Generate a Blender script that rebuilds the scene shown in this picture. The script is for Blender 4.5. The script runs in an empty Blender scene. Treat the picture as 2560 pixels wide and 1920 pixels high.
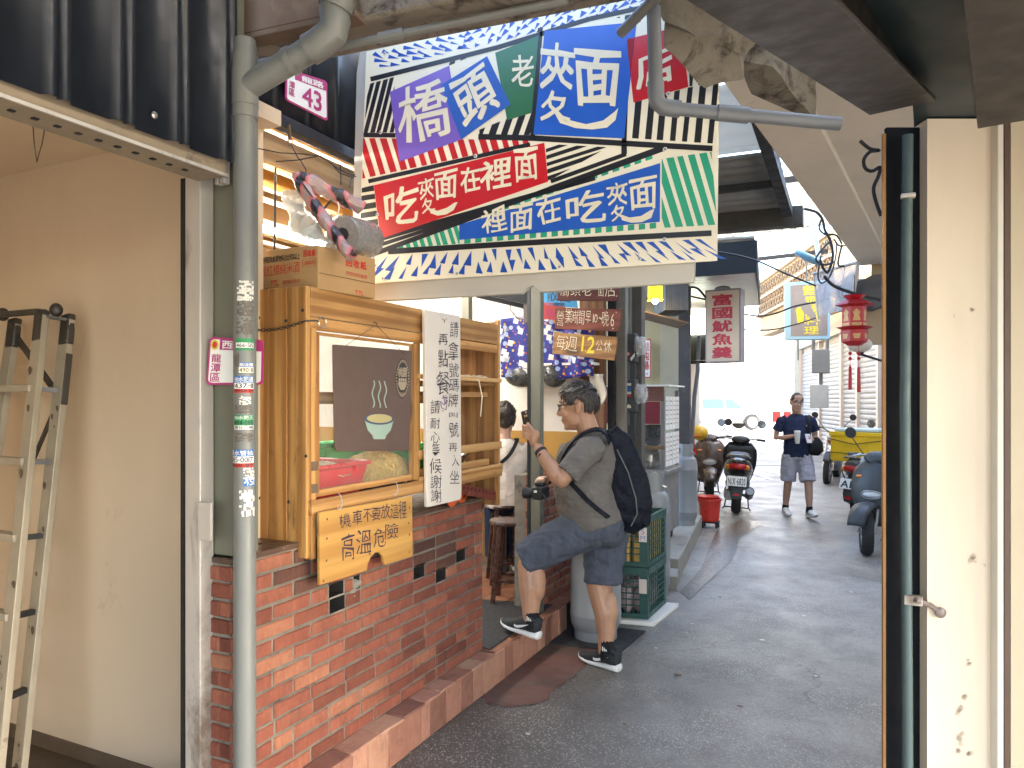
import bpy, bmesh, math, random
import numpy as np
from mathutils import Vector, Matrix, Euler, noise
S = bpy.context.scene
COL = S.collection
PI = math.pi
random.seed(7)
# ------------------------------------------------------------------ camera, light, exposure
FPX = 1820.0; HZ = 1000.0; EYE = 1.62; TH = math.radians(25.55)
cam = bpy.data.cameras.new('camera'); camo = bpy.data.objects.new('camera', cam); COL.objects.link(camo)
camo.location = (0, 0, EYE); camo.rotation_euler = (PI/2, 0, TH)
cam.sensor_width = 36; cam.lens = 36*FPX/2560; cam.shift_y = 40/2560; cam.clip_start = .05; cam.clip_end = 400
S.camera = camo
w = bpy.data.worlds.new('World'); S.world = w; w.use_nodes = True
SUN_EL = math.radians(34); SUN_AZ = math.radians(87)      # clockwise from +Y (the alley direction)
wn = w.node_tree.nodes; bg = wn['Background']
sky = wn.new('ShaderNodeTexSky'); sky.sky_type = 'NISHITA'; sky.sun_disc = False
sky.sun_elevation = SUN_EL; sky.sun_rotation = SUN_AZ; sky.air_density = 1.0; sky.dust_density = 3.0; sky.ozone_density = 1.0
w.node_tree.links.new(sky.outputs[0], bg.inputs[0]); bg.inputs[1].default_value = .15
sl = bpy.data.lights.new('sun', 'SUN'); sl.energy = 3.6; sl.angle = math.radians(.53); sl.color = (1, .95, .88)
so = bpy.data.objects.new('sun', sl); COL.objects.link(so)
sd = Vector((math.sin(SUN_AZ)*math.cos(SUN_EL), math.cos(SUN_AZ)*math.cos(SUN_EL), math.sin(SUN_EL)))
so.rotation_euler = sd.to_track_quat('Z', 'Y').to_euler(); so.location = sd*40
S.view_settings.view_transform = 'Standard'; S.view_settings.look = 'None'; S.view_settings.gamma = 1
S.view_settings.use_curve_mapping = False
S.view_settings.exposure = 3.55
S.render.engine = 'CYCLES'; S.cycles.use_denoising = True
S.cycles.max_bounces = 8; S.cycles.diffuse_bounces = 4; S.cycles.glossy_bounces = 3; S.cycles.transmission_bounces = 5; S.cycles.transparent_max_bounces = 8
S.cycles.sample_clamp_indirect = 6; S.cycles.caustics_reflective = False; S.cycles.caustics_refractive = False
# ------------------------------------------------------------------ measuring helpers: a photo point on a real plane of the place
_s, _c = math.sin(TH), math.cos(TH)
def ray(px, py):
    u = (px-1280)/FPX; return Vector((-_s+u*_c, _c+u*_s, (HZ-py)/FPX))
def at_d(px, py, d): return ray(px, py)*d + Vector((0, 0, EYE))
def on_z(px, py, z=0.0): r = ray(px, py); return at_d(px, py, (z-EYE)/r.z)
def on_x(px, py, X): return at_d(px, py, X/ray(px, py).x)
def on_y(px, py, Y): return at_d(px, py, Y/ray(px, py).y)
def on_pl(px, py, p, n):
    r = ray(px, py); o = Vector((0, 0, EYE)); n = Vector(n); return o + r*((Vector(p)-o).dot(n)/r.dot(n))
# ------------------------------------------------------------------ mesh helper
def catmull(pts, k=5):
    pts = [Vector(p) for p in pts]; out = []
    for i in range(len(pts)-1):
        p0, p1, p2, p3 = pts[max(i-1, 0)], pts[i], pts[i+1], pts[min(i+2, len(pts)-1)]
        for q in range(k): t = q/k; out.append(.5*((2*p1)+(p2-p0)*t+(2*p0-5*p1+4*p2-p3)*t*t+(3*p1-p0-3*p2+p3)*t**3))
    return out+[pts[-1]]
def frame(axis, up=None):
    a = Vector(axis).normalized(); u = Vector(up) if up is not None else Vector((0, 0, 1))
    if abs(a.dot(u.normalized())) > .98: u = Vector((0, 1, 0)) if abs(a.y) < .9 else Vector((1, 0, 0))
    x = u.cross(a).normalized(); y = a.cross(x); return x, y, a
class MB:
    def __init__(self): self.v = []; self.f = []
    def add(self, vs, fs):
        b = len(self.v); self.v += [Vector(p) for p in vs]; self.f += [tuple(i+b for i in f) for f in fs]; return self
    def box(self, x0, x1, y0, y1, z0, z1):
        vs = [(x, y, z) for z in (z0, z1) for y in (y0, y1) for x in (x0, x1)]
        return self.add(vs, [(0, 2, 3, 1), (4, 5, 7, 6), (0, 1, 5, 4), (2, 6, 7, 3), (0, 4, 6, 2), (1, 3, 7, 5)])
    def obox(self, c, size, R=None, bend=None):
        R = R or Matrix.Identity(3); c = Vector(c); h = Vector(size)/2
        vs = [c + R @ Vector((x*h.x, y*h.y, z*h.z)) for z in (-1, 1) for y in (-1, 1) for x in (-1, 1)]
        return self.add(vs, [(0, 2, 3, 1), (4, 5, 7, 6), (0, 1, 5, 4), (2, 6, 7, 3), (0, 4, 6, 2), (1, 3, 7, 5)])
    def bar(self, a, b, w, h, up=None):
        a = Vector(a); b = Vector(b); x, y, z = frame(b-a, up); R = Matrix((x, y, z)).transposed()
        return self.obox((a+b)/2, (w, h, (b-a).length), R)
    def tube(self, pts, r, n=8, cap=True, sx=1.0, sy=1.0, up=None, closed=False):
        pts = [Vector(p) for p in pts]; m = len(pts); rs = r if isinstance(r, (list, tuple)) else [r]*m
        b = len(self.v); vs = []; fs = []; px = None
        for i, p in enumerate(pts):
            if closed: t = (pts[(i+1) % m]-pts[i-1])
            else: t = (pts[min(i+1, m-1)]-pts[max(i-1, 0)])
            if t.length < 1e-9: t = Vector((0, 0, 1))
            t.normalize()
            if px is None: x, y, _ = frame(t, up)
            else:
                x = (px - t*px.dot(t));
                if x.length < 1e-6: x, y, _ = frame(t, up)
                x.normalize(); y = t.cross(x)
            px = x; ri = rs[i]; rx, ry = ri if isinstance(ri, (tuple, list)) else (ri*sx, ri*sy)
            for k in range(n):
                a = 2*PI*k/n; vs.append(p + x*(math.cos(a)*rx) + y*(math.sin(a)*ry))
        for i in range(m if closed else m-1):
            j = (i+1) % m
            for k in range(n):
                l = (k+1) % n; fs.append((i*n+k, i*n+l, j*n+l, j*n+k))
        if cap and not closed: fs.append(tuple(reversed(range(n)))); fs.append(tuple((m-1)*n+k for k in range(n)))
        return self.add(vs, fs)
    def lathe(self, prof, c=(0, 0, 0), n=20, axis=(0, 0, 1), cap=True, sx=1.0):
        x, y, a = frame(axis); c = Vector(c); vs = []; fs = []
        if Vector(axis).normalized().z > .99: x, y, a = Vector((1, 0, 0)), Vector((0, 1, 0)), Vector((0, 0, 1))
        for r, z in prof:
            for k in range(n):
                t = 2*PI*k/n; vs.append(c + x*(r*math.cos(t)*sx) + y*(r*math.sin(t)) + a*z)
        m = len(prof)
        for i in range(m-1):
            for k in range(n):
                l = (k+1) % n; fs.append((i*n+k, i*n+l, (i+1)*n+l, (i+1)*n+k))
        if cap: fs.append(tuple(reversed(range(n)))); fs.append(tuple((m-1)*n+k for k in range(n)))
        return self.add(vs, fs)
    def sph(self, c, r, n=16, m=10, R=None):
        r = r if isinstance(r, (tuple, list)) else (r, r, r); c = Vector(c); R = R or Matrix.Identity(3); vs = []; fs = []
        vs.append(c + R @ Vector((0, 0, -r[2])))
        for i in range(1, m):
            p = -PI/2+PI*i/m
            for k in range(n):
                t = 2*PI*k/n; vs.append(c + R @ Vector((r[0]*math.cos(p)*math.cos(t), r[1]*math.cos(p)*math.sin(t), r[2]*math.sin(p))))
        vs.append(c + R @ Vector((0, 0, r[2]))); T = len(vs)-1
        for k in range(n):
            l = (k+1) % n; fs.append((0, 1+l, 1+k)); fs.append((T, 1+(m-2)*n+k, 1+(m-2)*n+l))
            for i in range(m-2): fs.append((1+i*n+k, 1+i*n+l, 1+(i+1)*n+l, 1+(i+1)*n+k))
        return self.add(vs, fs)
    def prism(self, poly, off):
        """poly: list of 3d points (planar, ordered); off: extrusion vector"""
        n = len(poly); off = Vector(off); P = [Vector(p) for p in poly]
        nr = Vector((0, 0, 0))
        for i in range(n): nr += P[i].cross(P[(i+1) % n])
        if nr.dot(off) > 0: P = P[::-1]
        vs = P + [p+off for p in P]
        fs = [tuple(range(n)), tuple(reversed(range(n, 2*n)))] + [((i+1) % n, i, n+i, n+(i+1) % n) for i in range(n)]
        return self.add(vs, fs)
    def poly(self, pts): return self.add(pts, [tuple(range(len(pts)))])
    def grid(self, fn, nu, nv, thick=None):
        vs = [Vector(fn(i/nu, j/nv)) for j in range(nv+1) for i in range(nu+1)]
        fs = [(j*(nu+1)+i, j*(nu+1)+i+1, (j+1)*(nu+1)+i+1, (j+1)*(nu+1)+i) for j in range(nv) for i in range(nu)]
        return self.add(vs, fs)
    def xf(self, M):
        self.v = [M @ p for p in self.v]; return self
    def merge(self, o): return self.add(o.v, o.f)
    def warp(self, fn): self.v = [Vector(fn(p)) for p in self.v]; return self
    def mesh(self, name, mat=None, smooth=35):
        me = bpy.data.meshes.new(name); me.from_pydata([tuple(p) for p in self.v], [], self.f)
        if mat is not None: me.materials.append(mat)
        if smooth is not None and len(me.polygons):
            me.polygons.foreach_set('use_smooth', [True]*len(me.polygons)); me.set_sharp_from_angle(angle=math.radians(smooth))
        me.update(); return me
def link(name, data, parent=None, loc=(0, 0, 0), rot=(0, 0, 0)):
    o = bpy.data.objects.new(name, data); COL.objects.link(o); o.location = loc; o.rotation_euler = rot
    if parent is not None: o.parent = parent
    return o
def world_of(o):
    L = Matrix.Translation(o.location) @ o.rotation_euler.to_matrix().to_4x4() @ Matrix.Diagonal((*o.scale, 1))
    return L if o.parent is None else world_of(o.parent) @ o.matrix_parent_inverse @ L
def obj(name, mb, mat, parent=None, bevel=0, smooth=35, label=None, kind=None, seg=2, world=False, solid=0, sub=0, loc=(0, 0, 0), rot=(0, 0, 0)):
    me = mb if isinstance(mb, bpy.types.Mesh) else mb.mesh(name, mat, smooth)
    o = link(name, me, parent, loc, rot)
    if world and parent is not None:
        o.matrix_parent_inverse = world_of(parent).inverted()
    if solid: m = o.modifiers.new('solid', 'SOLIDIFY'); m.thickness = solid; m.offset = 0
    if bevel: m = o.modifiers.new('bevel', 'BEVEL'); m.width = bevel; m.segments = seg; m.limit_method = 'ANGLE'; m.angle_limit = math.radians(40); m.harden_normals = False
    if sub: m = o.modifiers.new('sub', 'SUBSURF'); m.levels = sub; m.render_levels = sub
    if label: o['label'] = label
    if kind: o['kind'] = kind
    return o
def tag(o, label, cat, group=None):
    o['label'] = label; o['category'] = cat
    if group: o['group'] = group
    return o
def thing(name, label, cat, loc=(0, 0, 0), rz=0, group=None):
    o = link(name, None, None, loc, (0, 0, rz)); o.empty_display_size = .1; return tag(o, label, cat, group)
def struct(name, mb, mat, **k):
    o = obj(name, mb, mat, **k); o['kind'] = 'structure'; return o
def copy_tree(o, parent=None):
    c = o.copy(); COL.objects.link(c)
    if parent is not None: c.parent = parent
    for ch in list(o.children): copy_tree(ch, c)
    return c
# ------------------------------------------------------------------ materials
class NT:
    def __init__(self, name):
        self.m = bpy.data.materials.new(name); self.m.use_nodes = True; self.t = self.m.node_tree; self.n = self.t.nodes; self.b = self.n['Principled BSDF']
        self.tc = None
    def new(self, typ, **k):
        x = self.n.new(typ)
        for a, b in k.items(): setattr(x, a, b)
        return x
    def l(self, a, b): self.t.links.new(a, b)
    def coord(self, scale=(1, 1, 1), kind='Object', rnd=False):
        if self.tc is None: self.tc = self.new('ShaderNodeTexCoord')
        mp = self.new('ShaderNodeMapping'); mp.inputs['Scale'].default_value = scale
        src = self.tc.outputs[kind]
        if rnd:
            oi = self.new('ShaderNodeObjectInfo'); ml = self.new('ShaderNodeVectorMath', operation='SCALE'); cmb = self.new('ShaderNodeCombineXYZ')
            for i in range(3): self.l(oi.outputs['Random'], cmb.inputs[i])
            ml.inputs['Scale'].default_value = 37.0; self.l(cmb.outputs[0], ml.inputs[0])
            ad = self.new('ShaderNodeVectorMath', operation='ADD'); self.l(src, ad.inputs[0]); self.l(ml.outputs[0], ad.inputs[1]); src = ad.outputs[0]
        self.l(src, mp.inputs[0]); return mp.outputs[0]
    def noise(self, scale, detail=4, rough=.6, vec=None, dist=0):
        x = self.new('ShaderNodeTexNoise'); x.inputs['Scale'].default_value = scale; x.inputs['Detail'].default_value = detail
        x.inputs['Roughness'].default_value = rough; x.inputs['Distortion'].default_value = dist
        if vec is not None: self.l(vec, x.inputs['Vector'])
        return x.outputs['Fac']
    def ramp(self, fac, stops, interp='LINEAR'):
        x = self.new('ShaderNodeValToRGB'); x.color_ramp.interpolation = interp; e = x.color_ramp.elements
        while len(e) < len(stops): e.new(.5)
        for el, (p, c) in zip(e, stops): el.position = p; el.color = (*c, 1) if len(c) == 3 else c
        self.l(fac, x.inputs[0]); return x.outputs[0]
    def mix(self, fac, a, b, mode='MIX'):
        x = self.new('ShaderNodeMix', data_type='RGBA', blend_type=mode);
        for sck, val in ((x.inputs[0], fac), (x.inputs[6], a), (x.inputs[7], b)):
            if isinstance(val, (int, float)): sck.default_value = val
            elif isinstance(val, (tuple, list)): sck.default_value = (*val, 1) if len(val) == 3 else val
            else: self.l(val, sck)
        return x.outputs[2]
    def math(self, op, a, b=None, clamp=False):
        x = self.new('ShaderNodeMath', operation=op, use_clamp=clamp)
        for i, v in enumerate((a, b)):
            if v is None: continue
            if isinstance(v, (int, float)): x.inputs[i].default_value = v
            else: self.l(v, x.inputs[i])
        return x.outputs[0]
    def bump(self, h, strength=.3, dist=.01, prev=None):
        x = self.new('ShaderNodeBump'); x.inputs['Strength'].default_value = strength; x.inputs['Distance'].default_value = dist
        self.l(h, x.inputs['Height']);
        if prev is not None: self.l(prev, x.inputs['Normal'])
        return x.outputs[0]
    def out(self, col=None, rough=None, metal=None, normal=None, **k):
        b = self.b.inputs
        for key, v in (('Base Color', col), ('Roughness', rough), ('Metallic', metal), ('Normal', normal)):
            if v is None: continue
            if isinstance(v, (int, float)): b[key].default_value = v
            elif isinstance(v, (tuple, list)): b[key].default_value = (*v, 1) if len(v) == 3 else v
            else: self.l(v, b[key])
        for kk, v in k.items(): b[kk.replace('_', ' ')].default_value = v
        return self.m
def mul(c, k): return tuple(min(1, x*k) for x in c[:3])
def pbr(name, col, rough=.55, var=.25, scale=5, bump=.15, bscale=60, bdist=.004, metal=0, dirt=None, dscale=3, damt=.55, spec=None, rnd=0, st=(1, 1, 1), coat=0, rv=1.0, **k):
    """plain surface with uneven tone, fine relief and optional patches of dirt or wear"""
    t = NT(name); v = t.coord(st, rnd=rnd > 0)
    n1 = t.noise(scale, 5, .62, v)
    c = t.ramp(n1, [(.25, mul(col, 1-var)), (.5, col), (.8, mul(col, 1+var*.7))])
    r = rough
    if rnd:
        oi = t.new('ShaderNodeObjectInfo'); hs = t.new('ShaderNodeHueSaturation'); mr = t.new('ShaderNodeMapRange')
        mr.inputs[3].default_value = 1-rnd; mr.inputs[4].default_value = 1+rnd; t.l(oi.outputs['Random'], mr.inputs[0])
        t.l(mr.outputs[0], hs.inputs['Value']); t.l(c, hs.inputs['Color']); c = hs.outputs[0]
    if dirt:
        dn = t.noise(dscale, 8, .7, v, .6); f = t.ramp(dn, [(damt, (0, 0, 0)), (min(1, damt+.13), (1, 1, 1))])
        c = t.mix(f, c, dirt)
    rr = t.ramp(t.noise(scale*3, 3, .5, v), [(.3, (max(0, rough-.1*rv),)*3), (.7, (min(1, rough+.12*rv),)*3)])
    nr = t.bump(t.noise(bscale, 4, .6, v), bump, bdist) if bump else None
    if spec is not None: k['Specular_IOR_Level'] = spec
    if coat: k['Coat_Weight'] = coat
    return t.out(c, rr, metal, nr, **k)
def wood(name, c1, c2, axis=2, scale=1.0, knots=True, dirt=None, rough=.6, rnd=.12, damt=.62, dscale=2.5, bump=.25):
    t = NT(name); st = [7*scale]*3; st[axis] = .55*scale
    v = t.coord(tuple(st), rnd=True)
    wv = t.new('ShaderNodeTexWave', wave_type='RINGS', rings_direction='XYZ'[axis]); wv.inputs['Scale'].default_value = 1.1; wv.inputs['Distortion'].default_value = 5.5
    wv.inputs['Detail'].default_value = 3; wv.inputs['Detail Scale'].default_value = .6; wv.inputs['Detail Roughness'].default_value = .6
    t.l(v, wv.inputs['Vector'])
    st2 = [60*scale]*3; st2[axis] = 2*scale; fine = t.noise(1, 4, .6, t.coord(tuple(st2), rnd=True))
    c = t.mix(t.ramp(wv.outputs['Fac'], [(.25, (0, 0, 0)), (.85, (.95,)*3)]), c1, c2)
    c = t.mix(t.ramp(fine, [(.4, (0, 0, 0)), (.75, (.6,)*3)]), c, mul(c2, .7))
    big = t.noise(2.2*scale, 4, .6, t.coord((1, 1, 1), rnd=True)); c = t.mix(t.ramp(big, [(.35, (0, 0, 0)), (.75, (.45,)*3)]), c, mul(c2, .8))
    if knots:
        vo = t.new('ShaderNodeTexVoronoi'); vo.inputs['Scale'].default_value = 1; s3 = [5*scale]*3; s3[axis] = 1.6*scale; t.l(t.coord(tuple(s3), rnd=True), vo.inputs['Vector'])
        c = t.mix(t.ramp(vo.outputs['Distance'], [(.05, (1, 1, 1)), (.13, (0, 0, 0))]), c, mul(c2, .3))
    oi = t.new('ShaderNodeObjectInfo'); hs = t.new('ShaderNodeHueSaturation'); mr = t.new('ShaderNodeMapRange'); mr.inputs[3].default_value = 1-rnd; mr.inputs[4].default_value = 1+rnd
    t.l(oi.outputs['Random'], mr.inputs[0]); t.l(mr.outputs[0], hs.inputs['Value']); t.l(c, hs.inputs['Color']); c = hs.outputs[0]
    if dirt:
        s4 = [5]*3; s4[axis] = 1.3; dn = t.noise(dscale, 8, .7, t.coord(tuple(s4), rnd=True), .6)
        c = t.mix(t.ramp(dn, [(damt, (0, 0, 0)), (min(1, damt+.2), (.85,)*3)]), c, dirt)
    return t.out(c, rough, 0, t.bump(fine, bump, .003))
def emit(name, col, strength):
    t = NT(name); return t.out(col, .5, Emission_Color=(*col, 1), Emission_Strength=strength)
def glass(name, tint=(.95, .97, .96), rough=.02, alpha=.18):
    t = NT(name); t.out(tint, rough); t.b.inputs['Alpha'].default_value = alpha
    v = t.coord(); n = t.noise(6, 5, .65, v, .4)
    t.l(t.ramp(n, [(.4, (alpha*.6,)*3), (.8, (min(1, alpha*2.2),)*3)]), t.b.inputs['Alpha']); return t.m
# ------------------------------------------------------------------ lettering (Blender's built-in font), laid as flat print
_tc = bpy.data.curves.new('lettering_source', 'FONT'); _to = bpy.data.objects.new('lettering_source', _tc); COL.objects.link(_to)
_gc = {}
def glyph(ch, off=0.0, res=2):
    k = (ch, off, res)
    if k in _gc: return _gc[k]
    _tc.body = ch; _tc.offset = off; _tc.resolution_u = res
    dg = bpy.context.evaluated_depsgraph_get(); dg.update()
    me = bpy.data.meshes.new_from_object(_to.evaluated_get(dg))
    vs = [(v.co.x, v.co.y) for v in me.vertices]; fs = [tuple(p.vertices) for p in me.polygons]; bpy.data.meshes.remove(me)
    adv = 1.0 if ord(ch) > 255 else (max([x for x, y in vs], default=.25)-min([x for x, y in vs], default=0)+.08)
    _gc[k] = (vs, fs, adv); return _gc[k]
def quadmap(q):
    """q = TL,TR,BR,BL points -> f(u,v) with u right, v up in 0..1"""
    TL, TR, BR, BL = [Vector(p) for p in q]
    return lambda u, v: (BL*(1-u)+BR*u)*(1-v) + (TL*(1-u)+TR*u)*v
def put_glyph(mb, ch, q, off=0.0, jit=0.0, lift=None, tight=True, bold=0.0, seed=None):
    """one character stretched into the quad q; jit bends it like a hand would"""
    if off > 0: bold, off = off*2.4, 0.0
    vs, fs, adv = glyph(ch, off)
    if not vs: return
    if bold:
        nz = (Vector(q[1])-Vector(q[0])).cross(Vector(q[3])-Vector(q[0])).normalized()*.00006; sd0 = random.random()*50; ex_ = (Vector(q[1])-Vector(q[0]))*bold; ey_ = (Vector(q[0])-Vector(q[3]))*bold
        for k_, (a_, b_) in enumerate(((-.5, -.5), (.5, -.5), (.5, .5), (-.5, .5), (0, 0))):
            put_glyph(mb, ch, [Vector(p)+ex_*a_+ey_*b_+nz*k_ for p in q], 0.0, jit, lift, tight, 0, sd0)
        return
    f = quadmap(q); xs = [p[0] for p in vs]; ys = [p[1] for p in vs]
    if tight: x0, x1, y0, y1 = min(xs), max(xs), min(ys), max(ys)
    else: x0, x1, y0, y1 = 0, adv, -.12, .88
    sx = max(x1-x0, .01); sy = max(y1-y0, .01); sd = random.random()*50 if seed is None else seed
    out = []
    for x, y in vs:
        u = (x-x0)/sx; v = (y-y0)/sy
        if jit:
            u += jit*(noise.noise((u*2.3+sd, v*2.3, 0))); v += jit*(noise.noise((u*2.3, v*2.3+sd, 5)))
        p = f(u, v); out.append(p + lift if lift is not None else p)
    mb.add(out, fs)
def put_text(mb, s, q, off=0.0, jit=0.0, gap=.06, lift=None, vertical=False):
    """a row (or column) of characters spread over the quad q"""
    f = quadmap(q); n = len(s)
    if vertical:
        for i, ch in enumerate(s):
            v1 = 1-i/n; v0 = 1-(i+1)/n; g = gap/n
            if ch == ' ': continue
            put_glyph(mb, ch, (f(0, v1-g), f(1, v1-g), f(1, v0+g), f(0, v0+g)), off, jit, lift)
        return
    adv = [glyph(ch, min(off, 0))[2] if ch != ' ' else .35 for ch in s]; tot = sum(adv); a = 0
    for ch, w_ in zip(s, adv):
        if ch != ' ':
            u0 = a/tot; u1 = (a+w_)/tot; g = gap/tot*.5; small = ch in '-–.~'
            v0, v1 = (0, 1) if not small else ((.4, .55) if ch in '-–~' else (0, .15))
            put_glyph(mb, ch, (f(u0+g, v1), f(u1-g, v1), f(u1-g, v0), f(u0+g, v0)), off, jit, lift)
        a += w_
# ------------------------------------------------------------------ shared materials
M = {}
M['cream'] = pbr('cream_plaster', (.55, .445, .32), .7, .10, 1.1, .18, 18, .006, dirt=(.40, .30, .20), dscale=2.2, damt=.64, st=(1, 1, .45))
M['white_wall'] = pbr('white_wall_paint', (.74, .72, .67), .6, .05, 2, .08, 30)
M['ochre'] = pbr('ochre_wainscot', (.42, .24, .05), .5, .12, 2, .08, 30)
M['alu'] = pbr('weathered_aluminium', (.43, .40, .36), .5, .14, 5, .1, 60, metal=.2, dirt=(.15, .11, .08), dscale=3.6, damt=.54, st=(1, 1, .4))
M['green_steel'] = pbr('dull_green_steel', (.155, .155, .115), .5, .15, 6, .12, 60, dirt=(.06, .055, .045), dscale=4, damt=.64, st=(1, 1, .35))
M['pvc'] = pbr('grey_pvc', (.150, .156, .146), .45, .16, 4, .08, 60, dirt=(.075, .062, .047), dscale=4, damt=.57, st=(1, 1, .6))
M['pvc_blue'] = pbr('grey_blue_pvc', (.13, .14, .155), .42, .12, 6, .06, 60, dirt=(.08, .06, .05), dscale=9, damt=.6)
M['navy_steel'] = pbr('dark_navy_sheet_steel', (.010, .013, .019), .42, .2, 4, .05, 60, metal=0, spec=.35, dirt=(.03, .027, .022), dscale=6, damt=.64)
M['black'] = pbr('black_paint', (.012, .013, .015), .45, .3, 6, .08, 60)
M['rubber'] = pbr('black_rubber', (.02, .021, .024), .75, .25, 12, .2, 90)
M['rust'] = pbr('rusty_beam', (.13, .085, .055), .75, .35, 4, .35, 30, dirt=(.20, .15, .10), dscale=5, damt=.55)
M['brown_steel'] = pbr('dark_brown_steel', (.012, .0085, .0065), .55, .35, 5, .2, 40, dirt=(.034, .024, .018), dscale=4, damt=.6)
M['concrete'] = pbr('old_concrete', (.19, .165, .13), .85, .3, 4, .7, 35, .008, dirt=(.045, .034, .026), dscale=7, damt=.5)
M['slab'] = pbr('kerb_concrete', (.25, .235, .20), .85, .22, 5, .4, 50, .004, dirt=(.09, .075, .055), dscale=4, damt=.6)
M['mortar'] = pbr('grey_mortar', (.20, .178, .142), .9, .3, 14, .6, 90, .004, dirt=(.06, .055, .045), dscale=5, damt=.55)
M['near_black'] = pbr('near_black_hollow', (.012, .010, .009), .95, .4, 20, .4, 60)  # near-black colour shared by slots, holes, hollows and the low plinth panel
M['brass'] = pbr('worn_screw_steel', (.35, .33, .30), .35, .1, 20, 0, metal=.9)
def brickmat(name, stops, rnd=.3):
    t = NT(name); v = t.coord((1, 1, 1), rnd=True)
    c = t.ramp(t.noise(9, 6, .7, v), [(.2, stops[0]), (.5, stops[1]), (.85, stops[2])])
    st = t.noise(1, 6, .7, t.coord((90, 40, 12), rnd=True)); c = t.mix(t.ramp(st, [(.5, (0, 0, 0)), (.72, (.5,)*3)]), c, mul(stops[2], 1.25))
    oi = t.new('ShaderNodeObjectInfo')
    f = t.ramp(oi.outputs['Random'], [(0, (.50, .44, .42)), (.25, (.80, .72, .70)), (.6, (1, 1, 1)), (.85, (1.0, 1.05, 1.0)), (1, (1.25, 1.6, 1.5))])
    c = t.mix(1.0, c, f, 'MULTIPLY')
    dn = t.noise(7, 8, .75, v, .5); c = t.mix(t.ramp(dn, [(.56, (0, 0, 0)), (.75, (.75,)*3)]), c, (.075, .045, .035))
    nr = t.bump(t.noise(45, 5, .7, v), .5, .004); nr = t.bump(st, .25, .003, nr)
    return t.out(c, .72, 0, nr)
M['brick'] = brickmat('red_brick', [(.135, .038, .023), (.235, .070, .040), (.315, .120, .072)])
M['tile'] = brickmat('salmon_step_tile', [(.26, .115, .075), (.36, .175, .115), (.42, .23, .16)])
M['floor_tile'] = pbr('terracotta_floor_tile', (.24, .105, .06), .45, .25, 6, .1, 50, dirt=(.08, .05, .035), dscale=3, damt=.6, rnd=.15)
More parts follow.
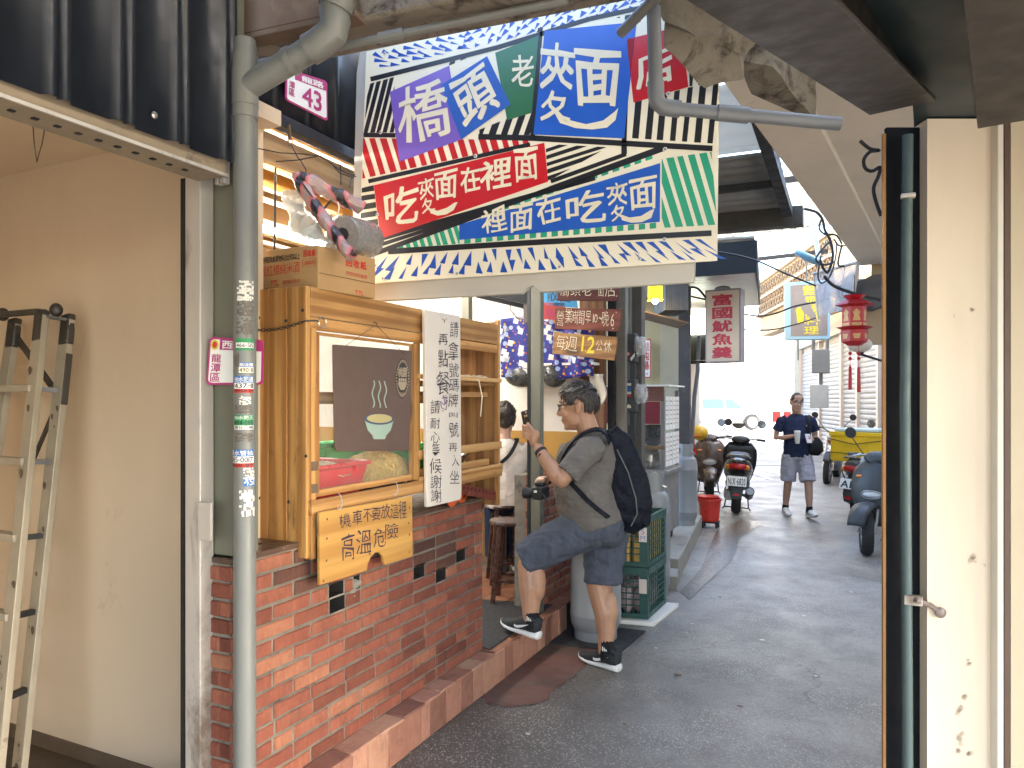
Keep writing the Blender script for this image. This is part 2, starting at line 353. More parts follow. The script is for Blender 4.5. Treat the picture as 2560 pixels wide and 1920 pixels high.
# ------------------------------------------------------------------ the ground
def asphalt():
    t = NT('asphalt'); v = t.coord()
    big = t.noise(.55, 5, .6, v, .5); med = t.noise(3.2, 6, .7, v, .3)
    c = t.ramp(big, [(.3, (.15, .136, .112)), (.5, (.26, .245, .22)), (.72, (.35, .338, .315))])
    c = t.mix(t.ramp(med, [(.35, (.55,)*3), (.6, (0, 0, 0))]), c, (.07, .064, .055))
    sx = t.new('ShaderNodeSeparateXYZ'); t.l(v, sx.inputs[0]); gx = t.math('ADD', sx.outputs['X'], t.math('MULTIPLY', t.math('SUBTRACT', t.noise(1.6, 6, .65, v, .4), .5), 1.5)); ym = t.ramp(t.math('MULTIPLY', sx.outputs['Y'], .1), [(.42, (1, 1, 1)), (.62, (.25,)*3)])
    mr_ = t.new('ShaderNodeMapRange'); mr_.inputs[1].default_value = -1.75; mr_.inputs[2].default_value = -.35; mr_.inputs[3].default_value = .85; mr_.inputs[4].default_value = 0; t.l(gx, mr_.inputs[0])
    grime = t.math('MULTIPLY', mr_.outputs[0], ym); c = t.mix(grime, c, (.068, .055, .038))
    fine = t.noise(42, 5, .75, v); c = t.mix(t.ramp(fine, [(.30, (.55,)*3), (.5, (0, 0, 0))]), c, (.05, .045, .038))
    vo = t.new('ShaderNodeTexVoronoi'); vo.inputs['Scale'].default_value = 105; t.l(v, vo.inputs['Vector'])
    wn_ = t.new('ShaderNodeTexWhiteNoise'); t.l(vo.outputs['Position'], wn_.inputs['Vector'])
    sp = t.math('MULTIPLY', t.ramp(wn_.outputs['Value'], [(.45, (0, 0, 0)), (.85, (1, 1, 1))]), t.ramp(vo.outputs['Distance'], [(.3, (1, 1, 1)), (.5, (0, 0, 0))]))
    patch = t.ramp(t.noise(1.1, 5, .65, v, .3), [(.36, (.10,)*3), (.6, (1.0,)*3)])
    c = t.mix(t.math('MULTIPLY', sp, patch), c, (.48, .47, .45))
    v2 = t.new('ShaderNodeTexVoronoi'); v2.inputs['Scale'].default_value = 9; t.l(v, v2.inputs['Vector'])
    w2 = t.new('ShaderNodeTexWhiteNoise'); t.l(v2.outputs['Position'], w2.inputs['Vector'])
    gum = t.math('MULTIPLY', t.ramp(w2.outputs['Value'], [(.93, (0, 0, 0)), (.94, (1, 1, 1))]), t.ramp(v2.outputs['Distance'], [(.10, (1, 1, 1)), (.14, (0, 0, 0))]))
    c = t.mix(t.math('MULTIPLY', gum, .6), c, (.32, .31, .29))
    # cracks
    ck = t.new('ShaderNodeTexVoronoi', feature='DISTANCE_TO_EDGE'); ck.inputs['Scale'].default_value = .55
    ad = t.new('ShaderNodeVectorMath', operation='ADD'); nn = t.new('ShaderNodeTexNoise'); nn.inputs['Scale'].default_value = 2.6; nn.inputs['Detail'].default_value = 6; t.l(v, nn.inputs['Vector'])
    sc_ = t.new('ShaderNodeVectorMath', operation='SCALE'); sc_.inputs['Scale'].default_value = .9; t.l(nn.outputs['Color'], sc_.inputs[0]); t.l(v, ad.inputs[0]); t.l(sc_.outputs[0], ad.inputs[1]); t.l(ad.outputs[0], ck.inputs['Vector'])
    crk = t.ramp(ck.outputs['Distance'], [(.0, (1, 1, 1)), (.008, (0, 0, 0))]); crk = t.math('MULTIPLY', crk, t.ramp(t.noise(.8, 3, .5, v), [(.48, (0, 0, 0)), (.6, (.8,)*3)]))
    c = t.mix(crk, c, (.02, .018, .016))
    r = t.ramp(t.noise(2.2, 5, .6, v), [(.3, (.30,)*3), (.7, (.55,)*3)])
    nr = t.bump(t.noise(150, 4, .7, v), .8, .004); nr = t.bump(sp, .5, .003, nr)
    return t.out(c, r, 0, nr, Specular_IOR_Level=.75)
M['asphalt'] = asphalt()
def gz(y): return .26*max(0, min(1, (y-13)/15))
g = MB(); ys = [-60, -20, -6, -2, 0, 2, 4, 6, 8, 10, 11.5, 13, 15, 17, 19, 21, 23, 25, 28, 32, 40, 60, 120, 300]; xs = [-300, -60, -20, -8, -4, -2, 0, 2, 6, 20, 60, 300]
g.add([(x, y, gz(y)) for y in ys for x in xs], [(j*len(xs)+i, j*len(xs)+i+1, (j+1)*len(xs)+i+1, (j+1)*len(xs)+i) for j in range(len(ys)-1) for i in range(len(xs)-1)])
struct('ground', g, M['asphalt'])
def flat(name, pts, mat, z=.004, **k):
    return struct(name, MB().poly([Vector((p[0], p[1], z)) for p in pts]), mat, **k)
patch_red = pbr('worn_red_floor_paint', (.13, .058, .042), .7, .3, 5, .4, 60, .003, dirt=(.075, .06, .048), dscale=3, damt=.5)
pp = [on_z(*p) for p in ((1203, 1742), (1300, 1668), (1405, 1582), (1470, 1598), (1490, 1625), (1440, 1690), (1400, 1712), (1375, 1745), (1330, 1765), (1270, 1770), (1215, 1760))]
pr_ = []
for i in range(len(pp)):
    a, b = pp[i], pp[(i+1) % len(pp)]
    for k in range(9): q = a.lerp(b, k/9); am = .0 if i in (0, 1) else .03; pr_.append(q+Vector((noise.noise(q*9), noise.noise(q*9+Vector((5, 5, 0))), 0))*am+Vector((noise.noise(q*30), noise.noise(q*30+Vector((5, 5, 0))), 0))*am*.4)
flat('painted_patch', pr_, patch_red)
# wet gutter stain beside the kerb
gut = pbr('damp_gutter_grime', (.10, .075, .05), .35, .4, 9, .3, 60, dirt=(.30, .30, .30), dscale=12, damt=.6)
flat('gutter_stain', [on_z(*p) for p in ((1700, 1480), (1752, 1425), (1790, 1330), (1850, 1300), (1905, 1310), (1850, 1345), (1830, 1400), (1760, 1465), (1725, 1500))], gut, .005)
rr = random.Random(77); LIT = pbr('pale_litter', (.62, .60, .55), .7, .2, 20, .1); LEAF = pbr('dry_leaf_litter', (.20, .13, .07), .8, .3, 20, .2)
for k, (px, py) in enumerate(((1695, 1686), (1730, 1560), (1716, 1582), (1800, 1492), (1640, 1620), (2010, 1540), (1560, 1810), (1320, 1835), (1905, 1600), (1850, 1765), (2040, 1690), (2128, 1480))):
    c0 = on_z(px, py, .006); q_ = rr.uniform(.010, .022); a0 = rr.uniform(0, 6)
    tag(obj('litter_scrap', MB().prism([c0+Vector((q_*math.cos(a0+t_)*(1+.4*math.sin(2*t_)), q_*.7*math.sin(a0+t_), .002*math.sin(3*t_))) for t_ in [2*PI*i/7 for i in range(7)]], (0, 0, .0015)), LIT if k % 3 else LEAF), 'small flattened litter scrap on the asphalt', 'litter', 'litter scraps on the alley floor')
line = pbr('white_road_paint', (.75, .75, .73), .6, .1, 8, .1)
for q in (((1872, 1163), (1960, 1163), (1960, 1160), (1872, 1159.5)), ((1873, 1176), (1935, 1198), (1926, 1200), (1868, 1180)), ((1880, 1150), (2000, 1153), (2000, 1151), (1882, 1148.5)), ((1900, 1172), (1955, 1186), (1950, 1188), (1896, 1174))):
    P = []
    for p in q:
        a = on_z(*p, 0);
        for _ in range(12): a = on_z(*p, gz(a.y)+.006)
        P.append(a)
    struct('road_marking', MB().poly(P), line)
# ------------------------------------------------------------------ shop on the near side: room, partition, fascia, posts
room = thing('empty_shop_room', 'empty shop room with bare cream plaster wall behind the stepladder', 'room', (-3, 1, 0))
obj('partition_wall', MB().box(-4.6, -2.155, 2.11, 2.2, .075, 2.70), M['cream'], room, world=True)
obj('baseboard', MB().box(-4.6, -2.155, 2.10, 2.2, 0, .075), pbr('brown_baseboard', (.10, .07, .045), .6, .2, 5), room, world=True)
obj('side_wall', MB().box(-4.7, -4.6, -3, 2.2, 0, 2.8), M['cream'], room, world=True)
obj('ceiling', MB().box(-4.6, -2.062, -3, 2.2, 2.70, 2.76), M['cream'], room, world=True); obj('rear_wall', MB().box(-4.7, -1.95, -1.9, -1.8, 0, 2.699), M['cream'], room, world=True)
obj('room_floor', MB().box(-4.6, -2.16, -3, 2.11, .0, .012), pbr('dark_room_floor', (.07, .05, .035), .6, .3, 4), room, world=True)
fas = thing('corrugated_fascia', 'dark navy corrugated steel fascia above the shutter opening', 'fascia', (-1.9, .6, 2.4))
m = MB(); y = -1.6; k = 0; prof = []
while y < 1.80:
    prof += [(0, y), (0, y+.105), (.022, y+.12), (.022, y+.137), (.006, y+.147), (.022, y+.157), (.022, y+.172)]; y += .19
prof = [(a, b) for a, b in prof if b < 1.81] + [(0, 1.81)]
n = len(prof)
vs = [(-1.905+a, b, 2.385+.028*(b+1.6)/3.4) for a, b in prof]+[(-1.905+a, b, 3.6) for a, b in prof]
m.add(vs, [(i, i+1, n+i+1, n+i) for i in range(n-1)])
obj('corrugated_sheet', m, M['navy_steel'], fas, world=True, smooth=20, solid=.003)
m = MB()
for yy in (.99, 1.37, 1.50, 1.75): m.lathe([(.011, 0), (.011, .004), (.006, .009)], (-1.902, yy, 2.47), 8, (1, 0, 0))
obj('screw_head', m, M['brass'], fas, world=True)
obj('soffit', MB().box(-2.06, -1.925, -3, 1.80, 2.375, 2.70), pbr('grimy_soffit', (.24, .19, .13), .8, .2, 6, .2, dirt=(.10, .07, .05), dscale=5, damt=.58), fas, world=True)
m = MB()
for i in range(44): m.box(-2.0, -1.985, -.9+i*.06, -.885+i*.06, 2.371, 2.3745)
obj('slot', m, M['near_black'], fas, world=True); obj('edge_strip', MB().box(-1.924, -1.916, -3, 1.80, 2.370, 2.380), M['alu'], fas, world=True)
t_ = thing('hanging_wire', 'thin rusty wire loop dangling from the soffit above the ladder', 'wire', at_d(90, 310, 2.3))
p0, p1, p2 = at_d(82, 300, 2.3), at_d(92, 405, 2.3), at_d(112, 318, 2.3)
obj('loop', MB().tube([p0, p0.lerp(p1, .5)+Vector((-.004, 0, 0)), p1, p1.lerp(p2, .5)+Vector((.006, 0, 0)), p2], .0022, 5), M['rust'], t_, world=True)
obj('knot', MB().tube([at_d(78, 305, 2.3), at_d(98, 310, 2.29), at_d(126, 306, 2.3)], .006, 6), M['rust'], t_, world=True)
tag(obj('steel_channel', MB().box(-2.0, -1.985, 1.815, 1.83, 2.36, 3.2).box(-1.975, -1.955, 1.815, 1.83, 2.36, 3.2).box(-2.0, -1.955, 1.83, 1.84, 2.36, 3.2), M['alu'], bevel=.002), 'narrow galvanised steel channel ending beside the downpipe', 'channel')
al = thing('shutter_guide_post', 'worn white aluminium shutter guide post beside the cream wall', 'post', (-2.09, 1.83, 0))
obj('guide_face', MB().box(-2.126, -2.052, 1.80, 1.86, .0, 2.40), M['alu'], al, world=True, bevel=.004)
obj('guide_slot', MB().box(-2.162, -2.1265, 1.812, 2.0, .0, 2.40), M['near_black'], al, world=True)
obj('foot_plate', MB().box(-2.052, -1.99, 1.79, 1.80, 1.14, 1.27), M['alu'], al, world=True, bevel=.002)
gc = thing('green_steel_column', 'dull green steel column standing on the brick pier end', 'column', (-2.02, 1.9, 1.07))
obj('shaft', MB().box(-2.07, -1.962, 1.865, 1.98, 1.075, 3.3), M['green_steel'], gc, world=True, bevel=.004)
obj('side_strip', MB().box(-2.135, -2.071, 1.90, 1.98, 0, 3.3), M['green_steel'], gc, world=True, bevel=.003)
m = MB()
for i in range(26): m.sph((-2.083, 1.899, .3+i*.09), (.006, .004, .006), 6, 4)
obj('rivet', m, M['green_steel'], gc, world=True)
# ------------------------------------------------------------------ folded stepladder
lad = thing('stepladder', 'paint spattered aluminium stepladder folded against the cream wall', 'ladder', (-2.9, 1.8, 0))
LAL = pbr('spattered_aluminium', (.31, .275, .21), .5, .15, 5, .12, 60, metal=.25, dirt=(.14, .10, .065), dscale=6, damt=.6); LBK = pbr('spattered_black_plastic', (.03, .026, .022), .55, .3, 10, .2, dirt=(.35, .30, .22), dscale=14, damt=.66)
tA, bA, tB, bB = at_d(104, 790, 3.08), at_d(-24, 2084, 2.72), at_d(170, 800, 3.12), at_d(37, 2034, 2.85)
lx = Vector((-.42, 0, 0)); ly_ = Vector((0, 1, 0))
for a, b in ((tA, bA), (tB, bB), (tA+lx*.86, bA+lx*1.15), (tB+lx*.9, bB+lx*1.15)): obj('stile', MB().bar(a, b, .064, .028, ly_), LAL, lad, world=True, bevel=.003)
for k in range(6):
    f_ = .155+.152*k; a = tA.lerp(bA, f_); b = (tA+lx*.86).lerp(bA+lx*1.15, f_); obj('rung', MB().bar(a, b, .05, .03, (0, 0, 1)), LAL, lad, world=True, bevel=.003)
    a2 = tB.lerp(bB, f_); obj('spacer', MB().bar(a.lerp(a2, .25), a.lerp(a2, .95), .03, .02, (0, 0, 1)), M['black'], lad, world=True)
a, b = tB.lerp(bB, .15), (tB+lx*.9).lerp(bB+lx*1.15, .32); obj('rear_brace', MB().bar(tB.lerp(bB, .16)+lx*.05, (tB+lx*.9).lerp(bB+lx*1.15, .02), .03, .008, ly_).bar(tB.lerp(bB, .17), tB.lerp(bB, .30)+lx*.3, .02, .008, ly_), LBK, lad, world=True)
for p in (tA, tB, tA+lx*.86, tB+lx*.9): obj('end_cap', MB().bar(p+(bA-tA)*-.012, p+(bA-tA)*.055, .062, .034, ly_), LBK, lad, world=True, bevel=.008)
c0 = tA.lerp(tB, .55)+Vector((0, 0, .035)); [obj('hinge_knob', MB().sph(q_, (.026, .026, .03), 14, 10), LBK, lad, world=True, smooth=60) for q_ in (c0, c0+lx*.9)]; obj('hinge_bar', MB().bar(tA+Vector((0, 0, .0)), tB, .05, .012, (0, 0, 1)).bar(tA+lx*.9+Vector((0, 0, .02)), tA+Vector((0, 0, .02)), .04, .02, (0, 0, 1)), LBK, lad, world=True)
a, b = tB.lerp(bB, .075)+Vector((.025, 0, 0)), tB.lerp(bB, .185)+Vector((.025, 0, 0)); obj('tape_patch', MB().bar(a, b, .028, .026, ly_), LBK, lad, world=True, bevel=.002)
pm = MB(); rr = random.Random(31)
for k in range(26):
    f_ = rr.random(); base = tA.lerp(bA, f_) if k % 2 else tB.lerp(bB, f_); c0 = base+Vector((rr.uniform(-.02, .02), -.0155, 0)); s_ = rr.uniform(.003, .012); pm.poly([c0+Vector((s_*math.cos(t_)*(1+.3*math.sin(3*t_)), -.001, s_*1.6*math.sin(t_))) for t_ in [2*PI*q/8 for q in range(8)]])
obj('paint_splash', pm, pbr('dark_paint_splash', (.09, .06, .04), .7, .4, 30, 0), lad, world=True)
# ------------------------------------------------------------------ downpipe with its branch and stickers
dp = thing('downpipe', 'grey PVC downpipe covered with peeling stickers', 'pipe', (-1.868, 1.823, 0))
PX, PY = at_d(612, 1000, 2.45).xy; PR = .037
obj('pipe', MB().tube([(PX, PY, 0), (PX, PY, 1), (PX, PY, 2), (PX, PY, 2.83)], PR, 20), M['pvc'], dp, world=True)
T0 = Vector((PX, PY, on_pl(600, 225, (PX, PY, 0), (0, 1, 0)).z)); T1 = at_d(815, 100, 2.36); T2 = at_d(852, -30, 2.34)
T1b = T1 + Vector((.02, 0, .0))
obj('branch', MB().tube([T0, T0.lerp(T1, .5), T0.lerp(T1, .86)], .041, 20), M['pvc'], dp, world=True)
el = [T0.lerp(T1, .8), T0.lerp(T1, .92), T1 + Vector((.03, 0, .02)), T1.lerp(T2, .3)+Vector((.02, 0, .01)), T2.lerp(T1, .45), T2]
obj('elbow', MB().tube(el, .049, 20), M['pvc'], dp, world=True)
obj('collar', MB().tube([T0.lerp(T1, .55), T0.lerp(T1, .62)], .046, 20), M['pvc'], dp, world=True); obj('tee', MB().tube([T0-Vector((0, 0, .10)), T0-Vector((0, 0, .061)), T0-Vector((0, 0, .06)), T0+Vector((0, 0, .06)), T0+Vector((0, 0, .061)), T0+Vector((0, 0, .11))], [.042, .042, .0445, .0445, .042, .042], 20), M['pvc'], dp, world=True)
obj('upper_collar', MB().tube([T2.lerp(T1, .40), T2.lerp(T1, .18)], .055, 20), M['pvc'], dp, world=True)
obj('clamp_bolt', MB().lathe([(.012, 0), (.012, .01), (.006, .012)], T2.lerp(T1, .3)+Vector((0, -.054, 0)), 10, (0, -1, 0)), M['brass'], dp, world=True)
def ink(name, c, rough=.6, **k): return pbr(name, c, rough, .08, 4, 0, rv=.1, **k)
INK = {'white': ink('white_print', (.72, .72, .68)), 'cream': ink('cream_paper_print', (.80, .74, .55)), 'black': ink('black_print', (.012, .012, .014)), 'red': ink('red_print', (.50, .03, .02)),
       'green': ink('green_print', (.02, .22, .08)), 'blue': ink('blue_print', (.02, .14, .42)), 'magenta': ink('magenta_print', (.36, .02, .14)), 'yellow': ink('yellow_print', (.80, .62, .03))}
def on_pipe(z, a, r): return Vector((PX+r*math.sin(a), PY-r*math.cos(a), z))   # a=0 faces -Y, positive towards +X
def stick(y0, y1, x0, x1):
    z1 = EYE+(HZ-y0)/FPX*2.42; z0 = EYE+(HZ-y1)/FPX*2.42
    f = lambda x: math.asin(max(-.99, min(.99, (x-612)/28.0)))+math.radians(18)
    return z0, z1, f(x0), f(x1)
def sticker(y0, y1, x0, x1, bands, label=None):
    z0, z1, a0, a1 = stick(y0, y1, x0, x1); par = None
    tot = sum(b[0] for b in bands); zz = z1
    for h, colr, txt, tcol in bands:
        zb = zz-(z1-z0)*h/tot
        mb = MB().grid(lambda u, v: on_pipe(zb+(zz-zb)*v, a0+(a1-a0)*u, PR+.0006), 8, 1)
        o = obj('sticker' if par is None else 'sticker_band', mb, INK[colr], dp if par is None else par, world=True)
        if par is None:
            par = o; o['label'] = label or 'phone number sticker on the pipe'
        if txt:
            tb = MB(); put_text(tb, txt, [(0, 1, 0), (1, 1, 0), (1, 0, 0), (0, 0, 0)], .012)
            tb.warp(lambda p: on_pipe(zb+(zz-zb)*(.12+.76*p.y), a0+(a1-a0)*(.03+.94*p.x), PR+.0012))
            obj('lettering', tb, INK[tcol], par, world=True)
        zz = zb
sticker(846, 876, 603, 639, [(1, 'green', None, 0), (1.2, 'white', '466-515', 'black'), (.6, 'green', None, 0)])
sticker(906, 932, 611, 639, [(1, 'blue', '高收購', 'white'), (1.2, 'cream', '490-8', 'black')])
sticker(940, 982, 597, 639, [(1.5, 'blue', '抽水肥通', 'white'), (1.4, 'white', '437-11', 'black'), (.9, 'red', '0958-19', 'black')])
sticker(1038, 1074, 597, 639, [(1, 'green', '抽水肥王', 'white'), (1.2, 'green', '494-080', 'black'), (.9, 'white', '清化二桶', 'black')])
sticker(1124, 1168, 586, 639, [(1.5, 'blue', '通水管抽', 'white'), (1.5, 'white', '485-0017', 'black'), (.9, 'red', '0928-89', 'black')])
sticker(1194, 1216, 622, 640, [(1, 'blue', '451', 'white')])
def scrap(y0, y1, x0, x1, col, seed):
    rr = random.Random(seed); z0, z1, a0, a1 = stick(y0, y1, x0, x1); mb = MB(); nu, nv = 7, 9
    for i in range(nu):
        for j in range(nv):
            if rr.random() < .3 + .35*abs(2*i/nu-1)*rr.random(): continue
            u0, u1, v0, v1 = i/nu, (i+1)/nu, j/nv, (j+1)/nv; q = [(u0, v0), (u1, v0), (u1, v1), (u0, v1)]
            mb.poly([on_pipe(z0+(z1-z0)*(v+rr.uniform(-.03, .03)), a0+(a1-a0)*(u+rr.uniform(-.03, .03)), PR+.0007) for u, v in q])
    obj('paper_scrap', mb, col, dp, world=True)
gr_dark = ink('old_glue_residue', (.10, .085, .065)); pap = ink('torn_white_paper', (.62, .60, .54))
for i, a in enumerate(((702, 752, 606, 639, pap), (752, 790, 606, 639, gr_dark), (795, 835, 604, 638, gr_dark), (882, 916, 598, 612, gr_dark), (1012, 1034, 600, 637, gr_dark), (990, 1012, 612, 636, pap), (1082, 1104, 600, 638, gr_dark), (1170, 1200, 622, 640, pap), (1225, 1290, 612, 640, pap))): scrap(*a, i)
# pink house number plates
def plate(name, label, quad, n, texts, group):
    """rounded plate on a plane; texts in plate coordinates"""
    f = quadmap(quad); n = Vector(n).normalized(); r = .08; pts = []
    for cx, cy, a0 in ((1-r, 1-r, 0), (r, 1-r, 90), (r, r, 180), (1-r, r, 270)):
        for k in range(5): a = math.radians(a0+k*22.5); pts.append((cx+r*math.cos(a), cy+r*math.sin(a)))
    bow = lambda u, v: f(u+.06*(v-.5)**2*4*(0 if u < .5 else 0), v)
    t = thing(name, label, 'house number plate', f(.5, 0), 0, group)
    obj('plate', MB().prism([bow(*p) for p in pts], -n*.004), INK['magenta'], t, world=True)
    ins = [((x-.5)*.93+.5, (y-.5)*.91+.5) for x, y in pts]; obj('face', MB().poly([bow(*p)+n*.001 for p in ins]), INK['white'], t, world=True)
    obj('header', MB().poly([f(u, v)+n*.0018 for u, v in ((.2, .74), (.97, .74), (.97, .93), (.9, .955), (.2, .955))]), INK['magenta'], t, world=True)
    for s, q, c, vert in texts:
        mb = MB(); put_text(mb, s, [f(*q[0]), f(*q[1]), f(*q[2]), f(*q[3])], .012 if vert else .02, vertical=vert); mb.v = [p+n*.0026 for p in mb.v]
        obj('lettering', mb, INK[c], t, world=True)
    return t, f, n
D = 2.52; fw = Vector((-_s, _c, 0))
q = [at_d(524, 842, D), at_d(659, 850, D), at_d(657, 962, D), at_d(515, 962, D)]
t, f, n = plate('house_number_plate', 'pink bordered house number plate half hidden by the downpipe', q, -fw, [('西龍', ((.24, .93), (.62, .93), (.62, .77), (.24, .77)), 'white', False), ('龍潭區', ((.07, .66), (.24, .66), (.24, .06), (.07, .06)), 'magenta', True), ('43', ((.46, .64), (.85, .64), (.85, .12), (.46, .12)), 'magenta', False)], 'pink house number plates')
mb = MB(); mb.poly([f(.11+.075*math.cos(a), .84+.11*math.sin(a))+n*.002 for a in [k*PI/10 for k in range(20)]]); obj('emblem', mb, INK['yellow'], t, world=True)
mb = MB(); mb.poly([f(.11+.045*math.cos(a), .84+.07*math.sin(a))+n*.0026 for a in [k*PI/10 for k in range(20)]]); obj('emblem_heart', mb, INK['red'], t, world=True)
mb = MB()
for k in range(14):
    a = 2*PI*k/14; mb.poly([f(.11+r_*math.cos(a+da), .84+r_*1.45*math.sin(a+da))+n*.003 for r_, da in ((.052, -.12), (.068, -.08), (.068, .08), (.052, .12))])
obj('emblem_ring', mb, INK['green'], t, world=True)
X_ = -2.222
q = [on_x(715, 170, X_), on_x(818, 203, X_), on_x(820, 304, X_), on_x(713, 249, X_)]
plate('house_number_plate', 'pink bordered plate numbered 43 on the dark fascia under the slanting pipe', q, (1, 0, 0), [('龍路', ((.35, .93), (.9, .93), (.9, .77), (.35, .77)), 'white', False), ('潭區', ((.07, .66), (.2, .66), (.2, .2), (.07, .2)), 'magenta', True), ('43', ((.36, .64), (.85, .64), (.85, .14), (.36, .14)), 'magenta', False)], 'pink house number plates')
# ------------------------------------------------------------------ overhead near the stall
nsf = thing('stall_fascia', 'dark fascia panel over the noodle stall opening', 'fascia', (-1.97, 2.6, 2.7))
m = MB(); prof = []; y = 2.02
while y < 6.0: prof += [(0, y), (0, y+.12), (.012, y+.13), (.012, y+.15), (0, y+.16)]; y += .2
n = len(prof); m.add([(-2.25+a, b, 2.845) for a, b in prof]+[(-2.25+a, b, 3.7) for a, b in prof], [(i, i+1, n+i+1, n+i) for i in range(n-1)])
obj('fascia_sheet', m, M['navy_steel'], nsf, world=True, solid=.003)
obj('lower_edge', MB().box(-2.29, -2.233, 2.02, 6.0, 2.795, 2.845), M['black'], nsf, world=True, bevel=.003)
pl = wood('pale_plank', (.52, .40, .26), (.30, .20, .11), 1, .6, False, dirt=(.16, .10, .06))
obj('plank', MB().box(-2.36, -2.332, 2.05, 5.9, 2.66, 2.792), pl, nsf, world=True, bevel=.003)
bm_ = thing('concrete_beam', 'rust stained concrete beam crossing above the big painted sign', 'beam', (-1.4, 2.1, 2.9))
R = Matrix.Rotation(math.radians(5), 3, 'Z')
obj('beam', MB().obox((-1.25, 2.12, 3.1), (2.2, .2, .40), R), M['concrete'], bm_, world=True, bevel=.012)
obj('steel_flange', MB().obox((-1.82, 1.96, 2.905), (.62, .07, .02), R).obox((-1.82, 1.93, 3.05), (.62, .012, .27), R), M['rust'], bm_, world=True, bevel=.003)
cd = thing('conduit', 'thin grey conduit clipped along the underside of the concrete beam', 'conduit', (-1.4, 2.1, 2.85))
a, b = at_d(640, 160, 2.56), at_d(1420, 0, 2.32); c1, c2 = a.lerp(b, .42), a.lerp(b, .5)
obj('conduit', MB().tube([a, a.lerp(b, .5), b], .014, 10), M['pvc'], cd, world=True); obj('coupling', MB().tube([c1, c2], .02, 10), M['pvc'], cd, world=True)
rp = thing('drain_pipe', 'grey elbow pipe crossing in front of the red sign tile', 'pipe', at_d(1645, 260, 2.5))
A, B, C, Dd = at_d(1634, 20, 2.42), at_d(1640, 235, 2.42), at_d(1690, 272, 2.42), at_d(2100, 310, 2.42)
obj('riser', MB().tube([A, B], .024, 14), M['pvc_blue'], rp, world=True)
obj('elbow', MB().tube([at_d(1639, 205, 2.42), B, at_d(1643, 255, 2.42), at_d(1658, 268, 2.42), C, at_d(1700, 273, 2.42)], .028, 14), M['pvc_blue'], rp, world=True)
obj('run', MB().tube([C, Dd], .022, 14), M['pvc_blue'], rp, world=True); obj('coupling', MB().tube([C.lerp(Dd, .25), C.lerp(Dd, .44)], .027, 14), M['pvc_blue'], rp, world=True)
tag(obj('pipe_stub', MB().tube([at_d(1552, 82, 2.55), at_d(1625, 8, 2.4), at_d(1690, -60, 2.3)], .019, 12), M['pvc']), 'short open pipe stub slanting over the corner of the big sign', 'pipe')
# ------------------------------------------------------------------ brick counter: every brick an object
XB = -1.96; BH = .0500; PITCH = .0617; Z0 = .185; NC = 14; YA, YB = 1.85, 3.705; JT = .0120; BL = .196
ctr = thing('brick_counter', 'red brick stall counter with broken bricks under the wooden cabinet', 'counter', (XB, 2.8, 0))
bvar = {}
def brick_mesh(kind, i):
    """kind: size tuple (depth x, length y, height z); a chipped, slightly uneven block with a chamfered face"""
    k = (kind, i)
    if k in bvar: return bvar[k]
    dx, ly, hz = kind; rr = random.Random(hash(k) & 0xffff); mb = MB(); c = .004; pts = []
    nn = 3 if ly > .12 else 2
    outl = [(-ly/2+ly*a/nn, -hz/2) for a in range(nn)]+[(ly/2, -hz/2), (ly/2, 0)]+[(ly/2-ly*a/nn, hz/2) for a in range(nn)]+[(-ly/2, hz/2), (-ly/2, 0)]
    j = [(rr.uniform(-.0016, .0016), rr.uniform(-.0016, .0016)) for _ in outl]
    ring0 = [(-dx, y+a, z+b) for (y, z), (a, b) in zip(outl, j)]; ring1 = [(-.0045, y+a, z+b) for (y, z), (a, b) in zip(outl, j)]
    ring2 = [(rr.uniform(-.0005, .0012), (y+a)*(1-2*c/ly), (z+b)*(1-2*c/hz)) for (y, z), (a, b) in zip(outl, j)]
    N = len(outl); fs = []
    for r in (0, N):
        for q in range(N): l = (q+1) % N; fs.append((r+q, r+l, r+N+l, r+N+q))
    fs.append(tuple(range(2*N, 3*N)))
    mb.add(ring0+ring1+ring2, fs); bvar[k] = mb.mesh('brick', M['brick'], 25); return bvar[k]
holes = [(1053, 1428, 40), (1101, 1446, 34), (1150, 1386, 36), (859, 1494, 52), (862, 1470, 40), (884, 1462, 36)]
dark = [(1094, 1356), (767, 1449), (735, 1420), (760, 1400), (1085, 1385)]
def proj(p):
    d = Vector(p)-Vector((0, 0, EYE)); dep = d.x*-_s+d.y*_c; u = d.x*_c+d.y*_s; return 1280+FPX*u/dep, HZ-FPX*d.z/dep
mort = MB(); pocket = MB(); pockets = []; rr = random.Random(3)
soot_brick = brickmat('smoke_blackened_brick', [(.05, .022, .016), (.09, .035, .022), (.14, .06, .04)])
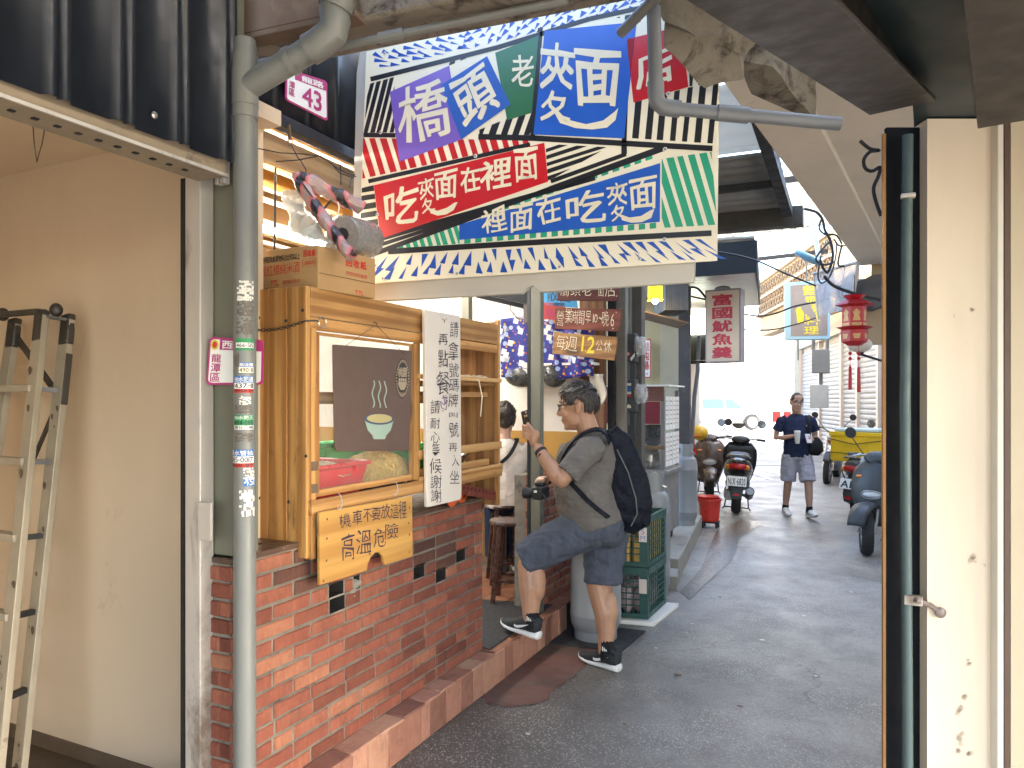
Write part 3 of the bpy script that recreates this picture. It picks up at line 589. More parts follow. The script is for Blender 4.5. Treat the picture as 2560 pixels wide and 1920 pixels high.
for c in range(NC):
    z = Z0+.004+c*PITCH+BH/2; ypos = YA
    cells = [(.098 if c % 2 else BL)]
    while True:
        L = BL
        if rr.random() < .07: L = .098
        cells.append(L)
        if sum(cells)+JT*len(cells) > YB-YA: break
    y = YA
    for i, L in enumerate(cells):
        L = min(L, YB-y)
        if L < .02: break
        parts = [(y, L, False)]
        for hx, hy, hw in holes:
            ct = proj((XB, y+L/2, z)); w_ = abs(proj((XB, y, z))[0]-proj((XB, y+L, z))[0]); h_ = abs(proj((XB, y, z-PITCH/2))[1]-proj((XB, y, z+PITCH/2))[1])
            if abs(ct[0]-hx) < w_/2 and abs(ct[1]-hy) < h_/2:
                left = hx < ct[0]; parts = [(y, L*.48, left), (y+L*.52, L*.48, not left)]; break
        for (py, pl_, hole) in parts:
            cy = py+pl_/2; x0, x1 = (XB-.007, py), (XB-.007, py+pl_+JT)
            if hole:
                a0, a1, b0, b1 = py-.003, py+pl_+.003, z-BH/2-.004, z+BH/2+.004; f_, bk = XB-.007, XB-.11
                pockets.append(MB().add([(f_, a0, b0), (f_, a1, b0), (f_, a1, b1), (f_, a0, b1), (bk, a0, b0), (bk, a1, b0), (bk, a1, b1), (bk, a0, b1)], [(4, 5, 6, 7), (0, 1, 5, 4), (3, 7, 6, 2), (0, 4, 7, 3), (1, 2, 6, 5)]))
                mort.add([(f_, py, z+BH/2+.004), (f_, py+pl_+JT, z+BH/2+.004), (f_, py+pl_+JT, z+BH/2+JT), (f_, py, z+BH/2+JT)], [(0, 1, 2, 3)])
                mort.add([(f_, a1, z-BH/2), (f_, a1+JT, z-BH/2), (f_, a1+JT, z+BH/2+.004), (f_, a1, z+BH/2+.004)], [(0, 1, 2, 3)])
                continue
            mort.add([(XB-.007, py, z-BH/2-JT/2-.001), (XB-.007, py+pl_+JT, z-BH/2-JT/2-.001), (XB-.007, py+pl_+JT, z+BH/2+JT/2+.001), (XB-.007, py, z+BH/2+JT/2+.001)], [(0, 1, 2, 3)])
            size = round(pl_, 2); kind = (.09, pl_ if size not in (.2, .1) else (.196 if size == .2 else .098), BH)
            kind = (.09, round(kind[1], 3), BH)
            o = link('brick', brick_mesh(kind, rr.randrange(4)), None, (XB+rr.uniform(-.0015, .0025), cy, z+rr.uniform(-.0015, .0015)), (rr.uniform(-.008, .008), 0, rr.uniform(-.008, .008)))
            o.parent = ctr; o.matrix_parent_inverse = Matrix.Translation(ctr.location).inverted()
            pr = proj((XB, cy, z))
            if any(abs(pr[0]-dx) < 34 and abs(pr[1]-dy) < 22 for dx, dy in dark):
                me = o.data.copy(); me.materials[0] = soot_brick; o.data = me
        y += L+JT
    # corner return, seen beside the downpipe
    L = BL if c % 2 else .098
    if c % 2 == 0: L = .098
    xx = XB-.004
    for L in ((.045, .17) if c % 2 else (.09, .12)):
        o = link('brick', brick_mesh((.05, L, BH), c % 3), None, (xx-L/2, YA-.004+rr.uniform(-.002, .002), z), (0, 0, -PI/2)); o.parent = ctr; o.matrix_parent_inverse = Matrix.Translation(ctr.location).inverted(); xx -= L+.008
zt = Z0+NC*PITCH
mort.add([(XB-.22, YA+.004, Z0), (XB-.007, YA+.004, Z0), (XB-.007, YA+.004, zt), (XB-.22, YA+.004, zt)], [(0, 1, 2, 3)])
mort.box(XB-.22, XB-.12, YA+.01, YB, Z0, zt); mort.add([(XB-.12, YB, Z0), (XB-.007, YB, Z0), (XB-.007, YB, zt), (XB-.12, YB, zt)], [(0, 1, 2, 3)])
obj('mortar', mort, M['mortar'], ctr, world=True, smooth=None); [obj('hollow', q_, M['near_black'], ctr, world=True, smooth=None) for q_ in pockets]
ct_m = pbr('greasy_brown_worktop', (.10, .055, .035), .35, .4, 4, .2, 40, dirt=(.03, .02, .015), dscale=4, damt=.5)
obj('worktop', MB().box(XB-.10, XB+.004, YA, YA+.25, zt, zt+.022).box(XB-.55, XB+.004, YA+.2505, YB+.005, zt, zt+.022), ct_m, ctr, world=True, bevel=.004)
zc = zt+.022
# grey plaster lump in the broken hole under the plywood sign
lump = MB(); ctp = on_x(872, 1482, XB-.03)
lump.sph(ctp, (.03, .045, .035), 10, 7).sph(ctp+Vector((-.0, .05, .03)), (.028, .05, .022), 10, 7).warp(lambda p: p+noise.noise_vector(p*40)*.008)
obj('plaster_patch', lump, M['slab'], ctr, world=True, smooth=25)
# ------------------------------------------------------------------ tiled plinth and step
XP = -1.862
pln = thing('tiled_plinth', 'salmon tiled plinth and step at the foot of the brick counter', 'step', (XP, 3.2, 0)); rr = random.Random(11)
obj('core', MB().box(XP-.45, XP-.014, 1.0, 4.79, -.01, .172), M['mortar'], pln, world=True)
y = 1.0
while y < 4.78:
    w_ = min(rr.choice((.075, .10, .118, .13, .15)), 4.79-y); h_ = rr.uniform(.172, .181)
    mb = MB().obox((0, 0, 0), (.016, w_-.0035, h_)); o = obj('tile', mb, M['tile'], pln, bevel=.0025, seg=1)
    o.location = (XP-.007+rr.uniform(-.002, .002)+1.862-1.862, y+w_/2, h_/2+.004); o.rotation_euler = (rr.uniform(-.008, .008), rr.uniform(-.01, .01), rr.uniform(-.01, .01)); o.matrix_parent_inverse = Matrix.Translation(pln.location).inverted(); y += w_
y = 1.0
while y < YB:
    w_ = min(rr.choice((.10, .14, .18, .2)), YB-y)
    if w_ < .03: break
    mb = MB().obox((0, 0, 0), (.106, w_-.005, .014)); o = obj('tile', mb, M['tile'], pln, bevel=.003, seg=1)
    o.location = (XP-.050, y+w_/2, .178+rr.uniform(-.001, .002)); o.rotation_euler = (rr.uniform(-.01, .01), rr.uniform(-.02, .02), rr.uniform(-.02, .02)); o.matrix_parent_inverse = Matrix.Translation(pln.location).inverted(); y += w_
fl = thing('stall_floor', 'reddish tiled floor inside the noodle stall', 'floor', (-3, 4, .17));
obj('floor_bed', MB().box(-5.2, XP-.1, 2.2, 6.0, .0, .175), M['mortar'], fl, world=True)
for i in range(9):
    for j in range(8):
        xx = XP-.008-.2*i; yy = YB+.30*j*.7
        if yy > 5.8: continue
        o = obj('tile', MB().obox((0, 0, 0), (.195, .204, .012)), M['floor_tile'], fl, bevel=.002, seg=1); o.location = (xx-.1, yy+.105, .181); o.matrix_parent_inverse = Matrix.Translation(fl.location).inverted()
mat_ = MB().prism([on_z(*p, .189) for p in ((1200, 1500), (1382, 1513), (1225, 1626), (1170, 1612))], (0, 0, .008))
tag(obj('door_mat', mat_, M['rubber'], bevel=.003), 'dark grey rubber door mat lying on the step', 'door mat')
# ------------------------------------------------------------------ wooden cabinet on the counter
W1 = wood('honey_pine', (.55, .30, .095), (.31, .14, .036), 2, 1, True, dirt=(.07, .028, .01), damt=.55, rnd=.2); W1h = wood('honey_pine_rail', (.58, .32, .11), (.34, .16, .045), 1, 1, True, dirt=(.08, .034, .012), rnd=.25, damt=.58)
W2h = wood('pale_pine_slat', (.58, .34, .13), (.42, .22, .075), 1, .8, False, rnd=.12); W2 = wood('brown_pine_plank', (.36, .185, .06), (.20, .085, .025), 2, 1, True, dirt=(.08, .035, .012))
zr = 1.196; XC = -1.92; YL, YR = 2.195, 3.835; ZB, ZT = 1.03, 2.06
cab = thing('wooden_cabinet', 'honey coloured wooden display cabinet with sliding glass on the brick counter', 'cabinet', (XC, 3.0, zc))
def cb(name, mb, mat, **k): return obj(name, mb, mat, cab, world=True, bevel=k.pop('bevel', .003), **k)
zx = lambda px, py: on_x(px, py, XC).z
xs = [XC, XC-.095, XC-.19, XC-.29, XC-.40, XC-.48]
for i in range(5): cb('plank', MB().box(xs[i+1]+.002, xs[i]-.0005, YL-.012-(i % 2)*.002, YL+.012, ZB-.02+.012*(i % 3), ZT-.0), W1)
for i in range(4): cb('plank', MB().box(XC-.02-.115*(i+1)+.002, XC-.02-.115*i, YR-.012, YR+.010, ZB-.03, ZT+.02), W2)
cb('end_post', MB().box(XC-.02, XC+.004, YR-.014, YR+.012, ZB-.03, ZT+.03), W1)
cb('corner_post', MB().box(XC-.028, XC+.002, YL+.0125, YL+.045, ZB-.03, ZT-.16), W1)
cb('top_rail', MB().box(XC-.022, XC+.002, YL+.0125, YR-.015, ZT-.115, ZT+.0), W1h)
cb('second_rail', MB().box(XC-.020, XC-.001, YL+.0125, YR-.015, ZT-.165, ZT-.118), W1h)
cb('top_board', MB().box(XC-.48, XC-.023, YL+.013, YR-.015, ZT-.03, ZT-.008), W1h)
cb('bottom_board', MB().box(XC-.45, XC-.02, YL+.013, YR-.015, zr-.020, zr), W1h)
yS = on_x(1040, 1000, XC).y
zr = 1.196
cb('bottom_rail', MB().box(XC-.005, XC+.018, YL+.0, YR+.01, zr-.022, zr+.036), W1h)
# sliding glass door: frame and pane
dy0, dy1, dz0, dz1 = YL+.05, yS, zr+.042, ZT-.172
cb('door_frame', MB().box(XC-.018, XC-.003, dy0, dy1, dz0, dz0+.028), W1h); cb('door_frame', MB().box(XC-.018, XC-.003, dy0, dy1, dz1-.012, dz1), W1h)
cb('door_frame', MB().box(XC-.019, XC-.002, dy0-.004, dy0+.018, dz0, dz1), W1); cb('door_frame', MB().box(XC-.019, XC-.002, dy1-.035, dy1, dz0, dz1), W1)
gp = MB().box(XC-.012, XC-.009, dy0+.018, dy1-.035, dz0+.028, dz1-.012); cb('glass_pane', gp, glass('greasy_glass', (.85, .90, .84), .06, .045), bevel=0)
cb('mullion', MB().box(XC-.022, XC-.0015, yS+.002, yS+.04, zr+.036, ZT-.166), W1)
for (pa, pb, th, dx, mt) in ((500, 522, .0, .012, W2h), (580, 606, 0, -.02, W2h), (858, 900, 0, .012, W2h), (950, 985, 0, -.01, W2h), (985, 1040, 0, .016, W2h)):
    za = zx(1153, 700+pa*.4822); zb = zx(1153, 700+pb*.4822); yy1 = YR+.02 if dx > 0 else YR-.10
    cb('slat', MB().box(XC+dx-.018, XC+dx, yS+.012 if dx > 0 else yS+.05, yy1, zb, za), mt)
for zz in (zx(1150, 948), zx(1150, 1178)): cb('shelf', MB().box(XC-.44, XC-.022, yS+.045, YR-.016, zz-.03, zz-.015), W1h)
cb('back_rail', MB().box(XC-.48, XC-.46, YL+.013, YR-.015, 1.60, 1.66), W1h)
hg = MB()
for py in (1168, 1225): z = zx(760, py); hg.box(XC+.0025, XC+.006, YL+.014, YL+.05, z-.018, z+.018)
cb('hinge', hg, M['rust'], bevel=.001)
nl = MB()
for (px, py) in ((647, 795), (715, 802), (757, 776), (765, 1140), (722, 1255), (648, 1245)):
    p = on_y(px, py, YL-.016); nl.sph(p, (.007, .004, .007), 8, 5)
cb('nail_head', nl, M['black'], bevel=0)
# chain and ring across the planks
chn = thing('chain', 'thin dark chain with a steel ring hooked across the cabinet side', 'chain', on_y(700, 815, YL-.02))
lk = MB(); a, b = on_y(632, 826, YL-.028), on_y(762, 802, YL-.024); nL = 17
for i in range(nL):
    c0 = a.lerp(b, (i+.5)/nL)+Vector((0, 0, -.012*math.sin(PI*i/nL))); x = (b-a).normalized(); up = Vector((0, 0, 1)) if i % 2 else Vector((0, 1, 0)); up = (up-x*up.dot(x)).normalized(); l = (b-a).length/nL*.72
    lk.tube([c0+x*(l*math.cos(t))+up*(.0055*math.sin(t)) for t in [2*PI*k/10 for k in range(10)]], .0015, 5, closed=True)
obj('links', lk, M['black'], chn, world=True)
cr = on_x(806, 806, XC+.012); obj('ring', MB().tube([cr+Vector((0, .022*math.cos(t), .022*math.sin(t))) for t in [2*PI*k/20 for k in range(20)]], .0025, 6, closed=True), M['brass'], chn, world=True)
obj('hook', MB().tube([b, b.lerp(cr, .6)+Vector((.01, 0, .004)), cr+Vector((0, -.022, 0))], .003, 6), M['black'], chn, world=True)
# wine carton on top
CB = pbr('corrugated_cardboard', (.42, .26, .115), .75, .08, 3, .12, 60, dirt=(.30, .18, .08), dscale=2, damt=.65)
bx = thing('cardboard_carton', 'brown rice wine carton with red print on top of the cabinet', 'carton', (-2.2, 2.4, ZT-.008))
kx = on_y(795, 640, 2.24).x; ca = Vector((kx, 2.24, ZT-.005)); z1 = on_y(795, 612, 2.24).z-.0
ang = math.radians(4); dL = Vector((-math.cos(ang), math.sin(ang)*0-.03, 0)).normalized(); dR = Vector((.10, 1, 0)).normalized()
LW, LD = .44, .33
P = [ca, ca+dR*LD, ca+dR*LD+dL*LW, ca+dL*LW]; obj('carton_body', MB().prism(P, (0, 0, z1-ca.z)), CB, bx, world=True, bevel=.003)
obj('flap_seam', MB().prism([ca+dR*.005+Vector((.0015, 0, (z1-ca.z)*.36)), ca+dR*LD+Vector((.0015, 0, (z1-ca.z)*.36)), ca+dR*LD+Vector((.0015, 0, (z1-ca.z)*.375)), ca+dR*.005+Vector((.0015, 0, (z1-ca.z)*.375))], (-.001, 0, 0)), ink('dark_seam', (.12, .07, .03)), bx, world=True)
H_ = z1-ca.z
fq = quadmap([ca+dL*LW+Vector((0, 0, H_)), ca+Vector((0, 0, H_)), ca, ca+dL*LW]); fr = quadmap([ca+Vector((0, 0, H_)), ca+dR*LD+Vector((0, 0, H_)), ca+dR*LD, ca])
def onq(f, n, q): return [f(*p)+Vector(n)*.0012 for p in q]
nF = Vector((dL.y, -dL.x, 0)); nF = nF if nF.y < 0 else -nF; nR = Vector((dR.y, -dR.x, 0))
mb = MB(); put_text(mb, '使用回收紙原物料占比90%以上', onq(fq, nF, ((.36, .83), (.80, .86), (.80, .72), (.36, .69))), .012); obj('lettering', mb, INK['black'], bx, world=True)
mb = MB(); put_text(mb, '特級紅標純米酒', onq(fq, nF, ((.26, .62), (.80, .66), (.80, .42), (.26, .36))), .0); put_text(mb, 'TTL', onq(fq, nF, ((.46, .26), (.56, .27), (.56, .15), (.46, .14))), .03)
put_text(mb, '臺灣菸酒股份有限公司', onq(fq, nF, ((.60, .25), (.80, .26), (.80, .17), (.60, .16))), .0)
for i, s in enumerate('回收紙'):
    u = .84+.047*i; put_text(mb, s, onq(fq, nF, ((u, .90), (u+.042, .91), (u+.042, .76), (u, .75))), .03)
for u0, v0, u1, v1 in ((.83, .70, .975, .705), (.83, .52, .975, .525), (.83, .52, .835, .70), (.97, .52, .975, .70)): mb.poly(onq(fq, nF, ((u0, v1), (u1, v1), (u1, v0), (u0, v0))))
put_text(mb, '酒類專用', onq(fq, nF, ((.85, .66), (.96, .66), (.96, .56), (.85, .56))), 0)
for i, s in enumerate('回收紙'):
    u = .46+.13*i; put_text(mb, s, onq(fr, nR, ((u, .86), (u+.11, .85), (u+.11, .66), (u, .67))), .03)
put_text(mb, '未成年請勿飲酒', onq(fr, nR, ((.46, .55), (.84, .54), (.84, .44), (.46, .45))), 0); put_text(mb, 'TTL', onq(fr, nR, ((.62, .12), (.78, .12), (.78, .02), (.62, .02))), .03)
obj('red_lettering', mb, INK['red'], bx, world=True)
mb = MB()
for i in range(26): u = .24+.0105*i; mb.poly(onq(fq, nF, ((u, .10), (u+random.choice((.003, .006)), .10), (u+.004, .0), (u, .0))))
obj('barcode', mb, INK['black'], bx, world=True)
# ------------------------------------------------------------------ boards hung on the cabinet
def xplane(pts, X): return [on_x(px, py, X) for px, py in pts]
def c7(x, y): return 500+x*.4822, 700+y*.4822
bb = thing('brown_board', 'brown board with an oval emblem hung by wire before the cabinet glass', 'board', on_x(930, 1130, -1.908))
q = [c7(688, 332), c7(1100, 365), c7(1085, 885), c7(700, 890)]; bq = xplane(q, -1.906); f = quadmap(bq); pts = []
for cx, cy, a0 in ((.99, .985, 0), (.015, .985, 90), (.05, .05, 180), (.975, .025, 270)):
    r = {180: .05, 270: .025}.get(a0, .012)
    for k in range(5): a = math.radians(a0+k*22.5); pts.append((cx+r*math.cos(a), cy+r*math.sin(a)))
BRN = pbr('brown_painted_board', (.105, .066, .052), .5, .06, 3, .08, 40)
obj('panel', MB().prism([f(*p) for p in pts], (-.006, 0, 0)), BRN, bb, world=True, bevel=.001)
hk = on_x(940, 812, -1.90); obj('wire', MB().tube([f(.13, .985), hk, f(.88, .96)], .0012, 5).tube([hk+Vector((-.012, .0, .012)), hk+Vector((.006, 0, .006)), hk], .002, 5), M['black'], bb, world=True)
lf = Vector((.0015, 0, 0))
def ell(f, u, v, ru, rv, n=28, lift=lf, a0=0, a1=2*PI): return [f(u+ru*math.cos(a0+(a1-a0)*k/n), v+rv*math.sin(a0+(a1-a0)*k/n))+lift for k in range(n if abs(a1-a0-2*PI) < 1e-6 else n+1)]
print_dark = ink('dark_badge_print', (.028, .02, .018)); print_tan = ink('tan_print', (.36, .29, .20)); navy_p = ink('slate_blue_print', (.055, .085, .15)); sage = ink('sage_print', (.30, .40, .33))
obj('badge', MB().poly(ell(f, .865, .715, .098, .20)), print_dark, bb, world=True)
mb = MB()
for k in range(36):
    a = 2*PI*k/36; mb.poly([f(.865+ru*math.cos(a+d), .715+ru*2.04*math.sin(a+d))+lf*1.6 for ru, d in ((.078, -.05), (.092, -.05), (.092, .05), (.078, .05))])
put_text(mb, '桃園', [f(*p)+lf*1.6 for p in ((.80, .82), (.925, .82), (.925, .73), (.80, .73))], .02)
mb.poly([f(.80, .68)+lf*1.6, f(.81, .64)+lf*1.6, f(.84, .60)+lf*1.6, f(.89, .60)+lf*1.6, f(.92, .64)+lf*1.6, f(.93, .68)+lf*1.6])
for i in range(4): mb.poly(ell(f, .82+.03*i, .70, .014, .02, 10, lf*1.7))
put_text(mb, 'TAOYUAN', [f(*p)+lf*1.6 for p in ((.83, .575), (.90, .575), (.90, .55), (.83, .55))], .01)
obj('badge_print', mb, print_tan, bb, world=True)
# a plain noodle bowl motif where the picture on the board was
obj('bowl_print', MB().poly([f(.36, .30)+lf, f(.40, .20)+lf, f(.47, .145)+lf, f(.64, .145)+lf, f(.71, .20)+lf, f(.75, .30)+lf]).poly([f(.46, .145)+lf, f(.48, .115)+lf, f(.63, .115)+lf, f(.65, .145)+lf]), sage, bb, world=True)
obj('bowl_rim_print', MB().poly(ell(f, .555, .31, .20, .055, 28, lf*1.3)), navy_p, bb, world=True)
obj('noodle_print', MB().poly(ell(f, .555, .315, .17, .043, 28, lf*1.7)), ink('noodle_print', (.42, .36, .16)), bb, world=True)
mb = MB()
for i in range(3):
    u = .47+.08*i; pts_ = [(u+.015*math.sin(v*9+i), .42+v*.26) for v in [k/9 for k in range(10)]]
    for (a, b), (c, d) in zip(pts_, pts_[1:]): mb.poly([f(a-.008, b)+lf, f(a+.008, b)+lf, f(c+.008, d)+lf, f(c-.008, d)+lf])
obj('steam_print', mb, sage, bb, world=True)
# tall white number board
wb = thing('tall_notice_board', 'tall cream notice board of handwritten black instructions on the cabinet', 'notice board', on_x(1110, 1270, -1.885))
q = [c7(1166, 152), c7(1350, 186), c7(1357, 1138), c7(1178, 1180)]; bq = xplane(q, -1.880); f = quadmap(bq)
CRM = pbr('off_white_board', (.66, .60, .52), .5, .05, 2, .05, 40, dirt=(.45, .38, .30), dscale=3, damt=.7)
obj('panel', MB().prism([f(*p) for p in ((0.01, 1), (.99, 1), (1, .995), (1, .02), (.985, .008), (.95, 0), (0.02, 0), (0, .005), (0, .995))], (-.018, 0, 0)), CRM, wb, world=True, bevel=.003)
PEN = ink('marker_ink', (.035, .028, .045), .5); mb = MB(); lf = Vector((.0015, 0, 0))
def k6(x, y): return on_x(1040+x*.3135, 780+y*.3135, -1.8785)
def hand(chars, off=-.004, jit=.09):
    for ch, x0, y0, x1, y1 in chars: put_glyph(mb, ch, (k6(x0, y0), k6(x1, y0), k6(x1, y1), k6(x0, y1)), off, jit)
hand([('請', 272, 75, 338, 200), ('拿', 258, 235, 342, 385), ('號', 262, 405, 342, 520), ('碼', 260, 535, 342, 635), ('牌', 258, 650, 336, 755), ('叫', 265, 800, 330, 845), ('號', 265, 880, 342, 995), ('再', 262, 1045, 330, 1110), ('入', 285, 1140, 345, 1230), ('坐', 272, 1265, 345, 1370)])
hand([('再', 180, 180, 255, 262), ('點', 178, 300, 255, 440), ('餐', 165, 470, 268, 655), ('請', 118, 700, 190, 815), ('耐', 116, 845, 192, 930), ('心', 120, 955, 190, 1040), ('等', 130, 1045, 190, 1155), ('候', 110, 1170, 205, 1290), ('謝', 115, 1300, 205, 1405), ('謝', 120, 1415, 205, 1515), ('ㄚ', 205, 50, 250, 90)])
obj('handwriting', mb, PEN, wb, world=True)
mb = MB()
def stroke(pts, w_=2.2):
    for (a, b), (c, d) in zip(pts, pts[1:]):
        L = math.hypot(c-a, d-b) or 1; nx, ny = -(d-b)/L*w_, (c-a)/L*w_; mb.poly([k6(a+nx, b+ny), k6(c+nx, d+ny), k6(c-nx, d-ny), k6(a-nx, b-ny)])
stroke([(195, 712), (205, 765), (240, 780), (250, 700)]); stroke([(195, 712), (225, 742), (250, 700)]); stroke([(205, 688), (255, 680)]); stroke([(210, 672), (250, 690)]); stroke([(222, 660), (228, 735)]); stroke([(240, 660), (238, 732)]); stroke([(205, 785), (222, 792)])
obj('bowl_drawing', mb, ink('violet_ink', (.10, .03, .14)), wb, world=True)
# plywood warning sign
pw = thing('plywood_sign', 'plywood warning sign of black handwriting hooked under the cabinet', 'sign', on_x(915, 1440, -1.875))
q = [c7(620, 1206), c7(1100, 1120), c7(1103, 1432), c7(621, 1582)]; bq = xplane(q, -1.878); f = quadmap(bq)
pts = [(0, 0), (.44, .0)]
arch = [(.46, .0), (.47, .10), (.505, .19), (.555, .235), (.60, .22), (.635, .15), (.645, .05)]
out = [(0, 1), (1, 1), (1, 0), (.66, .0)]+arch[::-1]+[(0, 0)]
PLY = wood('plywood', (.52, .29, .075), (.40, .20, .045), 1, .5, False, dirt=(.20, .09, .025), rnd=.05, damt=.66)
obj('panel', MB().prism([f(*p) for p in out], (-.012, 0, 0)), PLY, pw, world=True, smooth=20, bevel=.001)
mb = MB(); L_ = Vector((.0012, 0, 0))
def k7(x, y): return on_x(*c7(x, y), -1.878)+L_
for ch, x0, y0, x1, y1 in (('機', 722, 1215, 782, 1285), ('車', 790, 1195, 840, 1270), ('不', 845, 1190, 890, 1255), ('要', 890, 1185, 935, 1250), ('放', 935, 1165, 985, 1240), ('這', 985, 1160, 1030, 1240), ('裡', 1028, 1150, 1070, 1240), ('高', 735, 1320, 800, 1455), ('溫', 808, 1300, 890, 1425), ('危', 900, 1290, 960, 1385), ('險', 958, 1265, 1030, 1345)):
    sk = (x1-x0)*-.12; put_glyph(mb, ch, (k7(x0, y0), k7(x1, y0+sk), k7(x1, y1+sk), k7(x0, y1)), -.002, .10)
obj('handwriting', mb, PEN, pw, world=True)
mb = MB()
for x, y in ((658, 1240), (1085, 1180), (657, 1340), (655, 1455), (640, 1560), (1080, 1260), (1085, 1320), (1085, 1410), (880, 1300), (880, 1420), (1040, 1150)): mb.sph(k7(x, y), (.002, .005, .005), 8, 5)
obj('nail_head', mb, M['rust'], pw, world=True)
mb = MB()
for px, py in ((848, 1262), (988, 1228)):
    p = on_x(px, py, -1.872); mb.tube([p+Vector((-.005, 0, .05)), p+Vector((.012, 0, .03)), p+Vector((.012, .006, 0)), p+Vector((.004, -.004, -.02)), p+Vector((0, -.012, -.008))], .0022, 6)
obj('hook', mb, M['brass'], pw, world=True)
# ------------------------------------------------------------------ the big hand-cut sign
YS = 2.80
def sg(cx, cy, l=0.0): return on_y(860+.4701*cx, .4701*cy, YS)+Vector((0, -l, 0))
sign = thing('painted_shop_sign', 'big cream sign of cut paper characters and stripes hanging over the alley', 'sign', sg(1000, 1450))
board_q = [(30, 150), (60, 370), (35, 1608), (1858, 1500), (1866, 1395), (1900, -300), (30, 60)]
WBK = pbr('grey_white_sign_back', (.52, .50, .45), .6, .08, 3, .1, 40, dirt=(.22, .20, .17), dscale=4, damt=.66)
notch = [(35, 1608), (940, 1560), (975, 1525), (1000, 1518), (1020, 1530), (1040, 1553), (1858, 1500)]
obj('backing_board', MB().prism([on_y(860+.4701*x, .4701*y, YS+.03) for x, y in [(85, 260), (66, 390)]+notch+[(1862, 1380), (1880, -160)]], (0, .035, 0)), WBK, sign, world=True, bevel=.003)
SGC = pbr('cream_sign_face', (.86, .79, .60), .38, .05, 3, .03, 40, dirt=(.55, .40, .22), dscale=7, damt=.70)
obj('sign_face', MB().prism([sg(*p) for p in ((118, 275), (72, 1512), (1983, 1385), (2000, -148))], (0, .012, 0)), SGC, sign, world=True, bevel=.001)
SBK = ink('black_tape', (.016, .016, .019), .32); SRD = ink('red_tape', (.52, .018, .02), .3); SGN = ink('green_tape', (.03, .36, .20), .3); SBL = ink('blue_tape', (.015, .085, .42), .3)
def dots(name, c, r=.28, sc=260):
    t = NT(name); v = t.coord(); vo = t.new('ShaderNodeTexVoronoi'); vo.inputs['Scale'].default_value = sc; vo.inputs['Randomness'].default_value = .05; t.l(v, vo.inputs['Vector'])
    cc = t.mix(t.ramp(t.noise(7, 4, .6, v), [(.3, (0, 0, 0)), (.7, (.5,)*3)]), c, mul(c, 1.35))
    return t.out(cc, r, 0, t.bump(t.ramp(vo.outputs['Distance'], [(.2, (1, 1, 1)), (.5, (0, 0, 0))]), .35, .002))
TBL = dots('reflective_blue_tile', (.018, .10, .46)); TBL2 = dots('reflective_deep_blue_tile', (.02, .10, .42)); TRD = dots('reflective_red_tile', (.50, .012, .018)); TPU = ink('purple_tile', (.20, .12, .50), .3); TGR = ink('dark_green_tile', (.035, .16, .07), .3); CHA = ink('cream_character_cutout', (.82, .75, .54), .4)
def clip(poly, region):
    ar = sum(region[i][0]*region[(i+1) % len(region)][1]-region[(i+1) % len(region)][0]*region[i][1] for i in range(len(region)))
    R_ = region if ar > 0 else region[::-1]
    for i in range(len(R_)):
        a, b = R_[i], R_[(i+1) % len(R_)]; out = []
        ins = lambda p: (b[0]-a[0])*(p[1]-a[1])-(b[1]-a[1])*(p[0]-a[0]) >= 0
        for j in range(len(poly)):
            p, q = poly[j], poly[(j+1) % len(poly)]; ip, iq = ins(p), ins(q)
            if ip: out.append(p)
            if ip != iq:
                d1 = (b[0]-a[0])*(p[1]-a[1])-(b[1]-a[1])*(p[0]-a[0]); d2 = (b[0]-a[0])*(q[1]-a[1])-(b[1]-a[1])*(q[0]-a[0]); t = d1/(d1-d2); out.append((p[0]+(q[0]-p[0])*t, p[1]+(q[1]-p[1])*t))
        poly = out
        if len(poly) < 3: return []
    return poly
def stripes(mb, region, p0, d, step, w_, n, l, fan=0.0):
    """n stripes along direction d, moved by step each, cut to the region"""
    for i in range(n):
        ww = w_*(1+random.uniform(-.15, .15)); cx, cy = p0[0]+step[0]*i+random.uniform(-3, 3), p0[1]+step[1]*i; ang = math.atan2(d[1], d[0])+fan*i+random.uniform(-.012, .012); dx, dy = math.cos(ang), math.sin(ang); nx, ny = -dy*ww/2, dx*ww/2
        q = clip([(cx-dx*900+nx, cy-dy*900+ny), (cx+dx*900+nx, cy+dy*900+ny), (cx+dx*900-nx, cy+dy*900-ny), (cx-dx*900-nx, cy-dy*900-ny)], region)
        if q: mb.append([sg(*p, l) for p in q])
def line_(mb, pts, w_, l):
    for (a, b), (c, d) in zip(pts, pts[1:]):
        L = math.hypot(c-a, d-b); nx, ny = -(d-b)/L*w_/2, (c-a)/L*w_/2; mb.append([sg(a+nx, b+ny, l), sg(c+nx, d+ny, l), sg(c-nx, d-ny, l), sg(a-nx, b-ny, l)])
random.seed(21)
bk = []; rd = []; gn = []; gs = []
stripes(bk, [(128, 448), (268, 410), (272, 705), (106, 706)], (110, 600), (-.25, 1), (34, 0), 22, 7, .0008)
stripes(bk, [(280, 405), (820, 262), (860, 420), (620, 560), (560, 350), (270, 480)], (290, 450), (-.24, 1), (52, 0), 30, 13, .0008)
stripes(bk, [(720, 690), (870, 630), (1000, 590), (996, 718), (720, 718)], (735, 690), (-.35, 1), (62, 0), 32, 6, .0008)
stripes(bk, [(1335, 118), (1598, 60), (1600, 130), (1550, 118)], (1340, 100), (-.12, 1), (56, 0), 26, 6, .0008)
stripes(bk, [(1545, 545), (1835, 465), (1990, 440), (1985, 765), (1530, 735)], (1560, 640), (-.10, 1), (66, 0), 31, 8, .0008)
stripes(bk, [(1830, 150), (1995, 100), (1992, 438), (1838, 460)], (1850, 300), (-.10, 1), (66, 0), 31, 4, .0008)
stripes(bk, [(1560, 118), (1830, 40), (1830, 180), (1790, 152), (1560, 200)], (1580, 100), (-.10, 1), (62, 0), 28, 6, .0008)
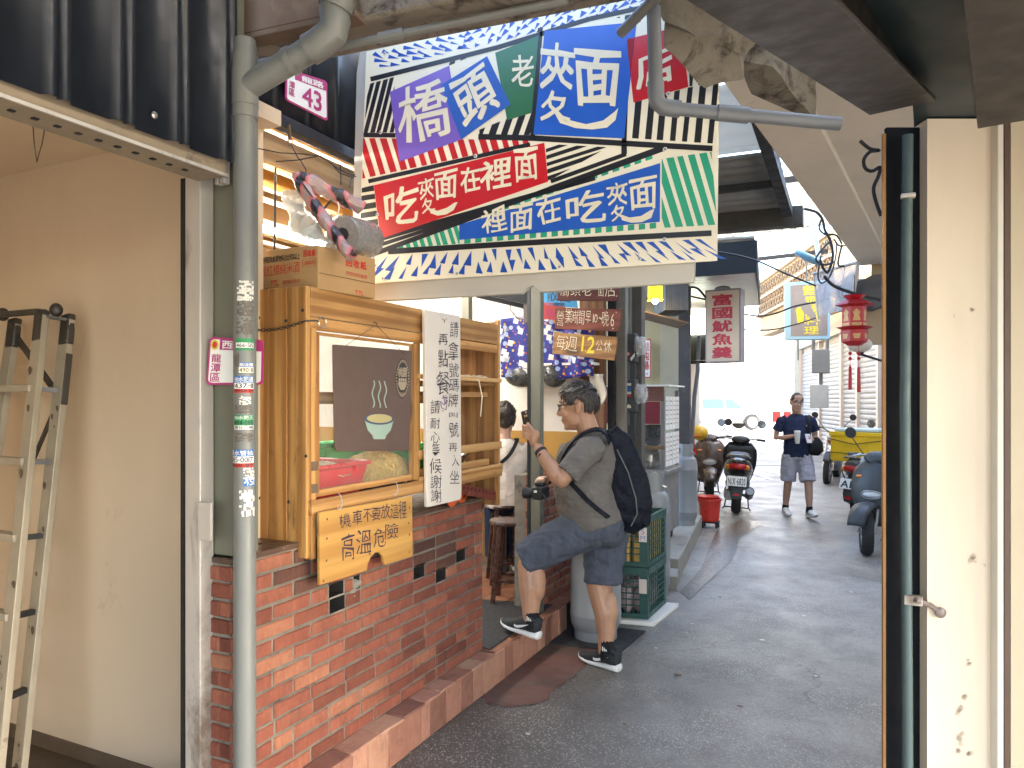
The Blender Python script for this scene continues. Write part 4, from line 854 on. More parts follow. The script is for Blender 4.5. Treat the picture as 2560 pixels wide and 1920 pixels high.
stripes(rd, [(102, 735), (985, 745), (985, 762), (98, 950)], (70, 850), (.30, 1), (58, 0), 33, 22, .0008)
stripes(bk, [(95, 1000), (158, 985), (192, 1268), (80, 1338)], (120, 1005), (1, -.16), (0, 46), 29, 9, .0008)
stripes(bk, [(1072, 765), (1478, 788), (1480, 800), (1120, 945), (1085, 965)], (1080, 800), (1, -.33), (2, 37), 21, 8, .0008)
for off, w_ in ((0, 26), (42, 20), (80, 28)): line_(bk, [(112, 1368-off*.95), (1095+off*3, 1005-off*.75)], w_, .0009)
line_(bk, [(1095, 1008), (1705, 785)], 34, .0009); line_(bk, [(1100, 965), (1500, 820)], 22, .0009); line_(bk, [(480, 1195), (760, 1110)], 16, .0009)
line_(bk, [(142, 422), (820, 252), (1020, 190), (1310, 100), (1600, 38), (1900, -40)], 25, .0012); line_(bk, [(1045, 150), (1002, 745)], 26, .0012); line_(bk, [(1510, 200), (1490, 760)], 26, .0012)
line_(bk, [(715, 727), (1010, 735), (1960, 790)], 30, .0012); line_(bk, [(104, 718), (275, 720)], 24, .0012); line_(bk, [(130, 965), (990, 768)], 22, .0012); line_(bk, [(235, 1338), (1000, 1290), (1955, 1240)], 30, .0012); line_(bk, [(1490, 770), (1490, 820)], 30, .0012)
stripes(gn, [(275, 1322), (612, 1195), (616, 1296)], (300, 1300), (.32, 1), (40, -2), 24, 9, .0008)
stripes(gn, [(1690, 845), (1955, 808), (1985, 1195), (1690, 1212)], (1660, 1000), (.30, 1), (60, 0), 36, 9, .0008)
for i in range(17):
    x, y = 665+58.5*i, 1180-20.2*i
    if i > 1: gs.append([sg(x, y-34, .0008), sg(x+36, y-46, .0008), sg(x+40, y-12, .0008), sg(x+4, y, .0008)])
for i in range(18):
    x, y = 640+58*i, 1296-4.6*i; gs.append([sg(x, y-30, .0008), sg(x+34, y-34, .0008), sg(x+34, y-4, .0008), sg(x, y, .0008)])
for nm_, L__, mt_ in (('black_stripe', bk, SBK), ('red_stripe', rd, SRD), ('green_stripe', gn, SGN), ('green_square', gs, SGN)):
    for q_ in L__: obj(nm_, MB().poly(q_), mt_, sign, world=True, smooth=None)
bl = []; rr = random.Random(5)
for row_ in range(2):    # blue darts fanning out along the bottom, in two rows
    for i in range(29):
        u = (i+.5*row_+.25+rr.uniform(-.12, .12))/29.5; cx = 95+1870*u; yl0 = 1354-98*u; yl1 = 1508-127*u; hh = yl1-yl0; fan = (cx-820)/900
        y0_ = yl0+(6 if row_ == 0 else hh*.46)+rr.uniform(0, 8); L = hh*rr.uniform(.42, .62)*(1.0 if row_ == 0 else .85); dx = L*(fan*1.15+rr.uniform(-.18, .18)); w_ = rr.uniform(13, 26)
        if rr.random() < .62: q = [(cx, y0_), (cx+dx+w_, min(y0_+L, yl1-8)), (cx+dx-w_*.6, min(y0_+L*.93, yl1-8))]
        else: q = [(cx-w_, y0_+2), (cx+w_*.7, y0_), (cx+dx, min(y0_+L, yl1-8))]
        bl.append([sg(*p, .0008) for p in q])
for i in range(30):    # and along the top, in two or three staggered rows
    for row_ in range(3):
        cx = 150+58*i+row_*20+rr.uniform(-12, 12); top = 275-.2255*(cx-118); bot = 405-.243*(cx-140)-14; hgt = bot-top
        if cx > 1780: continue
        y0_ = top+14+hgt*(.06+.30*row_)+rr.uniform(-5, 5); L = rr.uniform(38, 82); an = (.35 if cx < 640 else PI-.95-(cx-640)/1100*.0)+rr.uniform(-.3, .3); w_ = rr.uniform(8, 17)
        b = (cx+L*math.cos(an), y0_+L*math.sin(an)*.75); q = [(cx-math.sin(an)*w_, y0_+math.cos(an)*w_*.8), (cx+math.sin(an)*w_, y0_-math.cos(an)*w_*.8), b]
        lim = lambda p: (p[0], min(max(p[1], 275-.2255*(p[0]-118)+6), 405-.243*(p[0]-140)-16)); bl.append([sg(*lim(p), .0008) for p in q])
for q_ in bl: obj('blue_dart', MB().poly(q_), SBL, sign, world=True, smooth=None)
for nm, q, mt in (('purple_tile', [(245, 490), (560, 350), (626, 742), (296, 860)], TPU), ('green_tile', [(805, 282), (1036, 190), (1000, 600), (868, 640)], TGR), ('blue_tile', [(515, 456), (762, 300), (886, 556), (626, 742)], TBL2),
                  ('large_blue_tile', [(1068, 165), (1556, 118), (1490, 736), (1008, 716)], TBL), ('red_tile', [(1504, 210), (1792, 140), (1832, 462), (1540, 546)], TRD),
                  ('red_banner', [(160, 986), (1066, 760), (1086, 966), (196, 1270)], TRD), ('blue_banner', [(614, 1196), (1682, 868), (1680, 1180), (614, 1276)], TBL)):
    l = .002 if nm != 'blue_tile' else .003
    obj(nm, MB().prism([sg(*p, l) for p in q], (0, .0012, 0)), mt, sign, world=True, smooth=None)
def cut(c, q, off=.0, jit=.07, l=.0036):
    off = off*1.3+.003; ch = MB(); put_glyph(ch, c, [sg(*p, l) for p in q], off, jit); obj('character', ch, CHA, sign, world=True, smooth=None)
cut('橋', [(282, 490), (545, 400), (580, 715), (300, 765)], .004); cut('頭', [(560, 460), (738, 335), (838, 560), (655, 690)], .008, l=.0042); cut('老', [(882, 300), (1012, 290), (1010, 450), (900, 480)], .002)
def noodle(jia, zhi, mian, tail, b_):
    cut('夾', jia, b_, .10); cut('夂', zhi, b_, .10); cut('面', mian, b_*1.2, .05); obj('character', MB().prism([sg(*p, .0036) for p in tail], (0, .0006, 0)), CHA, sign, world=True, smooth=None)
noodle([(1048, 225), (1225, 250), (1222, 480), (1045, 470)], [(1050, 490), (1205, 480), (1200, 650), (1045, 640)], [(1232, 265), (1475, 285), (1455, 560), (1240, 555)], [(1120, 600), (1190, 638), (1290, 662), (1380, 642), (1440, 596), (1460, 575), (1445, 640), (1400, 680), (1320, 690), (1230, 682), (1150, 655)], .008); cut('店', [(1548, 300), (1745, 215), (1760, 430), (1560, 480)], .01)
for c, q in (('吃', [(215, 1030), (395, 965), (395, 1180), (228, 1200)]), ('在', [(620, 895), (725, 875), (728, 1010), (630, 1035)]), ('裡', [(728, 870), (890, 825), (892, 985), (740, 1020)]), ('面', [(905, 800), (1032, 785), (1032, 955), (912, 975)])): cut(c, q, .008)
for c, q in (('裡', [(728, 1130), (862, 1085), (866, 1230), (742, 1250)]), ('面', [(880, 1100), (1005, 1080), (1006, 1215), (885, 1242)]), ('在', [(1020, 1060), (1150, 1030), (1156, 1175), (1035, 1200)]), ('吃', [(1180, 1050), (1390, 990), (1392, 1180), (1195, 1185)])): cut(c, q, .006)
noodle([(398, 960), (478, 935), (482, 1045), (408, 1065)], [(412, 1062), (480, 1045), (484, 1120), (420, 1140)], [(482, 925), (604, 895), (600, 1050), (490, 1065)], [(455, 1108), (500, 1122), (550, 1105), (590, 1078), (606, 1076), (585, 1118), (545, 1142), (500, 1148), (462, 1135)], .006)
noodle([(1398, 985), (1508, 960), (1508, 1085), (1405, 1095)], [(1418, 1095), (1505, 1085), (1506, 1165), (1425, 1180)], [(1520, 960), (1664, 935), (1660, 1105), (1525, 1118)], [(1470, 1140), (1520, 1158), (1580, 1150), (1630, 1120), (1652, 1112), (1635, 1160), (1585, 1182), (1530, 1186), (1480, 1172)], .006)
sc_ = MB(); ws = MB()
for x, y in ((218, 285), (640, 155), (1212, 18), (195, 705), (178, 1142), (170, 1412), (208, 1482), (603, 1455), (1148, 1420), (1573, 1375), (1705, 1275), (1708, 795), (1725, 500), (700, 830)):
    c0 = sg(x, y, .002); ws.lathe([(.009, 0), (.008, .0015)], c0, 12, (0, -1, 0)); sc_.lathe([(.005, .0015), (.0045, .004), (.002, .005)], c0, 10, (0, -1, 0))
obj('washer', ws, INK['white'], sign, world=True); obj('screw_head', sc_, M['brass'], sign, world=True)
hang = MB()
for x in (500, 1300): hang.tube([on_y(860+.4701*x, .4701*(200 if x == 500 else 20), YS+.045), on_y(860+.4701*x, -140, YS+.045)], .006, 6)
obj('hanger_rod', hang, M['black'], sign, world=True)
# ------------------------------------------------------------------ inside the stall
st = thing('noodle_stall_room', 'noodle stall interior of white walls over an ochre wainscot', 'room', (-3.5, 4.5, .19))
yB = 5.93; zW = 1.345
def room(n, mb, mt, **k): return obj(n, mb, mt, st, world=True, **k)
room('end_wall', MB().box(-5.4, -2.02, yB, yB+.1, zW, 3.2), M['white_wall']); room('wainscot', MB().box(-5.4, -2.02, yB-.008, yB+.1, .185, zW), M['ochre'])
room('far_wall', MB().box(-5.5, -5.4, 2.2, 6.03, zW, 3.2), M['white_wall']); room('far_wainscot', MB().box(-5.5, -5.392, 2.2, 6.03, 0.1, zW), M['ochre'])
OCR = pbr('orange_painted_joist', (.42, .22, .055), .55, .2, 3, .1, 40, dirt=(.2, .10, .03), dscale=3, damt=.62)
room('ceiling', MB().box(-5.4, -2.37, 2.2, 5.93, 3.02, 3.1), pbr('orange_ceiling_board', (.46, .27, .09), .6, .15, 3, .1, 40))
for i, X in enumerate((-2.47, -2.85, -3.15, -3.75, -4.05, -4.4, -4.8)): room('joist', MB().box(X-.035, X+.035, 2.2, 5.93, 2.86, 3.018), OCR, bevel=.004)
for i, X in enumerate((-2.66, -3.3, -4.2)): room('batten', MB().box(X-.02, X+.02, 2.2, 5.93, 2.84, 2.862), M['white_wall'], bevel=.002)
tube_m = emit('fluorescent_tube_light', (1.0, .96, .86), 24)
def tube_light(label, x, y0, y1, z, yt=None):
    t = thing('fluorescent_light', label, 'ceiling light', (x, (y0+y1)/2, z), 0, 'fluorescent tube lights in the noodle stall')
    obj('housing', MB().box(x-.05, x+.05, y0, y1, z+.028, z+.062), pbr('white_light_housing', (.8, .8, .78), .4, .03, 5, 0), t, world=True, bevel=.006)
    obj('tube', MB().tube([(x, y0+.02, z+.005), (x, y1-.02, z+.005)], .016, 10), tube_m, t, world=True)
    obj('tube_end', MB().tube([(x, y1-.035, z+.005), (x, y1-.005, z+.005)], .02, 10), M['white_wall'], t, world=True)
tube_light('lit fluorescent tube above the red striped plastic bundle', -2.62, 2.35, 3.35, 2.82)
tube_light('lit fluorescent tube deeper inside, low behind the wine carton', -3.55, 3.0, 4.25, 2.74)
tube_light('lit fluorescent tube over the dining tables behind the big sign', -3.3, 4.5, 5.7, 2.80)
tag(obj('hanging_rod', MB().tube([at_d(690, 340, 3.3), at_d(686, 640, 3.3)], .005, 8), M['black']), 'thin black rod hanging from the joists behind the downpipe', 'rod')
ws_ = thing('wire_hooks', 'tangle of thin wires and hooks strung under the stall fascia plank', 'wire', at_d(735, 400, 2.75)); mb = MB()
def wpx(pts, d=2.75, r=.0022): mb.tube([at_d(x, y, d) for x, y in pts], r, 5)
wpx([(640, 370), (700, 382), (760, 385), (800, 390), (850, 425), (890, 442)]); wpx([(690, 404), (745, 400), (795, 390)]); wpx([(728, 362), (745, 395), (752, 402), (765, 425), (764, 432)]); wpx([(850, 410), (852, 440), (852, 462)]); wpx([(888, 435), (878, 447), (874, 470)]); wpx([(795, 388), (830, 410), (848, 432), (885, 445)])
obj('wires', mb, M['black'], ws_, world=True)
mb = MB().box(0, 0, 0, 0, 0, 0); mb = MB(); a, b = at_d(722, 312, 2.75), at_d(724, 350, 2.75); mb.bar(a, b, .012, .006); mb.tube([at_d(726, 356, 2.75)+Vector((.012*math.cos(t), 0, .012*math.sin(t))) for t in [2*PI*k/14 for k in range(14)]], .0025, 5, closed=True)
obj('bracket', mb, M['rust'], ws_, world=True)
# wrapped plastic bundle
def stripe_plastic():
    t = NT('pink_black_striped_plastic'); v = t.coord(); wv = t.new('ShaderNodeTexWave', wave_type='BANDS', bands_direction='X'); wv.inputs['Scale'].default_value = 4.2; wv.inputs['Distortion'].default_value = 2.5; wv.inputs['Detail'].default_value = 3; t.l(v, wv.inputs['Vector'])
    c = t.ramp(wv.outputs['Fac'], [(.20, (.02, .015, .018)), (.26, (.46, .10, .12)), (.60, (.55, .22, .22)), (.80, (.36, .26, .25))], 'LINEAR'); return t.out(c, .18, 0, t.bump(t.noise(30, 5, .65, v, 1), .9, .01))
SPL = stripe_plastic(); bun = thing('plastic_wrapped_frame', 'folding frame wrapped in pink and black striped plastic hanging over the carton', 'wrapped frame', at_d(800, 520, 3.0))
def lumpy(pts, r, n=12, amp=.16, sd=0, ratio=.7):
    mb = MB(); pts = [Vector(p) for p in pts]; fine = []
    for a, b in zip(pts, pts[1:]): fine += [a.lerp(b, k/8) for k in range(8)]
    fine.append(pts[-1]); rs = []
    for i, p in enumerate(fine): q = 1+amp*2*noise.noise(p*14+Vector((sd, 0, 0))); rs.append((r*q, r*ratio*q))
    mb.tube(fine, rs, n); mb.warp(lambda p: p+noise.noise_vector(p*38+Vector((sd, 3, 1)))*.007); return mb
obj('wrapped_leg', lumpy([at_d(742, 440, 2.95), at_d(790, 520, 2.92), at_d(840, 590, 2.9), at_d(878, 642, 2.88)], .034, sd=1), SPL, bun, world=True)
obj('wrapped_bar', lumpy([at_d(745, 445, 2.95), at_d(800, 470, 3.0), at_d(850, 492, 3.05), at_d(905, 520, 3.1)], .045, sd=2), SPL, bun, world=True)
obj('strap', MB().bar(at_d(752, 452, 2.9), at_d(782, 492, 2.9), .012, .003).bar(at_d(800, 535, 2.95), at_d(828, 500, 2.95), .016, .003), M['black'], bun, world=True)
obj('cable_loop', MB().tube([at_d(828, 560, 2.95), at_d(842, 545, 2.95), at_d(848, 520, 2.95), at_d(845, 505, 2.95)], .003, 6), INK['white'], bun, world=True)
clear = NT('cloudy_clear_plastic'); clear.out((.62, .68, .68), .12, 0, clear.bump(clear.noise(22, 5, .7, clear.coord(), 1.2), 1.0, .012)); clear.b.inputs['Alpha'].default_value = .62
obj('clear_bag', lumpy([at_d(735, 480, 3.0), at_d(738, 520, 3.0), at_d(752, 560, 2.98), at_d(790, 585, 2.96)], .055, 14, .3, 5, .8).merge(lumpy([at_d(775, 580, 2.95), at_d(790, 600, 2.95), at_d(800, 622, 2.95)], .06, 14, .3, 8, .8)), clear.m, bun, world=True)
rl = thing('plastic_film_roll', 'roll of clear film hanging behind the striped plastic bundle', 'roll', at_d(860, 590, 3.05)); ax = (fw+Vector((.25, -.1, .1))).normalized(); c0 = at_d(856, 586, 3.05)
obj('roll', MB().lathe([(.028, 0), (.075, .0), (.082, .01), (.082, .25), (.02, .25)], c0, 24, ax), pbr('grey_film', (.24, .23, .22), .25, .12, 20, .1), rl, world=True); obj('core', MB().lathe([(.012, -.004), (.028, -.004), (.028, .01)], c0, 18, ax), M['black'], rl, world=True)
# food in the cabinet
def tub(name, label, mat, x0, x1, y0, y1, z0, z1, grp=None, rim=.012):
    t = thing(name, label, 'tub', ((x0+x1)/2, (y0+y1)/2, z0), 0, grp); k = .82; cx, cy = (x0+x1)/2, (y0+y1)/2
    def ring(s, z, g=0): return [(cx+(x-cx)*s+(g if x > cx else -g), cy+(y-cy)*s+(g if y > cy else -g), z) for x, y in ((x0, y0), (x1, y0), (x1, y1), (x0, y1))]
    vs = ring(k, z0)+ring(1, z1-.02)+ring(1, z1-.02, rim)+ring(1, z1, rim)+ring(1, z1)+ring(k, z0+.006); fs = [(3, 2, 1, 0)]
    for r in range(5):
        for i in range(4): j = (i+1) % 4; fs.append((r*4+i, r*4+j, r*4+4+j, r*4+4+i))
    fs.append((20, 21, 22, 23)); obj('basin', MB().add(vs, fs), mat, t, world=True, bevel=.006); return t
REDP = pbr('red_plastic', (.50, .025, .03), .35, .1, 5, .03); GRNP = pbr('green_plastic', (.03, .42, .08), .35, .1, 5, .03); ORP = pbr('orange_red_plastic', (.62, .10, .02), .35, .1, 5, .03)
zs = zr+.002
tub('red_tub', 'red plastic tub of white noodles behind the cabinet glass', REDP, -2.30, -1.985, 2.28, 2.66, zs, zs+.155)
nd = MB();
NOD_W = pbr('white_noodles', (.70, .66, .50), .45, .15, 60, .9, 90, .01); NOD_Y = pbr('yellow_noodles', (.66, .46, .13), .4, .3, 50, 1.0, 80, .012)
def strands(mb, c, rx, ry, h, n, r, rr):
    mb.sph(c, (rx*.9, ry*.9, h*.85), 16, 8)
    for i in range(n):
        a = rr.uniform(0, 2*PI); q = rr.uniform(.1, 1)**.5; p0 = Vector((rx*q*math.cos(a), ry*q*math.sin(a), 0)); da = rr.uniform(0, 2*PI); pts = []
        for k in range(6):
            s = (k-2.5)*.022; p = p0+Vector((s*math.cos(da+.5*s*20), s*math.sin(da+.5*s*20), 0)); e = max(0, 1-(p.x/rx)**2-(p.y/ry)**2); pts.append(Vector(c)+Vector((p.x, p.y, h*math.sqrt(e)*.92+rr.uniform(-.002, .004))))
        mb.tube(pts, r, 4, False)
rr = random.Random(4); m1 = MB(); strands(m1, (-2.14, 2.47, zs+.10), .13, .16, .06, 120, .0025, rr); o = obj('white_noodles', m1, NOD_W, smooth=60); tag(o, 'heap of white noodles filling the red tub', 'noodles')
tr = thing('noodle_tray', 'dark metal tray under the yellow noodle heap behind the glass', 'tray', (-2.15, 2.95, zs)); obj('tray', MB().box(-2.36, -1.98, 2.70, 3.20, zs, zs+.045), pbr('dark_steel_tray', (.06, .06, .06), .35, .2, 8, .05, metal=.7), tr, world=True, bevel=.008)
m1 = MB(); strands(m1, (-2.14, 2.93, zs+.04), .17, .21, .14, 320, .003, rr); o = obj('yellow_noodles', m1, NOD_Y, smooth=60); tag(o, 'tall heap of yellow noodles on the tray', 'noodles')
tub('green_tub', 'bright green plastic tub beside the noodle heap', GRNP, -2.36, -2.02, 3.14, 3.52, zs, zs+.18)
tub('green_tub', 'bright green plastic tub behind the noodle heap, partly hidden by the brown board', GRNP, -2.375, -2.28, 2.72, 3.10, zs+.05, zs+.22)
bl_ = thing('steel_bowl', 'small steel bowl on the cabinet shelf behind the tall board', 'bowl', (-2.15, 3.68, 1.23)); obj('bowl', MB().lathe([(.03, 0), (.07, .03), (.095, .08), (.09, .08), (.06, .03), (.02, .008)], (-2.13, 3.66, zx(1150, 1178)-.015), 20), pbr('brushed_steel', (.5, .5, .5), .25, .1, 8, .03, metal=1), bl_, world=True)
mb = MB(); zsh = zx(1150, 948)-.012; rr = random.Random(8)
for i in range(60):
    y_ = rr.uniform(3.3, 3.72); mb.tube([(-2.0+rr.uniform(-.06, .07), y_+k*.03, zsh+.012+rr.uniform(0, .03)) for k in range(4)], .0014, 4, False)
mb.tube([(-1.93, 3.5, zsh+.03), (-1.90, 3.55, zsh+.01), (-1.89, 3.57, zsh-.08), (-1.89, 3.55, zsh-.19)], .003, 5)
tag(obj('string_bundle', mb, INK['cream']), 'bundle of white strings spilling from the upper cabinet shelf', 'string')
mb = MB(); mb.grid(lambda u, v: (-2.0+.085*u+.0*v, 3.18+.30*v, zc+.02+.02*math.sin(9*u+5*v)+.012*math.sin(14*v)+.03*(1-u)), 8, 12); tag(obj('orange_plastic_sheet', mb, ORP, solid=.002), 'crumpled orange plastic sheet on the counter edge under the cabinet', 'plastic sheet')
rb = thing('perforated_bar', 'dark red perforated metal bar lying on the counter end', 'bar', (-1.95, 3.65, zc)); a, b = on_x(1150, 1222, -1.935), on_x(1243, 1240, -1.935)
obj('bar', MB().bar(a, b, .006, .055, (0, 0, 1)), pbr('dark_red_steel', (.16, .035, .022), .45, .25, 10, .1, dirt=(.05, .03, .02), dscale=8), rb, world=True, bevel=.001)
mb = MB(); d_ = (b-a)
for i in range(9): mb.tube([a+d_*(.08+.1*i)+Vector((.0034, 0, .01))+Vector((0, .006*math.cos(t), .006*math.sin(t))) for t in [2*PI*k/8 for k in range(8)]], .0015, 4, closed=True)
obj('rivet_hole', mb, M['near_black'], rb, world=True)
# tables, stools, cloth, shelf things
TB = wood('dining_table_top', (.42, .24, .10), (.30, .15, .06), 0, .8, False)
for lab, (x, y, z, lx, ly) in (('brown dining table edge beside the green door post', (-2.35, 5.45, .98, .7, .55)), ('brown dining table by the ochre wainscot behind the seated woman', (-3.0, 5.62, 1.02, .8, .5))):
    t = thing('dining_table', lab, 'table', (x, y, .19), 0, 'dining tables in the stall'); obj('table_top', MB().box(x-lx/2, x+lx/2, y-ly/2, y+ly/2, z-.03, z), TB, t, world=True, bevel=.004)
    for sx in (-1, 1):
        for sy in (-1, 1): obj('leg', MB().box(x+sx*(lx/2-.05)-.02, x+sx*(lx/2-.05)+.02, y+sy*(ly/2-.05)-.02, y+sy*(ly/2-.05)+.02, .19, z-.03), M['black'], t, world=True)
STW = pbr('dark_lacquered_wood', (.055, .022, .016), .22, .3, 8, .05, 40, coat=.4)
def stool(label, x, y, h, rz):
    t = thing('wooden_stool', label, 'stool', (x, y, .19), rz, 'dark wooden stools')
    obj('seat', MB().lathe([(.10, -.03), (.155, -.028), (.165, -.012), (.16, 0), (.10, .002)], (0, 0, h), 28), STW, t)
    for k in range(4):
        a = PI/4+k*PI/2; obj('leg', MB().bar((.17*math.cos(a), .17*math.sin(a), 0), (.10*math.cos(a), .10*math.sin(a), h-.03), .034, .034), STW, t, bevel=.004)
    for k in range(4):
        a, b = PI/4+k*PI/2, PI/4+(k+1)*PI/2; zz = .16+.07*(k % 2); r_ = .17-.07*zz/h; obj('stretcher', MB().bar((r_*math.cos(a), r_*math.sin(a), zz), (r_*math.cos(b), r_*math.sin(b), zz), .022, .022), STW, t, bevel=.003)
    return t
p = at_d(1280, 1400, 5.2); stool('dark wooden stool by the doorway, its round seat empty', p.x, p.y, .575, .3)
p = at_d(1262, 1400, 5.75); stool('dark wooden stool under the seated woman', p.x, p.y, .615, .6); WOM = (p.x, p.y)
def cloth_mat():
    t = NT('blue_printed_cloth'); v = t.coord((1, .25, 1)); c = (.012, .022, .22)
    def lay(c, scale, thr, sh, colr, off, keep):
        mp = t.new('ShaderNodeMapping'); mp.inputs['Location'].default_value = off; mp.inputs['Rotation'].default_value = (0, off[0]*.3, 0); t.l(v, mp.inputs[0])
        vo = t.new('ShaderNodeTexVoronoi', distance=sh); vo.inputs['Scale'].default_value = scale; vo.inputs['Randomness'].default_value = .8; t.l(mp.outputs[0], vo.inputs['Vector'])
        wh = t.new('ShaderNodeTexWhiteNoise'); t.l(vo.outputs['Position'], wh.inputs['Vector']); k = t.math('LESS_THAN', wh.outputs['Value'], keep)
        return t.mix(t.math('MULTIPLY', k, t.ramp(vo.outputs['Distance'], [(thr, (1, 1, 1)), (thr*1.12, (0, 0, 0))])), c, colr)
    c = lay(c, 34, .26, 'EUCLIDEAN', (.50, .05, .05), (.3, .1, .7), .5); c = lay(c, 30, .30, 'EUCLIDEAN', (.75, .38, .03), (1.3, 2.1, .2), .35); c = lay(c, 18, .36, 'EUCLIDEAN', (.34, .44, .70), (2.3, .4, 3.7), .4); c = lay(c, 15, .34, 'CHEBYCHEV', (.62, .64, .62), (4.4, 1.7, .9), .5)
    return t.out(c, .7)
cl = MB(); ax_, az_ = on_y(1252, 798, 5.6), on_y(1482, 942, 5.6)
cl.grid(lambda u, v: (ax_.x+(az_.x-ax_.x)*u, 5.6-.05*math.sin(u*9)*(1-v)*.5-.03*math.sin(u*23+2*v)*(1 if u > .6 else .3), az_.z+(ax_.z-az_.z)*v+.012*math.sin(u*7)), 60, 14)
tag(obj('patterned_cloth', cl, cloth_mat(), solid=.002), 'blue cloth printed with white squares and flowers hanging on the stall wall', 'cloth')
tag(obj('cloth_shelf', MB().box(ax_.x-.02, az_.x, 5.61, yB, az_.z+.10, az_.z+.12), M['white_wall']), 'white wall shelf hidden behind the blue patterned cloth', 'shelf')
pan = pbr('black_enamel', (.010, .010, .012), .3, .2, 8, .04); bagm = glass('thin_plastic_bag', (.8, .82, .84), .12, .05)
for lab, px, w_ in (('wide black pan in a plastic bag hung under the blue cloth', 1305, .16), ('smaller black pan hung under the blue cloth behind the green post', 1385, .11)):
    c0 = on_y(px, 938, 5.66); t = thing('black_pan', lab, 'pan', c0, 0, 'black pans under the blue cloth')
    obj('pan', MB().sph((0, 0, 0), (w_, .09, .105), 24, 12), pan, t); obj('rim', MB().tube([(w_*math.cos(a), .09*math.sin(a), .0) for a in [2*PI*k/24 for k in range(24)]], .006, 6, closed=True), pan, t)
    b_ = MB().sph((-.01, 0, -.005), (w_*1.13, .10, .117), 20, 10); b_.warp(lambda p: p+noise.noise_vector(p*16)*.012); obj('plastic_bag', b_, bagm, t)
tvb = thing('black_wall_bracket', 'black television bracket high on the stall wall above the cloth', 'bracket', at_d(1255, 750, 5.2)); a = at_d(1190, 738, 5.2); b = at_d(1318, 768, 5.2)
obj('arm', MB().bar(a, b, .05, .03, (0, 0, 1)), M['black'], tvb, world=True, bevel=.004); obj('television', MB().prism([at_d(*p) for p in ((1186, 730, 5.25), (1322, 762, 5.15), (1340, 700, 5.15), (1200, 660, 5.25))], (0, .06, 0)), M['black'], tvb, world=True, bevel=.006)
obj('cable', MB().tube([at_d(1274, 752, 5.15), at_d(1276, 775, 5.15), at_d(1295, 797, 5.15), at_d(1320, 800, 5.15)], .004, 6), M['black'], tvb, world=True); obj('clamp', MB().obox(at_d(1320, 785, 5.1), (.05, .06, .14)), pbr('grey_clamp', (.10, .08, .07), .5), tvb, world=True, bevel=.01)
tag(obj('water_jug', MB().lathe([(.04, 0), (.055, .02), (.055, .15), (.03, .18), (.03, .2)], at_d(1297, 797, 5.75), 16), glass('clear_jug', (.85, .88, .92), .05, .3)), 'clear plastic jug on the shelf above the blue cloth', 'jug')
tag(obj('inner_post', MB().box(-.035, .035, -.035, .035, 0, 2.0), M['green_steel'], loc=at_d(1168, 900, 6.1)-Vector((0, 0, 1.3)), bevel=.003), 'green steel post standing behind the cabinet top', 'post')
for lab, q, c, s, tc in (('blue menu poster of black handwriting behind the wooden signs', [(1358, 690), (1430, 690), (1445, 770), (1358, 762)], (.04, .30, .62), '散湯', 'black'), ('red printed bag hanging behind the wooden signs', [(1356, 756), (1412, 757), (1416, 800), (1357, 798)], (.42, .03, .03), '囍', None)):
    P_ = [on_y(px, py, 5.45) for px, py in q]; t = thing('menu_poster' if 'poster' in lab else 'red_bag', lab, 'poster' if 'poster' in lab else 'bag', P_[3]); obj('sheet', MB().prism(P_, (0, .004, 0)), ink('poster_'+s, c), t, world=True)
    f = quadmap(P_); tb = MB(); put_text(tb, s, [f(*p)+Vector((0, -.0015, 0)) for p in ((.1, .6), (.85, .6), (.85, .15), (.1, .15))], 0, .05); obj('lettering', tb, INK[tc or 'magenta'], t, world=True)
# ------------------------------------------------------------------ doorway posts and wooden plaques
dpst = tag(obj('door_post', MB().box(-.036, .036, -.03, .03, 0, 3.0), M['green_steel'], loc=(-1.965, 4.505, .185), bevel=.003), 'chipped dark green steel door post of the noodle stall', 'post')
obj('shade_strip', MB().box(-.060, -.0365, -.032, .02, 0, 3.0), M['black'], dpst)  # black strip standing in for the shade on the post's left side
wall2 = thing('low_brick_wall', 'low brick wall between the green post and the gas cylinder', 'wall', (-2.0, 5.2, .17)); rr = random.Random(9)
obj('mortar', MB().box(-2.16, -1.989, 4.56, 5.90, .17, 1.10), M['mortar'], wall2, world=True)
for c in range(15):
    y = 4.55+(.1 if c % 2 else 0)
    if c % 2:
        o = link('brick', brick_mesh((.09, .09, BH), c % 4), wall2, (-1.982, 4.597, .19+c*PITCH+BH/2)); o.matrix_parent_inverse = Matrix.Translation(wall2.location).inverted();
    while y < 5.85:
        o = link('brick', brick_mesh((.09, .196, BH), rr.randrange(4)), wall2, (-1.982+rr.uniform(-.001, .002), y+.1, .19+c*PITCH+BH/2)); o.matrix_parent_inverse = Matrix.Translation(wall2.location).inverted(); y += .207
obj('plinth_panel', MB().box(-2.1, -1.88, 4.795, 5.9, 0, .17), M['near_black'], wall2, world=True)
wp = wood('brown_door_wood', (.24, .11, .045), (.14, .06, .025), 2, .8, False, dirt=(.05, .025, .015))
tag(obj('wooden_post', MB().box(-.11, .11, -.03, .03, 0, 3.0), wp, loc=(-2.02, 5.80, .0)+Vector((0, 0, .1)) if False else (-2.02, 5.80, .1), bevel=.003), 'wide brown wooden post behind the hanging plaques', 'post')
tag(obj('dark_channel', MB().box(-.03, .03, -.03, .03, 0, 3.0), M['black'], loc=(-1.885, 5.9, 0)), 'dark steel channel beside the brown wooden post', 'channel')
